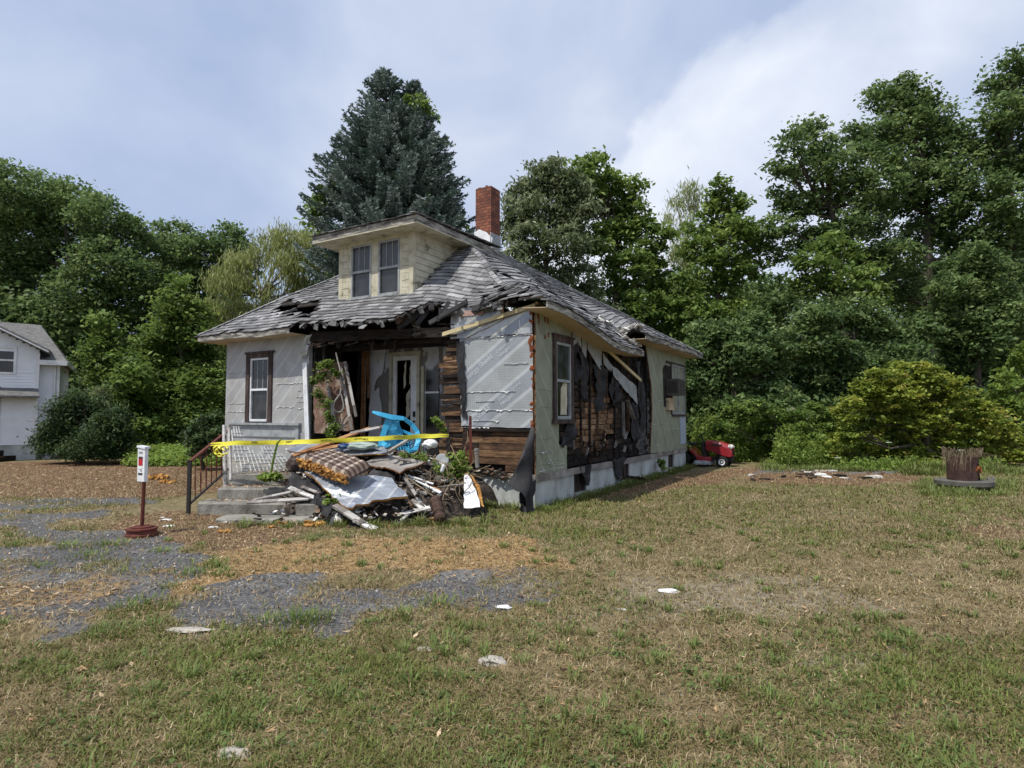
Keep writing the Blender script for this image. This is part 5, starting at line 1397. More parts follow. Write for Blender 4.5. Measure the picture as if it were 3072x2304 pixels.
def tree(name, label, cat, depth, lobes_px, base_px, mat, leaf=.2, per=5.0, rc=.55, flat=.5, r0=.3, seed=0, drop=0, aspect=.55, group=None, bark=None, inner=.35, upb=.5, spread=.35, clump=(26, 46), nl=14, dens=None):
    g = random.Random(seed); lobes = []
    per = per * (dens or (8.5 if per < 12 else 5.0)); leaf = leaf * (1.12 if per < 12 * 8.5 else 1.25)
    for (px, py, rp) in lobes_px:
        r_ = rp * depth / F; dd = depth + g.uniform(-spread, spread) * rp * 3 * depth / F
        c = P(px, py, dd); lobes.append(((c.x, c.y, c.z), r_ * 1.08))
    bx = P(base_px, 1200, depth); loc = Vector((bx.x, bx.y, 0))
    root = empty(name, loc, 0, label, cat, group)
    trunk_mb(loc, lobes, r0, loc, seed=seed, nl=nl).build('trunk', bark or M_bark, root, smooth=True)
    C_, at = lobes_cloud(lobes, per, rc, flat, seed, inner, clump)
    ok = C_[:, 2] > .15; C_, at = C_[ok], at[ok]
    V, Fq = leaves(C_ - np.array(loc), leaf, len(C_), drop, aspect, seed=seed + 1, upb=upb)
    npmesh('crown', V, Fq, mat, np.repeat(at, 4), root)
    return root
Lf_dark = leafmat('oak_leaf', [(0, (.045, .08, .03)), (.45, (.1, .165, .055)), (.8, (.18, .26, .09)), (1, (.28, .35, .14))], trans=.38)
Lf_mid = leafmat('maple_leaf', [(0, (.05, .09, .022)), (.45, (.11, .18, .04)), (.8, (.19, .28, .065)), (1, (.29, .37, .11))], trans=.4)
Lf_grey = leafmat('olive_leaf', [(0, (.06, .09, .035)), (.5, (.15, .19, .09)), (1, (.33, .37, .23))], trans=.35)
Lf_lime = leafmat('lime_leaf', [(0, (.07, .11, .018)), (.4, (.18, .24, .035)), (.75, (.32, .36, .06)), (1, (.4, .3, .11))], trans=.35)
Lf_wil = leafmat('willow_leaf', [(0, (.15, .18, .05)), (.5, (.28, .32, .11)), (1, (.42, .45, .2))], trans=.4)
Lf_yew = leafmat('yew_leaf', [(0, (.02, .042, .018)), (.5, (.045, .085, .03)), (1, (.1, .15, .05))])
Lf_spr = leafmat('spruce_needle', [(0, (.025, .05, .04)), (.45, (.07, .11, .09)), (.8, (.14, .19, .165)), (1, (.25, .31, .28))], trans=.12)
Lf_weed = leafmat('weed_leaf', [(0, (.08, .13, .025)), (.5, (.17, .26, .05)), (1, (.29, .38, .09))], trans=.4)
# ================================================================== TREES
GT = 'broadleaf trees behind the houses'
tree('oak_tree', 'large dark green oak towering behind the white house', 'tree', 34,
     [(20, 580, 95), (120, 600, 95), (220, 620, 85), (310, 660, 75), (370, 720, 70), (410, 690, 40), (60, 720, 110), (190, 750, 110), (310, 800, 90), (390, 830, 60), (-60, 640, 110), (-50, 820, 120), (80, 880, 100), (230, 900, 90), (330, 930, 70), (120, 1020, 110), (250, 1050, 100), (0, 1000, 100), (150, 1180, 110), (280, 1190, 90)], 260, Lf_dark, .2, 4.2, .55, r0=.42, seed=1, group=GT)
tree('oak_tree', 'second dark oak with two rounded tops right of the tallest left oak', 'tree', 37,
     [(525, 710, 55), (470, 760, 60), (560, 760, 60), (620, 740, 45), (690, 705, 40), (720, 750, 40), (450, 850, 75), (560, 860, 80), (660, 840, 70), (720, 830, 50), (470, 960, 80), (590, 960, 80), (690, 950, 60), (420, 1080, 80), (540, 1080, 80), (650, 1060, 80), (400, 1200, 80), (520, 1200, 80), (640, 1200, 80)], 560, Lf_dark, .21, 4.2, .5, r0=.35, seed=2, group=GT)
tree('willow_tree', 'airy yellow green willow with bare grey limbs left of the dormer', 'tree', 27,
     [(870, 720, 42), (820, 730, 38), (905, 770, 45), (780, 770, 35), (730, 800, 35), (700, 790, 28), (850, 800, 45), (900, 860, 50), (660, 845, 38), (715, 860, 38), (640, 850, 25), (800, 880, 35), (740, 940, 50), (660, 940, 45), (820, 930, 40), (600, 930, 30), (580, 990, 40), (690, 1010, 60), (790, 1000, 60), (930, 740, 30)], 870, Lf_wil, .22, 6.5, .3, flat=1.3, r0=.22, seed=3, drop=3, aspect=.16, bark=M_limb, inner=.1, clump=(34, 60), nl=20)
tree('maple_tree', 'bright green young tree with a pointed top below the willow', 'tree', 25,
     [(530, 860, 35), (520, 910, 50), (560, 950, 55), (500, 980, 50), (590, 1000, 45), (450, 1010, 45), (560, 1040, 60), (480, 1080, 70), (590, 1090, 70), (620, 1160, 70), (540, 1170, 80), (450, 1180, 70), (630, 1240, 60), (560, 1270, 70), (470, 1270, 70)], 560, Lf_mid, .17, 6.5, .35, r0=.14, seed=4, group=GT, upb=.8)
tree('maple_tree', 'bright green leafy tree standing just behind the dark yew', 'tree', 23,
     [(315, 960, 25), (310, 1000, 32), (330, 1040, 42), (290, 1070, 35), (370, 1080, 50), (320, 1120, 55), (400, 1130, 50), (360, 1190, 60), (430, 1210, 60), (310, 1210, 50), (390, 1270, 60), (450, 1290, 50)], 340, Lf_mid, .17, 6.5, .35, r0=.12, seed=5, group=GT, upb=.8)
tree('olive_bush', 'small silvery green shrub poking up behind the yew', 'shrub', 21.5, [(300, 1180, 22), (290, 1210, 26), (310, 1235, 28)], 300, Lf_grey, .09, 30, .2, r0=.04, seed=6)
tree('yew_bush', 'broad dark green yew bush between the white house and the sign post', 'bush', 20,
     [(240, 1195, 36), (190, 1235, 42), (285, 1230, 42), (340, 1250, 38), (230, 1265, 55), (160, 1290, 40), (310, 1300, 55), (355, 1320, 38), (135, 1335, 30), (190, 1335, 50), (260, 1340, 55), (330, 1355, 42), (370, 1300, 25)], 250, Lf_yew, .1, 26, .22, flat=.9, r0=.12, seed=7, drop=-1.5, aspect=.35, clump=(34, 60))
tree('juniper_bush', 'dull green juniper bush at the left side of the burnt house', 'bush', 17.5,
     [(640, 1260, 26), (610, 1280, 28), (655, 1300, 30), (580, 1310, 26), (620, 1330, 30), (660, 1345, 24), (590, 1350, 22)], 620, Lf_yew, .09, 34, .18, r0=.06, seed=8, clump=(30, 50))
tree('oak_tree', 'far dark tree filling the gap below the willow', 'tree', 33, [(760, 1060, 80), (880, 1050, 80), (830, 1150, 90), (700, 1130, 80), (950, 980, 60), (1000, 1080, 90), (640, 1200, 80), (760, 1230, 80)], 800, Lf_dark, .2, 4, .5, r0=.3, seed=9, group=GT)
tree('vine_tree', 'bright green vine covered tree peeking out behind the spruce', 'tree', 29,
     [(960, 620, 40), (950, 700, 40), (965, 790, 50), (990, 860, 40), (1180, 560, 40), (1240, 600, 40), (1320, 640, 40), (1370, 670, 32), (1285, 340, 16), (1230, 310, 16), (1310, 430, 16), (1360, 720, 50), (1280, 720, 60), (1390, 780, 50), (1080, 640, 50), (1150, 700, 60)], 1200, Lf_mid, .2, 5, .45, r0=.2, seed=10)
tree('chestnut_tree', 'grey green rounded tree right behind the chimney', 'tree', 25,
     [(1650, 510, 42), (1615, 540, 50), (1570, 590, 50), (1720, 560, 50), (1730, 640, 60), (1680, 550, 45), (1550, 620, 40), (1620, 630, 60), (1700, 640, 60), (1530, 690, 42), (1600, 720, 60), (1700, 730, 65), (1560, 780, 55), (1650, 820, 65), (1740, 840, 60), (1540, 850, 40), (1600, 900, 60), (1700, 930, 70), (1780, 940, 60)], 1640, Lf_grey, .2, 6.5, .34, r0=.26, seed=11, drop=1.5, aspect=.36, group=GT, upb=.3)
tree('chestnut_tree', 'fresh green tree with two pointed tops between chimney and gap of sky', 'tree', 27,
     [(1790, 480, 28), (1740, 510, 38), (1700, 560, 45), (1740, 590, 50), (1790, 520, 42), (1830, 545, 35), (1770, 580, 45), (1840, 610, 50), (1905, 560, 26), (1900, 620, 42), (1930, 680, 40), (1850, 700, 55), (1780, 720, 50), (1940, 750, 50), (1880, 800, 60), (1960, 830, 50), (1990, 700, 25), (1830, 900, 70), (1930, 920, 60), (1900, 1000, 70), (1820, 1000, 60)], 1850, Lf_mid, .2, 6, .36, r0=.28, seed=12, group=GT)
tree('willow_tree', 'pale wispy willow top showing through the gap of sky', 'tree', 38, [(2060, 570, 26), (2030, 610, 26), (2075, 620, 26), (2010, 660, 22), (2060, 680, 28), (2090, 590, 18), (2060, 760, 50), (2060, 850, 60)], 2060, Lf_wil, .26, 4.5, .35, flat=1.3, r0=.18, seed=13, drop=3, aspect=.16, bark=M_limb, inner=.1)
tree('hickory_tree', 'medium green pointed tree right of the gap of sky', 'tree', 27,
     [(2170, 560, 25), (2150, 610, 40), (2200, 620, 40), (2110, 680, 45), (2190, 700, 55), (2250, 690, 38), (2270, 740, 35), (2090, 760, 50), (2180, 790, 60), (2250, 800, 40), (2060, 850, 60), (2150, 880, 60), (2080, 940, 70), (2190, 950, 60), (2020, 960, 60)], 2160, Lf_mid, .2, 5.5, .38, r0=.25, seed=14, group=GT)
tree('oak_tree', 'tall dark oak whose left boughs reach out over the sky gap', 'tree', 27,
     [(2420, 390, 42), (2370, 430, 40), (2470, 440, 45), (2350, 500, 35), (2420, 510, 50), (2500, 500, 50), (2340, 590, 40), (2400, 620, 50), (2480, 600, 55), (2560, 400, 40), (2580, 470, 50), (2330, 680, 40), (2390, 710, 45), (2560, 570, 60), (2540, 680, 60), (2640, 560, 60), (2620, 660, 60), (2460, 720, 50), (2330, 760, 35), (2700, 760, 60), (2600, 780, 60)], 2560, Lf_dark, .19, 5, .42, r0=.36, seed=15, group=GT, nl=20)
tree('oak_tree', 'tallest dark oak with a ragged top near the right edge', 'tree', 29,
     [(2710, 260, 38), (2760, 300, 42), (2680, 320, 45), (2640, 290, 35), (2720, 380, 60), (2810, 350, 45), (2650, 400, 50), (2800, 440, 60), (2700, 480, 60), (2880, 400, 40), (2880, 490, 60), (2790, 540, 60), (2700, 600, 60), (2850, 620, 70), (2780, 700, 70), (2900, 740, 70), (2700, 850, 70), (2810, 860, 80), (2900, 900, 80)], 2800, Lf_dark, .2, 5, .45, r0=.42, seed=16, group=GT, nl=20)
tree('oak_tree', 'rightmost dark oak cut by the picture edge', 'tree', 28,
     [(3040, 190, 40), (2990, 250, 40), (3060, 260, 60), (3010, 340, 60), (3090, 380, 80), (2970, 420, 50), (3030, 480, 70), (2960, 560, 60), (3050, 620, 80), (2980, 700, 70), (3080, 760, 80), (3000, 830, 70), (3120, 500, 90), (3080, 900, 90)], 3040, Lf_dark, .2, 4.6, .45, r0=.4, seed=17, group=GT)
tree('cedar_tree', 'rounded blue green tree in front of the tall right oaks', 'tree', 23,
     [(2930, 760, 38), (2880, 800, 45), (2970, 800, 42), (2850, 860, 50), (2930, 870, 60), (3000, 870, 45), (2830, 930, 45), (2900, 950, 60), (2990, 960, 60), (3050, 930, 45), (2860, 1020, 60), (2950, 1030, 60), (3040, 1020, 60), (2900, 1100, 60), (3000, 1110, 60)], 2930, Lf_dark, .15, 9, .32, r0=.2, seed=18)
tree('maple_tree', 'mid green tree hung with pale vines below the left boughs', 'tree', 24,
     [(2480, 740, 40), (2540, 760, 40), (2430, 780, 40), (2590, 810, 35), (2500, 830, 50), (2420, 860, 40), (2580, 890, 50), (2650, 880, 30)], 2520, Lf_mid, .17, 7, .34, r0=.2, seed=19, group=GT)
tree('dogwood_tree', 'low dark tree directly right of the burnt house eave', 'tree', 22,
     [(2120, 1000, 45), (2190, 1010, 50), (2080, 1060, 45), (2150, 1090, 60), (2240, 1060, 60), (2100, 1150, 50), (2200, 1160, 60), (2300, 1110, 60), (2130, 1230, 50), (2230, 1240, 60), (2330, 1020, 50), (2260, 960, 40), (2330, 1200, 60), (2090, 1280, 35)], 2200, Lf_dark, .16, 8.5, .34, r0=.2, seed=20)
tree('dogwood_tree', 'wide dark tree behind the bright bush', 'tree', 23,
     [(2450, 950, 50), (2530, 940, 55), (2600, 960, 50), (2400, 1030, 60), (2490, 1040, 60), (2580, 1050, 60), (2680, 1020, 60), (2420, 1120, 60), (2500, 1140, 60), (2600, 1120, 60), (2720, 1080, 60), (2780, 1000, 50), (2420, 1210, 60), (2500, 1230, 50), (2760, 1130, 60)], 2530, Lf_dark, .16, 8.5, .34, r0=.2, seed=21)
tree('oak_tree', 'dim far tree closing the view between the boughs and the house', 'tree', 36,
     [(2000, 1080, 100), (2150, 1100, 110), (2300, 900, 80), (2300, 1050, 100), (2450, 1060, 100), (2600, 1040, 100), (2780, 1000, 110), (2950, 1080, 110), (3080, 1080, 100), (1900, 1150, 90)], 2450, Lf_dark, .26, 3.2, .6, r0=.3, seed=22, group=GT)
tree('flowering_bush', 'big rounded yellow green bush with bronze tips near the right edge', 'bush', 18.6,
     [(2500, 1350, 34), (2570, 1370, 36), (2650, 1385, 36), (2760, 1385, 36), (2960, 1380, 36), (3040, 1390, 36), (2720, 1120, 40), (2660, 1135, 40), (2790, 1125, 42), (2600, 1175, 42), (2690, 1190, 55), (2780, 1190, 55), (2860, 1170, 42), (2550, 1230, 40), (2630, 1250, 55), (2730, 1270, 60), (2830, 1250, 60), (2910, 1215, 42), (2960, 1250, 42), (2540, 1300, 32), (2620, 1330, 40), (2720, 1350, 42), (2820, 1330, 50), (2920, 1310, 50), (3000, 1300, 48), (3050, 1340, 45), (2880, 1365, 35)], 2770, Lf_lime, .1, 24, .2, flat=.35, r0=.14, seed=23, upb=1.0, clump=(32, 56), inner=.5)
tree('sumac_bush', 'bright green leafy bush at the far right edge', 'bush', 20, [(3060, 1060, 32), (3050, 1120, 40), (3020, 1150, 30), (3090, 1160, 45), (3070, 1220, 40), (3010, 1200, 30)], 3060, Lf_weed, .13, 18, .2, r0=.06, seed=24)
tree('wild_shrub', 'mid green shrub among the weeds beside the bird feeder', 'shrub', 20,
     [(2260, 1230, 35), (2320, 1250, 38), (2200, 1240, 35), (2390, 1260, 38), (2450, 1240, 40), (2490, 1280, 38), (2180, 1290, 30), (2280, 1300, 34), (2430, 1310, 34)], 2330, Lf_mid, .1, 22, .2, r0=.05, seed=25, upb=1.2)
# --- blue spruce built from drooping whorled branches
def spruce():
    D = 24.0; base = P(1178, 1200, D); loc = Vector((base.x, base.y, 0)); g = np.random.default_rng(5)
    root = empty('spruce_tree', loc, 0, 'tall blue green spruce with two leaders behind the dormer', 'tree')
    tk = MB(); H_ = 15.6
    tops = [(P(1152, 205, D).x - loc.x, P(1152, 205, D).z), (P(1240, 235, D).x - loc.x, P(1240, 235, D).z)]
    tk.tube([(0, 0, -.1), (0, 0, 4), (-.05, 0, 9), (tops[0][0], 0, tops[0][1])], [.3, .24, .15, .02], 9)
    tk.tube([(0, 0, 7.5), (tops[1][0] * .7, .1, 9.2), (tops[1][0], .2, 12), (tops[1][0], .2, tops[1][1])], [.16, .13, .09, .02], 8)
    C_ = []; Dr = []; at = []
    wl_ = [(195, 10), (230, 45), (290, 100), (350, 150), (400, 180), (470, 205), (540, 232), (600, 250), (660, 252), (720, 258), (800, 260)]
    def halfw(z):
        py = 1245 - (z - CH) * F / D; 
        for (a, x), (b_, y) in zip(wl_, wl_[1:]):
            if a <= py <= b_: return (x + (y - x) * (py - a) / (b_ - a)) * D / F
        return 250 * D / F
    for ti, (tx, tz) in enumerate(tops):
        n_ = 520 if ti == 0 else 240
        for i in range(n_):
            q = (i + g.random()) / n_; z = tz - .15 - (tz - (1.8 if ti == 0 else 7)) * q ** (.9)
            az = i * 2.4 + g.uniform(-.3, .3)
            w = halfw(z + (0 if ti == 0 else .35)) * g.uniform(.74, 1.06) * (1.0 if ti == 0 else .6)
            dz_ = tz - z; w = min(w, .03 + .42 * dz_ + .13 * dz_ * dz_) + .05
            bx = tx if ti == 1 else tx * max(0, (z - 7) / (tz - 7))
            L = max(.15, w); dirv = np.array([math.cos(az), math.sin(az), 0]); n2 = max(5, int(L * 11))
            pts = []
            for k in range(n2):
                s = (k + 1) / n2; zz = z - .28 * L * math.sin(s * 2.1) * (1 if q > .08 else .2) + .2 * L * s ** 2.2 + (.4 * s * L if q < .08 else 0)
                p = np.array([bx, 0.1 * ti, zz]) + dirv * L * s; pts.append(p)
            tk.tube([(bx, 0.1 * ti, z), tuple(pts[n2 // 2]), tuple(pts[-1])], [.025, .015, .005], 4)
            tone = g.uniform(.05, .7)
            for k, p in enumerate(pts):
                s = (k + 1) / n2
                if s < .22: continue
                side = np.array([-dirv[1], dirv[0], 0]); tl = (.5 * (1 - s) + .1) * min(1, L / 1.8) + .05
                for sg in (-1, 1):
                    m_ = max(2, int(tl / .09))
                    for e_ in range(m_):
                        f_ = (e_ + 1) / m_; c = p + side * sg * tl * f_ + dirv * tl * f_ * .55 + np.array([0, 0, -.12 * f_ * tl + g.uniform(-.04, .04)])
                        for _ in range(3):
                            C_.append(c + g.normal(size=3) * .022); dd = side * sg * .6 + dirv * .8 + np.array([0, 0, .35]) + g.normal(size=3) * .5; Dr.append(dd); at.append(tone + .35 * s * f_ + g.uniform(-.12, .16))
                for _ in range(3): C_.append(p + g.normal(size=3) * .02); Dr.append(dirv + np.array([0, 0, .5]) + g.normal(size=3) * .4); at.append(tone + .2 * s)
    C_ = np.array(C_); Dr = np.array(Dr); Dr /= np.linalg.norm(Dr, axis=1, keepdims=True); at = np.clip(np.array(at), 0, 1)
    nr = np.cross(Dr, g.normal(size=Dr.shape)); nr /= np.linalg.norm(nr, axis=1, keepdims=True); bt = np.cross(nr, Dr)
    s = .17 * g.uniform(.7, 1.3, size=(len(C_), 1))
    V = np.stack([C_ - Dr * s * .4, C_ + bt * s * .17, C_ + Dr * s * .6, C_ - bt * s * .17], 1).reshape(-1, 3)
    tk.build('trunk', M_bark, root); npmesh('crown', V, np.arange(len(V)).reshape(-1, 4), Lf_spr, np.repeat(at, 4), root)
    # dead vines of green climbing in the lower part
    lob = [((P(x, y, D - 1.2).x, P(x, y, D - 1.2).y, P(x, y, D - 1.2).z), r_) for x, y, r_ in ((1190, 570, .45), (1170, 620, .45), (1200, 540, .35), (1260, 600, .35), (960, 590, .4), (985, 560, .35), (1240, 300, .3), (1270, 320, .3))]
    Cv, av = lobes_cloud(lob, 60, .2, .8, 9); V, Fq = leaves(Cv - np.array(loc), .14, len(Cv), seed=3); npmesh('climbing_vine', V, Fq, Lf_mid, np.repeat(av, 4), root)
    return root
spruce()

# creeper on the leaning door, weeds growing from the heap
def leafclump(name, centres, size, per, rc, mat, label, cat, seed, kind=None, upb=.6, drop=0, aspect=.6, group=None, flat=.8):
    C_, at = lobes_cloud([((c.x, c.y, c.z), r_) for c, r_ in centres], per, rc, flat, seed, .2)
    C_[:, 2] = np.maximum(C_[:, 2], .01)
    loc = np.array(centres[0][0]); V, Fq = leaves(C_ - loc, size, len(C_), drop, aspect, seed=seed, upb=upb)
    o = npmesh(name, V, Fq, mat, np.repeat(at, 4)); o.location = centres[0][0]; return tag(o, label, cat, group, kind)
leafclump('creeper', [(P(x, y, d), r_) for x, y, d, r_ in ((990, 1095, 12.7, .1), (970, 1110, 12.7, .14), (960, 1140, 12.65, .14), (965, 1180, 12.6, .13), (980, 1210, 12.55, .11), (985, 1250, 12.4, .1), (1000, 1280, 12.3, .09), (940, 1145, 12.7, .08), (985, 1300, 12.2, .1), (1010, 1120, 12.6, .07))], .07, 240, .08, M_vine, 'green creeper hanging over the leaning door panel', 'creeper', 41)
leafclump('sapling', [(P(x, y, 10.1), r_) for x, y, r_ in ((1385, 1370, .13), (1370, 1390, .14), (1395, 1395, .12), (1375, 1415, .12), (1355, 1420, .12), (1390, 1430, .1))], .07, 130, .08, Lf_weed, 'bright green sapling growing right of the taped iron post', 'plant', 42)
leafclump('weed_plant', [(P(x, y, 11.0), r_) for x, y, r_ in ((1308, 1262, .06), (1318, 1272, .05), (1330, 1295, .06))], .06, 260, .05, Lf_weed, 'small green weed in the shade by the splintered wall', 'weed', 43)
leafclump('ivy', [(P(x, y, 9.95), r_) for x, y, r_ in ((1250, 1372, .1), (1215, 1366, .1), (1280, 1378, .09), (1310, 1400, .1), (1330, 1412, .1))], .04, 220, .05, Lf_weed, 'low green moss and ivy on the rubble below the blue chair', 'ivy', 44, kind='stuff')
mu = MB(); c = P(812, 1428, 10.0)
mu.tube([c, P(818, 1390, 10.0), P(832, 1330, 9.98), P(848, 1312, 9.97)], [.016, .02, .018, .006], 7)
mr = top('mullein_plant', mu, Lf_weed, c, 'tall single mullein stalk rising before the lattice', 'plant')
C_, at = lobes_cloud([((c.x, c.y, c.z), .13)], 500, .06, .5, 3); V, Fq = leaves(C_ - np.array(c), .12, len(C_), seed=4); npmesh('leaf_rosette', V, Fq, Lf_weed, np.repeat(at, 4), mr)
for x, y, r_, lab, sd_ in ((1000, 1505, .09, 'small green weed under the large silver sheet', 45), (1985, 1385, .12, 'pale green weed at the foot of the side foundation', 46), (2062, 1330, .16, 'upright leafy plant behind the mower seat', 47)):
    d_ = 9.0 if sd_ == 45 else 16 if sd_ == 46 else 19
    leafclump('weed_plant', [(P(x, y, d_), r_), (P(x + 4, y + 14, d_), r_)], .08, 150, .06, Lf_weed, lab, 'weed', sd_)

# the dim wood filling everything behind the single trees
def thicket():
    g = np.random.default_rng(88); C_ = []; at = []
    for i in range(5200):
        x = g.uniform(-46, 50); y = g.uniform(37, 45) - (6 if abs(x) > 24 else 0); top_ = 6.0 + 3.5 * float(fbm(np.array([x]), np.array([0.]), 6, 3)[0]) + (3 if x > 8 else 0)
        z = top_ * g.random() ** .8; k = 34; C_.append(np.array([x, y, z + .3]) + g.normal(size=(k, 3)) * np.array([.55, .55, .35])); at.append(np.clip(g.uniform(.1, .7) + g.normal(size=k) * .1, 0, 1))
    C_ = np.concatenate(C_); at = np.concatenate(at); C_[:, 2] = np.maximum(C_[:, 2], .1)
    V, Fq = leaves(C_, .34, len(C_), 0, .6, seed=9)
    tag(npmesh('far_wood', V, Fq, Lf_dark, np.repeat(at, 4)), 'dim far wood closing the view behind the single trees', 'wood', kind='stuff')
thicket()
g = np.random.default_rng(89); C_ = []
for i in range(3000):
    x = g.uniform(4.0, 24); y = g.uniform(22.5, 27); k = 26; C_.append(np.array([x, y, 2.6 * g.random() ** .8]) + g.normal(size=(k, 3)) * np.array([.35, .35, .2]))
C_ = np.concatenate(C_); C_[:, 2] = np.maximum(C_[:, 2], .05); V, Fq = leaves(C_, .2, len(C_), 0, .6, seed=10)
tag(npmesh('undergrowth', V, Fq, Lf_dark, np.repeat(g.uniform(.1, .6, len(C_)), 4)), 'dark leafy undergrowth at the foot of the right trees', 'undergrowth', kind='stuff')
# tall weeds strip before the dark trees
g = np.random.default_rng(31); C_ = []; at = []
stems = MB()
for i in range(2600):
    u_ = g.random(); px = 2080 + u_ * 930; d_ = g.uniform(18.4, 21.5)
    if px < 2330: d_ = g.uniform(20.4, 22.0)
    if 2520 < px < 3000: d_ = g.uniform(17.2, 18.3) if g.random() < .25 else 21
    c = P(px, 1400, d_); h = g.uniform(.35, 1.4) * (1.2 if px < 2480 else .5) * (.5 + .5 * (d_ - 17.5) / 3.5)
    k = int(10 + h * 22); t = g.random(k); tone = g.uniform(.25, .8)
    C_.append(np.stack([c.x + g.normal(size=k) * (.06 + .08 * (1 - t)), c.y + g.normal(size=k) * .08, h * t], 1)); at.append(np.clip(tone + g.normal(size=k) * .12, 0, 1))
    if i % 5 == 0: stems.tube([(c.x, c.y, 0), (c.x + g.uniform(-.05, .05), c.y, h * .95)], .008, 4)
C_ = np.concatenate(C_); at = np.concatenate(at); V, Fq = leaves(C_, .11, len(C_), -.6, .38, seed=5, upb=.2)
tag(npmesh('tall_weeds', V, Fq, Lf_weed, np.repeat(at, 4)), 'bright green tall weeds along the wood edge', 'weeds', kind='stuff')
# low groundcover left behind the yew
C_ = []; 
for i in range(2600):
    c = P(g.uniform(390, 680), 1360, g.uniform(18.8, 23)); k = 9
    C_.append(np.stack([c.x + g.normal(size=k) * .12, c.y + g.normal(size=k) * .12, np.abs(g.normal(size=k)) * .12 + .2 * (c.y - 18.5) / 3], 1))
C_ = np.concatenate(C_); V, Fq = leaves(C_, .12, len(C_), 0, .6, seed=6, upb=1.0)
tag(npmesh('ground_cover', V, Fq, Lf_weed, np.repeat(g.uniform(.3, .8, len(C_)), 4)), 'low leafy ground cover between the yew and the juniper', 'ground cover', kind='stuff')
fl_lab = ['white wild carrot flower highest in the weeds', 'white wild carrot flower left of the pair by the feeder', 'white flower head nearest the mower', 'white flower head low among the weeds', 'white flower by the edge of the bright bush', 'white flower head behind the stump', 'lone white flower in the dark of the bright bush', 'white flower just right of the bird feeder']
for (px, py), lab in zip(((2349, 1286), (2323, 1319), (2242, 1325), (2270, 1338), (2512, 1374), (2882, 1351), (2666, 1328), (2363, 1312)), fl_lab):
    c = P(px, py, 20.4 if px < 2480 else 17.4); c0 = Vector((c.x, c.y, 0)); mb = MB()
    mb.tube([c0, c], .006, 4); mb2 = MB()
    o = top('wild_carrot', mb, Lf_weed, c0, lab, 'flower', 'white wild carrot flowers')
    for k in range(14):
        a = k * 2.4; r_ = .012 * k ** .75; mb2.lathe([(.0, .0), (.016, .006), (.0, .012)], c + Vector((r_ * math.cos(a), r_ * math.sin(a), .004 * math.sin(k))), 6)
    part('umbel', mb2, M_white, o)
# bird feeder roof showing above the weeds
c0 = P(2381, 1400, 20.6); bf = empty('bird_feeder', (c0.x, c0.y, 0), 0, 'weathered bird feeder with a peaked roof among the weeds', 'bird feeder')
zt2 = P(2381, 1222, 20.6).z
mb = MB(); mb.tube([(0, 0, 0), (0, 0, zt2 - .35)], .035, 8); mb.build('pole', M_char, bf)
mb = MB(); mb.add([(-.24, -.16, zt2 - .19), (.24, -.16, zt2 - .19), (.24, .16, zt2 - .19), (-.24, .16, zt2 - .19), (-.05, 0, zt2), (.05, 0, zt2)], [(0, 1, 5, 4), (1, 2, 5), (2, 3, 4, 5), (3, 0, 4), (3, 2, 1, 0)]); mb.build('roof', M_limb, bf)
mb = MB(); mb.box((0, 0, zt2 - .35), (.4, .28, .03)); mb.box((0, 0, zt2 - .28), (.22, .16, .12)); mb.build('tray', M_bark, bf)

# ================================================================== WHITE HOUSE
wx, wy = -16.2, 22.0
M_sid = surf('white_siding', [(.25, (.66, .69, .73)), (.6, (.8, .82, .86))], 1.5, rough=.5, bump=.05)
M_asph = surf('grey_roofing', [(.3, (.09, .09, .09)), (.7, (.19, .185, .18))], 6, bump=.4)
wh = empty('white_house', (wx, wy, 0), 0, 'white clapboard house with grey roof cut by the left picture edge', 'house')
k_ = wy / F
def X_(px): return ((px - 1536) * k_ - wx) / 1.25
def XO(px): return (px - 1536) * k_ - wx
wh.rotation_euler = (0, 0, R(33))
def Z_(py): return CH + (1245 - py) * k_
sd_ = MB(); ex0, ex1 = -5.2, X_(114); zE, z0 = Z_(1062), .55
def clap(mb, xa, xb, y, za, zb, slope=None):
    z = za
    while z < zb:
        zz = min(zb, z + .105); x1 = xb
        if slope: x1 = min(xb, slope(z))
        if x1 - xa > .05: mb.add([(xa, y - .012, z), (x1, y - .012, z), (x1, y + .004, zz), (xa, y + .004, zz), (xa, y + .1, z), (x1, y + .1, z), (x1, y + .1, zz), (xa, y + .1, zz)], [(0, 1, 2, 3), (7, 6, 5, 4), (0, 4, 5, 1), (3, 2, 6, 7), (0, 3, 7, 4), (1, 5, 6, 2)])
        z = zz
wz0, wz1, wx1 = Z_(1122), Z_(1053), X_(42)
clap(sd_, ex0, ex1, 0, z0, wz0); clap(sd_, wx1, ex1, 0, wz0, wz1); clap(sd_, ex0, X_(-40), 0, wz0, wz1)
sl_ = lambda z: ex1 + .1 - (z - zE) / .54
clap(sd_, ex0, ex1, 0, wz1, zE); clap(sd_, ex0, ex1, 0, zE, zE + 2.4, sl_)
w1x0, w1x1 = ex1, X_(172)
clap(sd_, w1x0 - .1, w1x1, .35, z0, Z_(1088))
mb_side = MB(); sd_.b(ex1 - .1, ex1, .1, .36, z0, zE); sd_.b(w1x1 - .1, w1x1, .45, 5, z0, Z_(1088))
sd_.build('siding_wall', M_sid, wh)
tr = MB(); tr.b(ex1 - .1, ex1 + .02, -.03, .02, z0, zE); tr.b(w1x1 - .06, w1x1 + .02, .32, .4, z0, Z_(1088)); tr.b(X_(-45), wx1 + .08, -.04, -.0, wz0 - .07, wz0); tr.b(X_(-45), wx1 + .08, -.04, 0, wz1, wz1 + .07); tr.b(wx1, wx1 + .08, -.04, 0, wz0, wz1)
tr.build('corner_trim', M_white, wh)
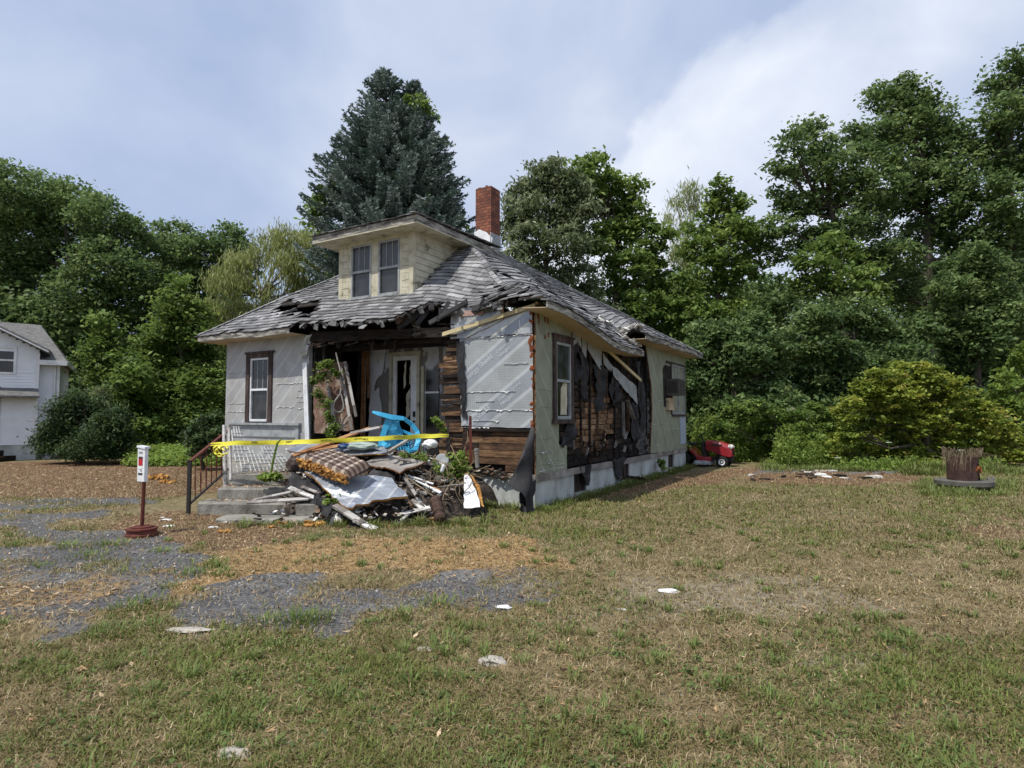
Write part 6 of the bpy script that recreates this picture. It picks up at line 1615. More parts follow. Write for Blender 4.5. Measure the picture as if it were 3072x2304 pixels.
gt = MB(); gt.tube([(X_(160), .3, z0), (X_(160), .3, Z_(1095)), (X_(166), .15, Z_(1086))], .04, 8); gt.build('downspout', M_white, wh)
ww_ = MB(); ww_.b(X_(-40), wx1, .02, .05, wz0, wz1); wo = ww_.build('window', M_glass, wh)
ww_ = MB(); zc = (wz0 + wz1) / 2; ww_.b(X_(-40), wx1, -.01, .02, zc - .03, zc + .03); ww_.build('sash', M_white, wo)
rf_ = MB()
# front gable rake
ov = .35; p0 = (ex1 + .3, -ov, zE - .02); 
def gab(dx): return (ex1 + .3 - dx, zE - .05 + dx * .54)
vs = []
for y in (-ov, 2.6):
    for dx in (0, 5.2):
        x, z = gab(dx); vs += [(x, y, z), (x, y, z + .16)]
rf_.add(vs, [(1, 3, 7, 5), (0, 4, 6, 2), (0, 1, 5, 4), (2, 6, 7, 3), (0, 2, 3, 1), (4, 5, 7, 6)], 0)
# wing roof, hipped at the right
zw = Z_(1084); xr = X_(197); ridge_z = 5.2
rf_.add([(X_(60), .0, zw), (xr, .0, zw), (xr, 5.2, zw), (X_(60), 5.2, zw), (X_(0), 2.8, ridge_z), (X_(88), 2.8, ridge_z - .03), (X_(-60), .0, zw), (X_(-60), 5.2, zw), (X_(-60), 2.8, ridge_z)],
        [(6, 1, 5, 8), (1, 2, 5), (2, 7, 8, 5), (7, 2, 1, 6)], 0)
wr_ = rf_.build('roof', M_asph, wh)
rk = MB(); x0_, z0_ = gab(0); x1_, z1_ = gab(5.2); rk.beam((x0_, -ov - .02, z0_ + .06), (x1_, -ov - .02, z1_ + .06), .04, .2, up=(0, 1, 0)); rk.b(X_(110), xr, -.06, -.01, zw - .13, zw + .01); rk.b(X_(115), xr, -.06, .35, zw - .16, zw - .13); rk.b(xr - .02, xr + .03, -.01, 5.2, zw - .13, zw + .01)
rk.build('rake_board', M_white, wr_)
pr_ = MB(); zp0, zp1 = Z_(1190), Z_(1166)
pr_.add([(-5.2, -.55, zp0), (X_(125), -.55, zp0), (X_(114), .0, zp1), (-5.2, .0, zp1), (-5.2, -.55, zp0 - .07), (X_(125), -.55, zp0 - .07), (X_(114), 0, zp0 - .07), (-5.2, 0, zp0 - .07)], [(0, 1, 2, 3), (4, 7, 6, 5), (0, 4, 5, 1), (1, 5, 6, 2), (0, 3, 7, 4)])
pr_.build('porch_roof', M_asph, wh)
fo_ = MB(); fo_.b(-5.2, ex1 + .01, .01, .2, -.1, .55); fo_.b(ex1, w1x1 + .01, .36, .5, -.1, .55); fo_.build('foundation', M_found, wh)
dr_ = MB(); dr_.b(X_(-30), X_(10), -.04, 0, .56, 2.6); dr_.build('door', M_greysash, wh)
# railing, steps and bricks before the white house
rl = empty('porch_railing', (XO(80) + wx, wy - 1.9, 0), 0, 'galvanised pipe railing on the white house landing', 'railing')
mb = MB(); z1_, z2_, z3_ = Z_(1262), Z_(1280), Z_(1315)
mb.tube([(-3, 0, z1_), (0, 0, z1_), (0, 0, -.02)], .025, 6); mb.tube([(-3, 0, z2_), (0, 0, z2_)], .02, 6); mb.tube([(-3, 0, z3_), (0, 0, z3_)], .03, 6)
for x in (-.7, -1.6, -2.5): mb.tube([(x, 0, 0), (x, 0, z1_)], .022, 6)
mb.build('pipe_frame', M_greysash, rl)
mb = MB(); mb.tube([(-1.5, -.8, .0), (-1.0, -.8, .0), (-1.0, -.8, .42), (-.82, -.8, .5), (-.74, -.8, .6), (-.82, -.8, .72), (-1.6, -.8, .76)], .025, 6); mb.build('lower_rail', M_greysash, rl)
bs_ = MB(); c = (XO(22) + wx, wy - 1.6)
for k in range(3): bs_.b(c[0] - 1.5, c[0] + .5 + (2 - k) * .28, c[1] - .2 + k * .3, c[1] + 1.4, k * .19, (k + 1) * .19 - .01)
tag(top('entry_steps', bs_, M_char, (c[0], c[1], 0), 'dark steps under the white house railing', 'steps'))
bs_ = MB()
for k in range(7):
    for j in range(3): bs_.box((XO(38) + wx + j * .21 - .1 + (k % 2) * .05, wy - 2.3, .05 + k * .066), (.2, .3, .062), None, jit=.006)
top('brick_pile', bs_, M_brick, (XO(38) + wx, wy - 2.3, 0), 'small stack of red bricks before the white house steps', 'bricks')

# ================================================================== SMALL THINGS IN THE YARD
# sign stand
sc = G(425, 1606); sg = empty('sign_stand', sc, 0, 'white box sign on a rusty red pole with a heavy round base', 'sign')
mb = MB(); mb.lathe([(.195, 0), (.195, .025), (.18, .035), (.175, .075), (.19, .08), (.19, .1), (.13, .105), (.13, .12), (.03, .13)], n=36); mb.build('round_base', M_rust, sg, smooth=False)
mb = MB(); mb.tube([(0, 0, .12), (.01, 0, .74)], .024, 12); mb.build('pole', M_rust, sg)
mb = MB(); rz = Matrix.Rotation(R(-25), 3, 'Z'); mb.box((-.015, 0, .93), (.15, .055, .44), rz, jit=.002); bx = mb.build('sign_box', M_white, sg, bevel=.004)
mb = MB(); mb.box((-.01, 0, 1.17), (.17, .08, .028), rz @ Matrix.Rotation(R(6), 3, 'Y')); mb.build('cap', M_sash, sg)
face = lambda x, z, w, h, dy=-.049: (rz @ Vector((x * .8, dy + .018, 0)) + Vector((-.015, 0, z)), (w, .003, h))
for nm, x, z, w, h, m in (('red_panel', -.005, .985, .08, .115, plain('sign_red', (.45, .02, .025))), ('black_panel', -.005, .815, .085, .024, M_dark), ('dark_patch', .0, 1.03, .07, .03, M_casing)):
    mb = MB(); c_, s_ = face(x, z, w, h, -.0475 if nm != 'dark_patch' else -.0505); mb.box(c_, s_, rz); mb.build(nm, m, bx)
mb = MB()
for i in range(7): c_, s_ = face(-.045 + i * .013, 1.095 + (i % 2) * .008, .009, .022, -.0475); mb.box(c_, s_, rz)
for i in range(5): c_, s_ = face(-.04 + .02 * i, .885 - .012 * math.sin(i), .014, .005, -.0475); mb.box(c_, s_, rz)
c_, s_ = face(.01, .862, .03, .02, -.0475); mb.box(c_, s_, rz, taper=1)
mb.build('printed_marks', M_greysash, bx)
# rusty stump/drum on a round concrete cover
bc = G(2892, 1470); wc = empty('concrete_well_cover', (bc.x, bc.y, 0), 0, 'round concrete well cover raised above the grass', 'well cover')
mb = MB(); prof = [(.2, .0), (.42, .02), (.44, .1), (.5, .1), (.53, .12), (.53, .205), (.5, .215), (.0, .22)]; mb.lathe(prof, n=44)
mb.v = [(x + .01 * mnoise.noise(Vector((x * 6, y * 6, z * 9))), y, z + .008 * mnoise.noise(Vector((x * 9, y * 9, 0)))) for x, y, z in mb.v]; mb.build('lid', surf('old_concrete', [(.3, (.06, .058, .05)), (.6, (.13, .125, .11)), (.85, (.24, .23, .2))], 6, bump=.5), wc)
mb = MB(); mb.box((.53, -.05, .14), (.07, .12, .3), Matrix.Rotation(.1, 3, 'Y'), jit=.01); mb.build('hinge_lug', M_oldwood, wc)
dc = Vector((bc.x - .01, bc.y, .215)); dr = empty('rusty_drum', dc, 0, 'rust brown steel drum with a torn side standing on the well cover', 'drum')
mb = MB(); n_ = 40; vs = []; fs = []; hh = .5; rr_ = .285
rows = 10
for j in range(rows + 1):
    for k in range(n_):
        a = 2 * math.pi * k / n_; r_ = rr_ + .006 * mnoise.noise(Vector((a * 2, j * .6, 0))); vs.append((r_ * math.cos(a), r_ * math.sin(a), hh * j / rows + (.01 * mnoise.noise(Vector((a * 4, 0, 0))) if j == rows else 0)))
for j in range(rows):
    for k in range(n_):
        a = 2 * math.pi * (k + .5) / n_; deg = math.degrees(a)
        if 293 < deg < 325 and j < 3 or (285 < deg < 322 and j in (5, 6)): continue
        fs.append((j * n_ + k, j * n_ + (k + 1) % n_, (j + 1) * n_ + (k + 1) % n_, (j + 1) * n_ + k))
mb.add(vs, fs); mb.add([(x * .97, y * .97, z) for x, y, z in vs], [f[::-1] for f in fs])
shell = mb.build('shell', surf('drum_rust', [(.3, (.035, .02, .018)), (.55, (.075, .042, .035)), (.75, (.14, .075, .05))], 5, rough=.8, bump=.4, stretch=(1, 1, .4)), dr)
mb = MB()
for i in range(9):
    a = R(285 + i * 5); p = Vector((rr_ * 1.03 * math.cos(a), rr_ * 1.03 * math.sin(a), .24 + .05 * math.sin(i))); mb.box(p, (.05, .015, .04), Matrix.Rotation(a, 3, 'Z'), jit=.015)
mb.build('torn_lip', M_foam if False else surf('bright_rust', [(.3, (.16, .05, .02)), (.7, (.36, .14, .05))], 8), dr)
mb = MB()
for i in range(210):
    a = rnd.uniform(2.2, 5.6) if rnd.random() < .75 else rnd.uniform(0, 6.3); r_ = rr_ * rnd.uniform(.6, 1.0)
    p = Vector((r_ * math.cos(a), r_ * math.sin(a), .46)); o_ = Vector((math.cos(a), math.sin(a), 0)); up2 = rnd.uniform(.05, .22); dn = rnd.uniform(.0, .32) if rnd.random() < .4 and math.cos(a) < -.1 else -.16
    mb.tube([p, p + Vector((0, 0, up2 * .7)) + o_ * .04, p + Vector((0, 0, up2)) + o_ * .09, p + o_ * (rr_ - r_ + .06) + Vector((rnd.uniform(-.04, .04), 0, up2 * .4 - dn))], [.003, .003, .003, .002], 3, cap=False)
for i in range(6): mb.tube([(.1, 0, .45), (.25 + .1 * i, -.1, .62 - .02 * i), (.5 + .05 * i, -.1, .4 - .05 * i)], .004, 4)
mb.build('dry_grass_tuft', surf('straw', [(.2, (.13, .095, .065)), (.7, (.3, .235, .165))], 8, island=.5), dr)
# riding mower
mp = G(2152, 1399); mw = empty('riding_mower', mp, R(-30), 'red riding lawn mower parked behind the burnt house corner', 'mower')
M_red = surf('red_paint', [(.25, (.17, .01, .014)), (.7, (.34, .018, .026))], 2, rough=.3, bump=.02, spec=.5, coat=.3)
M_tyre = plain('tyre_rubber', (.014, .014, .014), .8)
def hoodsec(x, w, z0, z1, c=.12): return [(x, -w, z0), (x, -w, z1 - c), (x, -w * .7, z1 - .02), (x, 0, z1), (x, w * .7, z1 - .02), (x, w, z1 - c), (x, w, z0)]
mb = MB(); secs = [hoodsec(-.3, .23, .5, .82), hoodsec(-.1, .25, .46, .815), hoodsec(.15, .26, .36, .78), hoodsec(.38, .25, .31, .7), hoodsec(.48, .21, .33, .58)]
vs = [p for s in secs for p in s]; fs = []
for i in range(len(secs) - 1):
    for k in range(7): a = i * 7 + k; b_ = i * 7 + (k + 1) % 7; fs.append((a, b_, b_ + 7, a + 7))
fs += [tuple(range(7)), tuple(len(vs) - 1 - k for k in range(7))]; mb.add(vs, fs); hood = mb.build('hood', M_red, mw, bevel=.012)
mb = MB()
for k in range(5): mb.box((.475 - .004 * k, 0, .41 + k * .034), (.04, .38, .018), jit=.001)
mb.box((.455, 0, .48), (.03, .4, .19)); mb.build('grille', M_dark, hood)
for sy in (-1, 1):
    mb = MB(); mb.box((.42, sy * .17, .625), (.12, .13, .08), Matrix.Rotation(R(35), 3, 'Y') @ Matrix.Rotation(R(-25 * sy), 3, 'Z')); mb.build('headlight', plain('lamp_lens', (.75, .75, .72), .15, spec=.6), hood, bevel=.015)
    mb = MB(); mb.box((.05, sy * .262, .68), (.3, .01, .05), Matrix.Rotation(R(4), 3, 'Y')); mb.build('side_decal', M_dark, hood)
mb = MB(); vs = []
for x, z in ((-1.05, .56), (-.95, .62), (-.75, .6), (-.62, .48), (-.52, .33), (-.35, .3), (-.12, .31)): vs += [(x, -.36 if x < -.2 else -.33, z), (x, .36, z), (x, .36, z - .05), (x, -.36, z - .06 - (.08 if x > -.8 else 0))]
fs = [(0, 1, 2, 3), (27, 26, 25, 24)]
for i in range(6):
    for k in range(4): a = i * 4 + k; b_ = i * 4 + (k + 1) % 4; fs.append((a, b_, b_ + 4, a + 4))
mb.add(vs, fs); mb.build('fender', M_red, mw, bevel=.01)
mb = MB(); mb.box((-.38, 0, .52), (.14, .3, .5), Matrix.Rotation(R(-10), 3, 'Y'), taper=.8); mb.build('dash_column', M_dark, mw, bevel=.02)
mb = MB(); rs_ = Matrix.Rotation(R(-35), 3, 'Y'); mb.lathe([(0.15, -.012), (.175, 0), (.15, .012)], (-.47, 0, .97), 24, rot=rs_)
mb.v = mb.v; mb.f = mb.f[:-2]; mb.mi = mb.mi[:-2]
for k in range(3): mb.beam((-.47, 0, .96), Vector((-.47, 0, .97)) + rs_ @ Vector((.16 * math.cos(k * 2.1), .16 * math.sin(k * 2.1), 0)), .03, .012)
mb.tube([(-.4, 0, .75), (-.47, 0, .96)], .02, 8); mb.build('steering_wheel', M_dark, mw)
mb = MB(); mb.box((-.82, 0, .68), (.42, .42, .1), jit=.004); mb.box((-1.02, 0, .82), (.1, .4, .3), Matrix.Rotation(R(-15), 3, 'Y')); mb.build('seat', plain('black_vinyl', (.02, .022, .026), .45), mw, bevel=.035)
mb = MB(); mb.box((-.3, 0, .25), (1.3, .3, .1)); mb.box((.42, 0, .25), (.12, .3, .14)); mb.box((.2, 0, .32), (.4, .3, .14)); mb.build('chassis', M_dark, mw)
mb = MB(); mb.box((-.38, 0, .13), (.55, .95, .11), taper=.85, jit=.01); mb.box((-.38, -.52, .13), (.36, .25, .08), Matrix.Rotation(R(14), 3, 'X')); mb.build('cutting_deck', M_greysash, mw, bevel=.02)
for x, y, r_, w in ((.22, -.38, .17, .13), (.22, .38, .17, .13), (-.98, -.36, .23, .2), (-.98, .36, .23, .2)):
    mb = MB(); mb.lathe([(r_ * .55, -w / 2), (r_ * .92, -w / 2), (r_, -w * .3), (r_, w * .3), (r_ * .92, w / 2), (r_ * .55, w / 2)], (x, y, r_), 28, 'Y'); wo = mb.build('wheel', M_tyre, mw)
    mb = MB(); sy = -1 if y < 0 else 1; mb.lathe([(r_ * .5, 0), (r_ * .56, sy * .012), (r_ * .45, sy * .004), (r_ * .16, -sy * .01), (r_ * .14, sy * .02), (0.0, sy * .02)], (x, y + sy * w / 2, r_), 24, 'Y'); mb.build('rim', M_sash, wo)

# stones and pale scraps
def stone(px, py, r_, mat, label, seed, sq=(1.3, .9, .5), name='stone', cat='stone', group=None):
    c = G(px, py); bag_ = MB(); vs = []; fs = []
    for j in range(8):
        for i in range(12):
            th = math.pi * j / 7; ph = 2 * math.pi * i / 12; d = Vector((math.sin(th) * math.cos(ph), math.sin(th) * math.sin(ph), math.cos(th)))
            k = 1 + .5 * mnoise.noise(d * 1.6 + Vector((seed * 7, 0, 0))); vs.append(c + Vector((0, 0, r_ * .1)) + Vector((d.x * sq[0], d.y * sq[1], d.z * sq[2])) * r_ * k)
    for j in range(7):
        for i in range(12): a = j * 12 + i; b_ = j * 12 + (i + 1) % 12; fs.append((a, b_, b_ + 12, a + 12))
    bag_.add(vs, fs); top(name, bag_, mat, c, label, cat, group)
M_stone = surf('pale_stone', [(.3, (.24, .22, .19)), (.6, (.45, .42, .37)), (.85, (.6, .57, .52))], 8, bump=.5)
GS = 'pale stones lying in the grass'
stone(1478, 1988, .065, M_stone, 'largest pale stone in the grass at the middle', 1, group=GS)
stone(1276, 1950, .045, M_stone, 'flat whitish stone left of the largest stone', 2, (1.4, .8, .3), group=GS)
stone(700, 2264, .055, M_stone, 'grey stone nearest the bottom edge', 3, (1.5, .9, .4), group=GS)
stone(565, 1893, .1, M_stone, 'flat torn white board scrap at the edge of the asphalt', 4, (1.5, .5, .12), 'white_scrap', 'scrap')
for (px, py, r_, lab) in ((500, 1560, .05, 'white scrap beside the sign base top'), (486, 1553, .03, 'tiny white scrap left of the round white scrap'), (508, 1580, .06, 'long pale scrap right of the sign base'), (640, 1583, .05, 'pale chip before the low slab'), (1510, 1823, .05, 'white chip beyond the asphalt edge'), (2005, 1776, .07, 'flat white chip in the bare middle ground'), (1865, 1830, .03, 'small pale chip in the bare ground'), (480, 1372, .2, 'white rubbish scrap on the far path'), (2460, 1425, .12, 'white board scrap on the far debris pad'), (2480, 1432, .1, 'pale scrap right beside the far white board')):
    stone(px, py, r_, M_white, lab, int(px), (1.4, .7, .3), 'paper_scrap', 'scrap', 'white scraps on the ground')
# burnt lumps by the side wall and stray dark bits
for (px, py, n_, s_, lab) in ((1885, 1448, 26, .3, 'charred rubbish pile at the foot of the side wall'), (1450, 1568, 5, .18, 'black shingle scraps on the grass before the house corner'), (2180, 1528, 4, .07, 'brown leaf litter lump in the open grass'), (540, 1345, 6, .2, 'dark rubbish lump on the far path'), (1790, 1478, 4, .14, 'flat grey boards on the grass by the cellar window')):
    c = G(px, py); mb = MB()
    for k in range(n_): mb.box(c + Vector((rnd.uniform(-s_, s_), rnd.uniform(-s_, s_) * .6, rnd.uniform(.01, s_ * .5))), (rnd.uniform(.3, .8) * s_, rnd.uniform(.1, .4) * s_, .03), Matrix.Rotation(rnd.uniform(0, 6), 3, 'Z') @ Matrix.Rotation(rnd.uniform(-.5, .5), 3, 'X'), jit=.015)
    top('charred_scraps', mb, M_char if n_ > 4 else M_lit, c, lab, 'rubbish')
board(G(700, 1388), G(780, 1392), .12, .03, M_brownwood, 'brown board lying on the far path by the juniper') if False else None
mb = MB()
for k in range(26):
    c = G(rnd.uniform(2250, 2680), rnd.uniform(1410, 1446)); mb.box(c + Vector((0, 0, .02)), (rnd.uniform(.1, .4), rnd.uniform(.05, .2), rnd.uniform(.02, .06)), Matrix.Rotation(rnd.uniform(0, 3), 3, 'Z'), jit=.02)
tag(mb.build('pad_debris', M_lit), 'scattered boards and bits on the far concrete pad', 'debris', kind='stuff')
# ================================================================== GROUND AND GRASS
def gp(pts): return [(G(*p).x, G(*p).y) for p in pts]
ASPH = [gp([(-500, 1640), (0, 1640), (300, 1625), (620, 1665), (560, 1730), (480, 1790), (300, 1850), (280, 1885), (-500, 1900)]),
        gp([(470, 1850), (560, 1800), (660, 1760), (800, 1712), (960, 1708), (1010, 1725), (1050, 1752), (1200, 1760), (1300, 1742), (1450, 1700), (1640, 1712), (1740, 1755), (1735, 1785), (1600, 1815), (1500, 1842), (1290, 1845), (1100, 1862), (900, 1885), (700, 1895), (500, 1885)]),
        gp([(-600, 1500), (0, 1500), (420, 1492), (430, 1508), (0, 1530), (-600, 1530)]), gp([(-600, 1545), (100, 1540), (330, 1530), (340, 1545), (100, 1570), (-600, 1580)]),
        gp([(100, 1580), (500, 1600), (520, 1640), (250, 1640), (80, 1620)]),
        gp([(380, 1355), (800, 1345), (820, 1372), (400, 1376)])]
GRAV = [gp([(1740, 1760), (2000, 1730), (2400, 1745), (2700, 1800), (2660, 1850), (2300, 1860), (2000, 1850), (1750, 1840)]), gp([(2250, 1960), (2650, 1970), (2500, 2010), (2300, 2000)])]
PAD = [gp([(2260, 1404), (2480, 1404), (2500, 1416), (2280, 1418)]), gp([(2500, 1404), (2690, 1406), (2720, 1420), (2540, 1424)])]
MUL = [gp([(380, 1540), (700, 1530), (1000, 1590), (700, 1650), (350, 1620)]), gp([(0, 1390), (700, 1370), (700, 1480), (350, 1500), (-300, 1480)]), gp([(2180, 1404), (2720, 1404), (2790, 1440), (2560, 1462), (2240, 1448)]), gp([(1800, 1445), (2200, 1412), (2240, 1430), (2000, 1470), (1820, 1490)]), gp([(2860, 1575), (3020, 1560), (3020, 1605), (2880, 1600)])]
STR = [gp([(700, 1640), (1000, 1610), (1600, 1620), (1700, 1700), (1400, 1730), (1000, 1700), (600, 1800), (300, 1800), (500, 1700)]), gp([(0, 1700), (500, 1740), (400, 1850), (-100, 1830)])]
GRN = [gp([(700, 1570), (1600, 1540), (1700, 1500), (1500, 1610), (900, 1620)]), gp([(1600, 1530), (2000, 1450), (2900, 1450), (3000, 1560), (2600, 1640), (2000, 1560), (1700, 1600)]), gp([(-200, 1900), (1300, 1900), (1500, 2304), (-600, 2304)]), gp([(2600, 2050), (3072, 1950), (3300, 2304), (2700, 2304)])]
def mask(x, y, polys, w, seed, amp=.35, sc=.5):
    m = np.zeros(np.shape(x)); nz = (fbm(x, y, sc, seed) - .5) * 2 * amp
    for p in polys: m = np.maximum(m, sstep(-w, w, sdf_poly(x, y, p) + nz))
    return m
def masks(x, y):
    asp = mask(x, y, ASPH, .07, 3, .5, .55); gr = mask(x, y, GRAV, .5, 5, .9, .6) * .5; pad = mask(x, y, PAD, .2, 7, .4, .8)
    tuft = sstep(.55, .68, fbm(x, y, .55, 21)); asp = asp * (1 - tuft * .5)
    mul = mask(x, y, MUL, .3, 9, .5, .7); st = mask(x, y, STR, .25, 11, .45, .6); gn = mask(x, y, GRN, .5, 13, .9, 1.1)
    return asp, gr, pad, mul, st, gn
def greenness(x, y, m=None):
    asp, gr, pad, mul, st, gn = m if m is not None else masks(x, y)
    n1 = fbm(x, y, 1.3, 31); n2 = fbm(x, y, .35, 33)
    g_ = .25 + .22 * gn + .9 * (n1 - .5) + .6 * (n2 - .5) - .35 * st - .35 * mul - .2 * gr
    return np.clip(g_, 0, 1)
def axis(lo, hi, step, far):
    a = np.arange(lo, hi + step, step); o1 = hi + (far - hi) * (np.arange(1, 15) / 14.) ** 2.2; o0 = lo - (far + lo) * (np.arange(1, 15) / 14.) ** 2.2
    return np.concatenate([o0[::-1], a, o1])
ax = axis(-18, 18, .085, 600); ay = np.concatenate([np.linspace(-600, 1.5, 14), np.arange(1.6, 24, .085), 24 + (600 - 24) * (np.arange(1, 15) / 14.) ** 2.2])
GX, GY = np.meshgrid(ax, ay)
GZ = .03 * (fbm(GX, GY, 2.4, 41) - .5) + .02 * (fbm(GX, GY, .4, 43) - .5)
GM = masks(GX, GY)
GZ = np.where(np.hypot(GX, GY) > 30, 0, GZ * (1 - .6 * GM[0]) - .01 * GM[0])
GG = greenness(GX, GY, GM)
V = np.stack([GX.ravel(), GY.ravel(), GZ.ravel()], 1); idx = np.arange(V.shape[0]).reshape(GX.shape)
Fq = np.stack([idx[:-1, :-1], idx[:-1, 1:], idx[1:, 1:], idx[1:, :-1]], -1).reshape(-1, 4)
M_gr, n, l = nodemat('yard_ground')
out = n.new('ShaderNodeOutputMaterial'); b = n.new('ShaderNodeBsdfPrincipled'); l.new(b.outputs[0], out.inputs[0]); b.inputs['Roughness'].default_value = .95; b.inputs['Specular IOR Level'].default_value = .15
tc = n.new('ShaderNodeTexCoord')
def NZ(s, d=8, ro=.65):
    q = n.new('ShaderNodeTexNoise'); q.inputs['Scale'].default_value = s; q.inputs['Detail'].default_value = d; q.inputs['Roughness'].default_value = ro; l.new(tc.outputs['Object'], q.inputs['Vector']); return q.outputs['Fac']
nA, nB = NZ(9), NZ(38, 5)
def RP(f, st): r = ramp(n, st); l.new(f, r.inputs[0]); return r.outputs[0]
def MX(f, a, c):
    q = n.new('ShaderNodeMix'); q.data_type = 'RGBA'; l.new(f, q.inputs['Factor']); l.new(a, q.inputs['A']); l.new(c, q.inputs['B']); return q.outputs['Result']
def AT(k): q = n.new('ShaderNodeAttribute'); q.attribute_name = k; return q.outputs['Fac']
nC = NZ(15, 10, .75)
def TH_(f, w=.25):   # break a smooth mask with fine noise
    a = n.new('ShaderNodeMath'); a.operation = 'MULTIPLY_ADD'; a.inputs[1].default_value = 2.6; a.inputs[2].default_value = -1.3; l.new(nC, a.inputs[0])
    s = n.new('ShaderNodeMath'); s.operation = 'ADD'; l.new(a.outputs[0], s.inputs[0]); l.new(f, s.inputs[1])
    q = n.new('ShaderNodeMapRange'); q.inputs['From Min'].default_value = .5 - w; q.inputs['From Max'].default_value = .5 + w; l.new(s.outputs[0], q.inputs['Value']); return q.outputs[0]
soil = RP(nA, [(.25, (.09, .07, .038)), (.5, (.18, .145, .08)), (.75, (.3, .25, .145))])
green = RP(nA, [(.25, (.07, .062, .03)), (.5, (.13, .12, .052)), (.8, (.21, .19, .09))])
straw = RP(nA, [(.25, (.15, .09, .04)), (.5, (.33, .21, .095)), (.8, (.5, .36, .19))])
mulch = RP(nA, [(.25, (.06, .035, .022)), (.5, (.15, .09, .055)), (.8, (.3, .2, .125))])
asph0 = RP(nB, [(.3, (.035, .035, .037)), (.48, (.09, .09, .093)), (.62, (.15, .15, .152)), (.75, (.3, .3, .3))])
asph1 = RP(nB, [(.3, (.08, .08, .08)), (.5, (.17, .17, .17)), (.7, (.3, .3, .295))])
asph = MX(RP(NZ(1.1, 4), [(.52, (0, 0, 0)), (.68, (1, 1, 1))]), asph0, asph1)
grav = RP(nB, [(.25, (.14, .125, .1)), (.5, (.26, .235, .19)), (.8, (.42, .39, .34))])
pad = RP(nA, [(.3, (.07, .07, .075)), (.7, (.2, .2, .21))])
c = MX(TH_(AT('green'), .35), soil, green); c = MX(TH_(AT('straw')), c, straw); c = MX(TH_(AT('mulch')), c, mulch); c = MX(TH_(AT('grav')), c, grav); c = MX(TH_(AT('asph'), .15), c, asph); c = MX(TH_(AT('pad'), .3), c, pad)
l.new(c, b.inputs['Base Color'])
bp = n.new('ShaderNodeBump'); bp.inputs['Strength'].default_value = .9; bp.inputs['Distance'].default_value = .02; l.new(nB, bp.inputs['Height']); l.new(bp.outputs[0], b.inputs['Normal'])
go = npmesh('ground', V, Fq, M_gr); tag(go, 'patchy yard of dry grass, bare soil and broken asphalt', 'ground', kind='structure')
for nm, a in zip(('asph', 'grav', 'pad', 'mulch', 'straw'), GM[:5]):
    at = go.data.attributes.new(nm, 'FLOAT', 'POINT'); at.data.foreach_set('value', a.ravel().astype(np.float32))
at = go.data.attributes.new('green', 'FLOAT', 'POINT'); at.data.foreach_set('value', GG.ravel().astype(np.float32))
def gz(x, y): return .03 * (fbm(x, y, 2.4, 41) - .5) + .02 * (fbm(x, y, .4, 43) - .5)

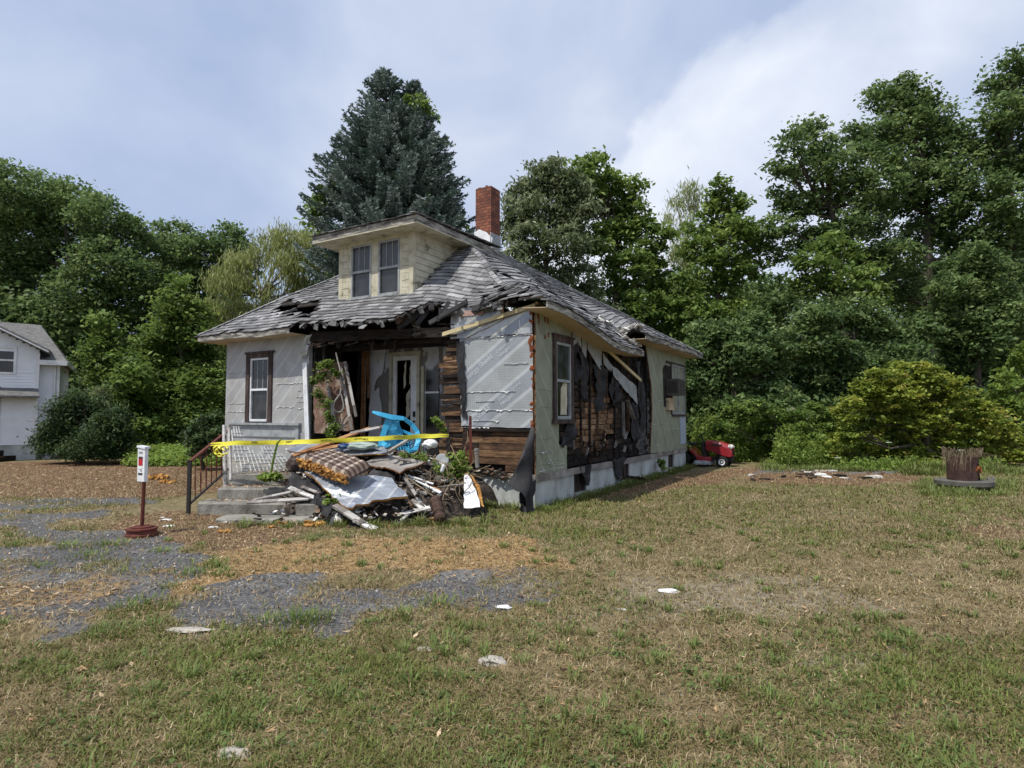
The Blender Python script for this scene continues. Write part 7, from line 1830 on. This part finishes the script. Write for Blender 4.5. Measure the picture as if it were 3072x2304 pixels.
def scatter(n_, y0, y1, seed):
    g = np.random.default_rng(seed); y = y0 * (y1 / y0) ** g.random(n_); x = (g.random(n_) * 2 - 1) * (y * .92 + .6); return x, y, g
def inhouse(x, y, pad_=0.0):
    dx, dy = x - HN.x, y - HN.y; s = dx * hv.x + dy * hv.y; t = dx * hu.x + dy * hu.y
    return (s > -pad_) & (s < HW + pad_) & (t > -pad_) & (t < HL + pad_)
def blades(name, label, n_, y0, y1, seed, kind):
    x, y, g = scatter(n_, y0, y1, seed); m = masks(x, y); G_ = greenness(x, y, m)
    bare = np.maximum.reduce([m[0], m[1] * .75, m[2], m[3] * .8, m[4] * .75])
    cl = fbm(x, y, .22, 51)
    if kind == 'green':
        keep = g.random(n_) < np.clip(.1 + 1.1 * G_ + 1.2 * (cl - .5), 0, 1) * (1 - bare * .93)
    else:
        keep = g.random(n_) < np.clip(.95 - .35 * G_ + .4 * (cl - .5), .1, 1) * (1 - m[0] * .85) * (1 - m[2] * .8) * (1 - m[1] * .45)
    keep &= ~inhouse(x, y, -.02) & ~((x > -4.2) & (x < -.4) & (y > 9.3) & (y < 12)) & ~((x > -6.5) & (x < -.4) & (y > 9.9) & (y < 14))
    x, y, G_, cl = x[keep], y[keep], G_[keep], cl[keep]; n2 = len(x); z = gz(x, y)
    far = np.clip((y - 3) / 9, 0, 1)
    if kind == 'green':
        h = g.uniform(.018, .055, n2) * (.55 + 1.3 * np.clip(cl - .3, 0, 1) + .5 * G_) * (1 + .35 * far); w = .0026 + .0035 * far + .002 * g.random(n2); lean = g.uniform(.4, 2.8, n2)
        tone = np.clip(.12 + .75 * G_ + g.normal(size=n2) * .2, 0, 1)
    else:
        h = g.uniform(.02, .075, n2) * (1 + .3 * far); w = .0014 + .003 * far + .001 * g.random(n2); lean = g.uniform(1.2, 4.5, n2)
        tone = np.clip(g.normal(size=n2) * .22 + .5, 0, 1)
    a = g.uniform(0, 2 * np.pi, n2); dx, dy = np.cos(a), np.sin(a); px_, py_ = -dy * w, dx * w
    ln = h * lean / np.sqrt(1 + lean ** 2) * 1.2; hh = h / np.sqrt(1 + lean ** 2) * 1.15 + .002
    b0 = np.stack([x - px_, y - py_, z - .003], 1); b1 = np.stack([x + px_, y + py_, z - .003], 1)
    m0 = np.stack([x - px_ * .8 + dx * ln * .4, y - py_ * .8 + dy * ln * .4, z + hh * .7], 1); m1 = np.stack([x + px_ * .8 + dx * ln * .4, y + py_ * .8 + dy * ln * .4, z + hh * .7], 1)
    tp_ = np.stack([x + dx * ln - px_ * .15, y + dy * ln - py_ * .15, z + hh * (1.0 if kind == 'green' else .75)], 1); tq = np.stack([x + dx * ln + px_ * .15, y + dy * ln + py_ * .15, z + hh * (1.0 if kind == 'green' else .75)], 1)
    V = np.stack([b0, b1, m1, m0, tq, tp_], 1).reshape(-1, 3); k = np.arange(n2)[:, None] * 6
    Fq = np.concatenate([k + np.array([[0, 1, 2, 3]]), k + np.array([[3, 2, 4, 5]])]); return tag(npmesh(name, V, Fq, Gm if kind == 'green' else Sm, np.repeat(tone, 6)), label, 'grass', kind='stuff')
Gm = leafmat('grass_blade', [(0, (.15, .12, .05)), (.3, (.14, .135, .042)), (.6, (.135, .165, .036)), (1, (.18, .235, .05))], trans=.25, nscale=.8, namp=.2)
Sm = leafmat('dry_blade', [(0, (.09, .065, .03)), (.35, (.22, .155, .072)), (.7, (.34, .27, .145)), (1, (.5, .42, .26))], trans=.1, nscale=.8, namp=.2)
blades('grass', 'short patchy green grass over the yard', 330000, 2.3, 17, 61, 'green')
blades('dry_grass', 'dead straw coloured grass blades over the yard', 260000, 2.3, 19, 62, 'dry')
# coarse tufts standing out of the asphalt and lawn, as part of the lawn nobody could count
def tufts(name, label, spots, seed, mat, hmul=1.0):
    g = np.random.default_rng(seed); X, Y, A_, Hh, Ln = [], [], [], [], []
    for (x, y, r_, n_, h) in spots:
        q = g.normal(size=(n_, 2)) * r_ * .5; X.append(x + q[:, 0]); Y.append(y + q[:, 1]); A_.append(np.arctan2(q[:, 1], q[:, 0]) + g.normal(size=n_) * .4); Hh.append(h * g.uniform(.5, 1.2, n_)); Ln.append(g.uniform(.3, 1.4, n_))
    x, y, a, h, lean = map(np.concatenate, (X, Y, A_, Hh, Ln)); n2 = len(x); z = gz(x, y); w = .0028 + .0004 * y; dx, dy = np.cos(a), np.sin(a); px_, py_ = -dy * w, dx * w
    ln = h * lean / np.sqrt(1 + lean ** 2) * 1.3; hh = h / np.sqrt(1 + lean ** 2) * 1.15
    P_ = lambda s, f_, zz: np.stack([x + s * px_ + dx * ln * f_, y + s * py_ + dy * ln * f_, z + hh * zz], 1)
    V = np.stack([P_(-1, 0, 0), P_(1, 0, 0), P_(.8, .4, .75), P_(-.8, .4, .75), P_(.1, 1, .95), P_(-.1, 1, .95)], 1).reshape(-1, 3); k = np.arange(n2)[:, None] * 6
    Fq = np.concatenate([k + np.array([[0, 1, 2, 3]]), k + np.array([[3, 2, 4, 5]])])
    return tag(npmesh(name, V, Fq, mat, np.repeat(np.clip(g.normal(size=n2) * .15 + .65, 0, 1), 6)), label, 'grass', kind='stuff')
sp_ = []
for px, py, r_, n_, h in ((900, 1865, .11, 150, .1), (945, 1858, .1, 130, .09), (1220, 1850, .1, 120, .09), (1320, 1815, .09, 120, .09), (790, 1865, .07, 80, .07), (380, 1830, .12, 120, .08), (420, 1812, .1, 90, .08), (200, 1640, .12, 110, .09), (50, 1635, .1, 80, .08), (340, 1635, .14, 140, .09), (620, 1695, .12, 120, .08), (640, 1720, .1, 100, .08), (270, 1670, .14, 110, .07), (480, 1655, .07, 70, .07), (500, 1762, .07, 60, .06), (560, 1720, .09, 70, .07), (330, 1905, .1, 100, .09), (450, 1885, .09, 90, .09), (1340, 1930, .1, 110, .1), (960, 1680, .1, 90, .07), (1100, 1745, .08, 60, .06), (2100, 1700, .07, 60, .09), (2620, 1860, .08, 90, .09), (2720, 1935, .08, 70, .1), (2310, 2105, .07, 90, .09), (120, 1700, .08, 60, .06)):
    c = G(px, py); sp_.append((c.x, c.y, r_ * 1.9, int(n_ * .8), h * .75))
x, y, g = scatter(420, 2.4, 9, 77)
for a, b_ in zip(x, y):
    if float(masks(np.array([a]), np.array([b_]))[0][0]) < .4: sp_.append((a, b_, g.uniform(.03, .07), int(g.integers(14, 40)), g.uniform(.04, .08)))
tufts('grass_tufts', 'coarse green grass tufts standing in the yard', sp_, 71, leafmat('tuft_blade', [(0, (.13, .13, .04)), (.5, (.11, .16, .04)), (1, (.2, .26, .07))], trans=.3))
sp_ = []
for i in range(260):      # taller grass fringing the foundation and the heap
    k = i / 260
    if i % 3: t = rnd.uniform(-.3, HL + .2); q = H(-.12 - rnd.random() * .25, t)
    elif i % 2: q = H(rnd.uniform(0, 2), -.15 - rnd.random() * .3)
    else: q = Vector((rnd.uniform(-4.0, -.2), 8.75 + rnd.uniform(-.15, .25), 0))
    sp_.append((q.x, q.y, .1, 26, rnd.uniform(.06, .16)))
for i in range(420):      # wood edge and behind the yard
    px = rnd.uniform(2290, 3072); q = G(px, rnd.uniform(1390, 1416) + (12 if px > 2700 else 0)); hk = float(vno(np.array([q.x]), np.array([q.y]), .9, 5)[0]); sp_.append((q.x, q.y, .22, int(6 + 26 * hk), .05 + .32 * hk * hk))
for i in range(160):
    q = G(rnd.uniform(2760, 3060), rnd.uniform(1440, 1490)); sp_.append((q.x, q.y, .15, 20, rnd.uniform(.06, .16)))
tufts('tall_grass', 'taller green grass along the foundation and the wood edge', sp_, 73, leafmat('tall_blade', [(0, (.18, .16, .06)), (.5, (.14, .17, .045)), (1, (.18, .23, .07))], trans=.3))
x_ = rnd
q_ = []
for i in range(700):
    k = rnd.choice([(9.72, 10.1, .2), (10.1, 10.5, .385), (10.5, 11.3, .56)]); q_.append((rnd.uniform(-4.9, -3.0), rnd.uniform(k[0] + .06, k[1]), k[2] + .012))
q_ = np.array(q_); V_, F_ = leaves(q_, .045, len(q_), 0, .5, seed=55, upb=2.5)
STEPL = (V_, F_)
# broad-leaved lawn weeds: clover, plantain and dandelion rosettes
g = np.random.default_rng(97); C_ = []
for i in range(900):
    y_ = 2.4 * (13 / 2.4) ** g.random(); x_q = (g.random() * 2 - 1) * (y_ * .9 + .5)
    if float(masks(np.array([x_q]), np.array([y_]))[0][0]) > .3 or float(greenness(np.array([x_q]), np.array([y_]))[0]) < .18: continue
    k = int(g.integers(8, 34)); r_q = g.uniform(.02, .08); C_.append(np.stack([x_q + g.normal(size=k) * r_q, y_ + g.normal(size=k) * r_q, .012 + np.abs(g.normal(size=k)) * .012 + float(gz(np.array([x_q]), np.array([y_]))[0])], 1))
C_ = np.concatenate(C_); V_, F_ = leaves(C_, .026, len(C_), 0, .6, seed=56, upb=1.6)
tag(npmesh('lawn_weeds', V_, F_, leafmat('clover_leaf', [(0, (.05, .08, .02)), (.5, (.09, .14, .035)), (1, (.16, .22, .06))], trans=.25), np.repeat(g.random(len(C_)), 4)), 'broad leaved weeds and clover among the grass', 'weeds', kind='stuff')
# gravel crumbs on the asphalt, needles and leaves as litter
x, y, g = scatter(26000, 3, 13, 81); m = masks(x, y); keep = g.random(len(x)) < .04 + .4 * m[0] + .5 * m[1]; keep &= ~inhouse(x, y); x, y = x[keep], y[keep]; n2 = len(x)
s = g.uniform(.003, .012, n2) * (1 + y / 10); z = gz(x, y); a = g.uniform(0, 6.3, n2)
V = np.stack([np.stack([x + s * np.cos(a), y + s * np.sin(a), z - .002], 1), np.stack([x + s * np.cos(a + 2.1), y + s * np.sin(a + 2.1), z - .002], 1), np.stack([x + s * np.cos(a + 4.2), y + s * np.sin(a + 4.2), z - .002], 1), np.stack([x, y, z + s * .8], 1)], 1).reshape(-1, 3)
k = np.arange(n2)[:, None] * 4; Fq = np.concatenate([k + np.array([[0, 1, 3]]), k + np.array([[1, 2, 3]]), k + np.array([[2, 0, 3]])])
Gv = leafmat('gravel', [(0, (.05, .05, .055)), (.5, (.13, .13, .137)), (.85, (.26, .26, .26)), (1, (.45, .44, .42))], trans=0.0)
tag(npmesh('loose_gravel', V, Fq, Gv, np.repeat(g.random(n2) ** 1.5, 4)), 'loose gravel crumbs on the broken asphalt', 'gravel', kind='stuff')
x, y, g = scatter(52000, 3, 22, 83); m = masks(x, y); keep = g.random(len(x)) < (.12 + .9 * np.maximum(m[3], m[4])) * (1 - .75 * m[0]) + .3 * m[0] * sstep(.5, .65, fbm(x, y, .5, 91)); keep &= ~inhouse(x, y); x, y = x[keep], y[keep]; n2 = len(x); z = gz(x, y) + g.uniform(.003, .02, n2)
a = g.uniform(0, 6.3, n2); L = g.uniform(.015, .06, n2) * (1 + y / 16); w = L * g.uniform(.06, .4, n2); dz = g.uniform(-.3, .3, n2) * L
dx, dy = np.cos(a), np.sin(a); V = np.stack([np.stack([x - dx * L / 2, y - dy * L / 2, z], 1), np.stack([x - dy * w / 2, y + dx * w / 2, z + .004], 1), np.stack([x + dx * L / 2, y + dy * L / 2, z + np.abs(dz)], 1), np.stack([x + dy * w / 2, y - dx * w / 2, z + .004], 1)], 1).reshape(-1, 3)
tag(npmesh('leaf_litter', V, np.arange(4 * n2).reshape(-1, 4), leafmat('dead_leaf', [(0, (.06, .03, .018)), (.4, (.22, .12, .06)), (.75, (.42, .27, .14)), (1, (.6, .46, .3))], trans=.05, nscale=.8, namp=.15), np.repeat(g.random(n2), 4)), 'dead needles and leaf litter on the bare patches', 'litter', kind='stuff')
tag(npmesh('step_litter', STEPL[0], STEPL[1], MATS['dead_leaf'], np.repeat(np.random.default_rng(1).random(len(STEPL[1])), 4)), 'dead leaves lying on the concrete steps', 'litter', kind='stuff')
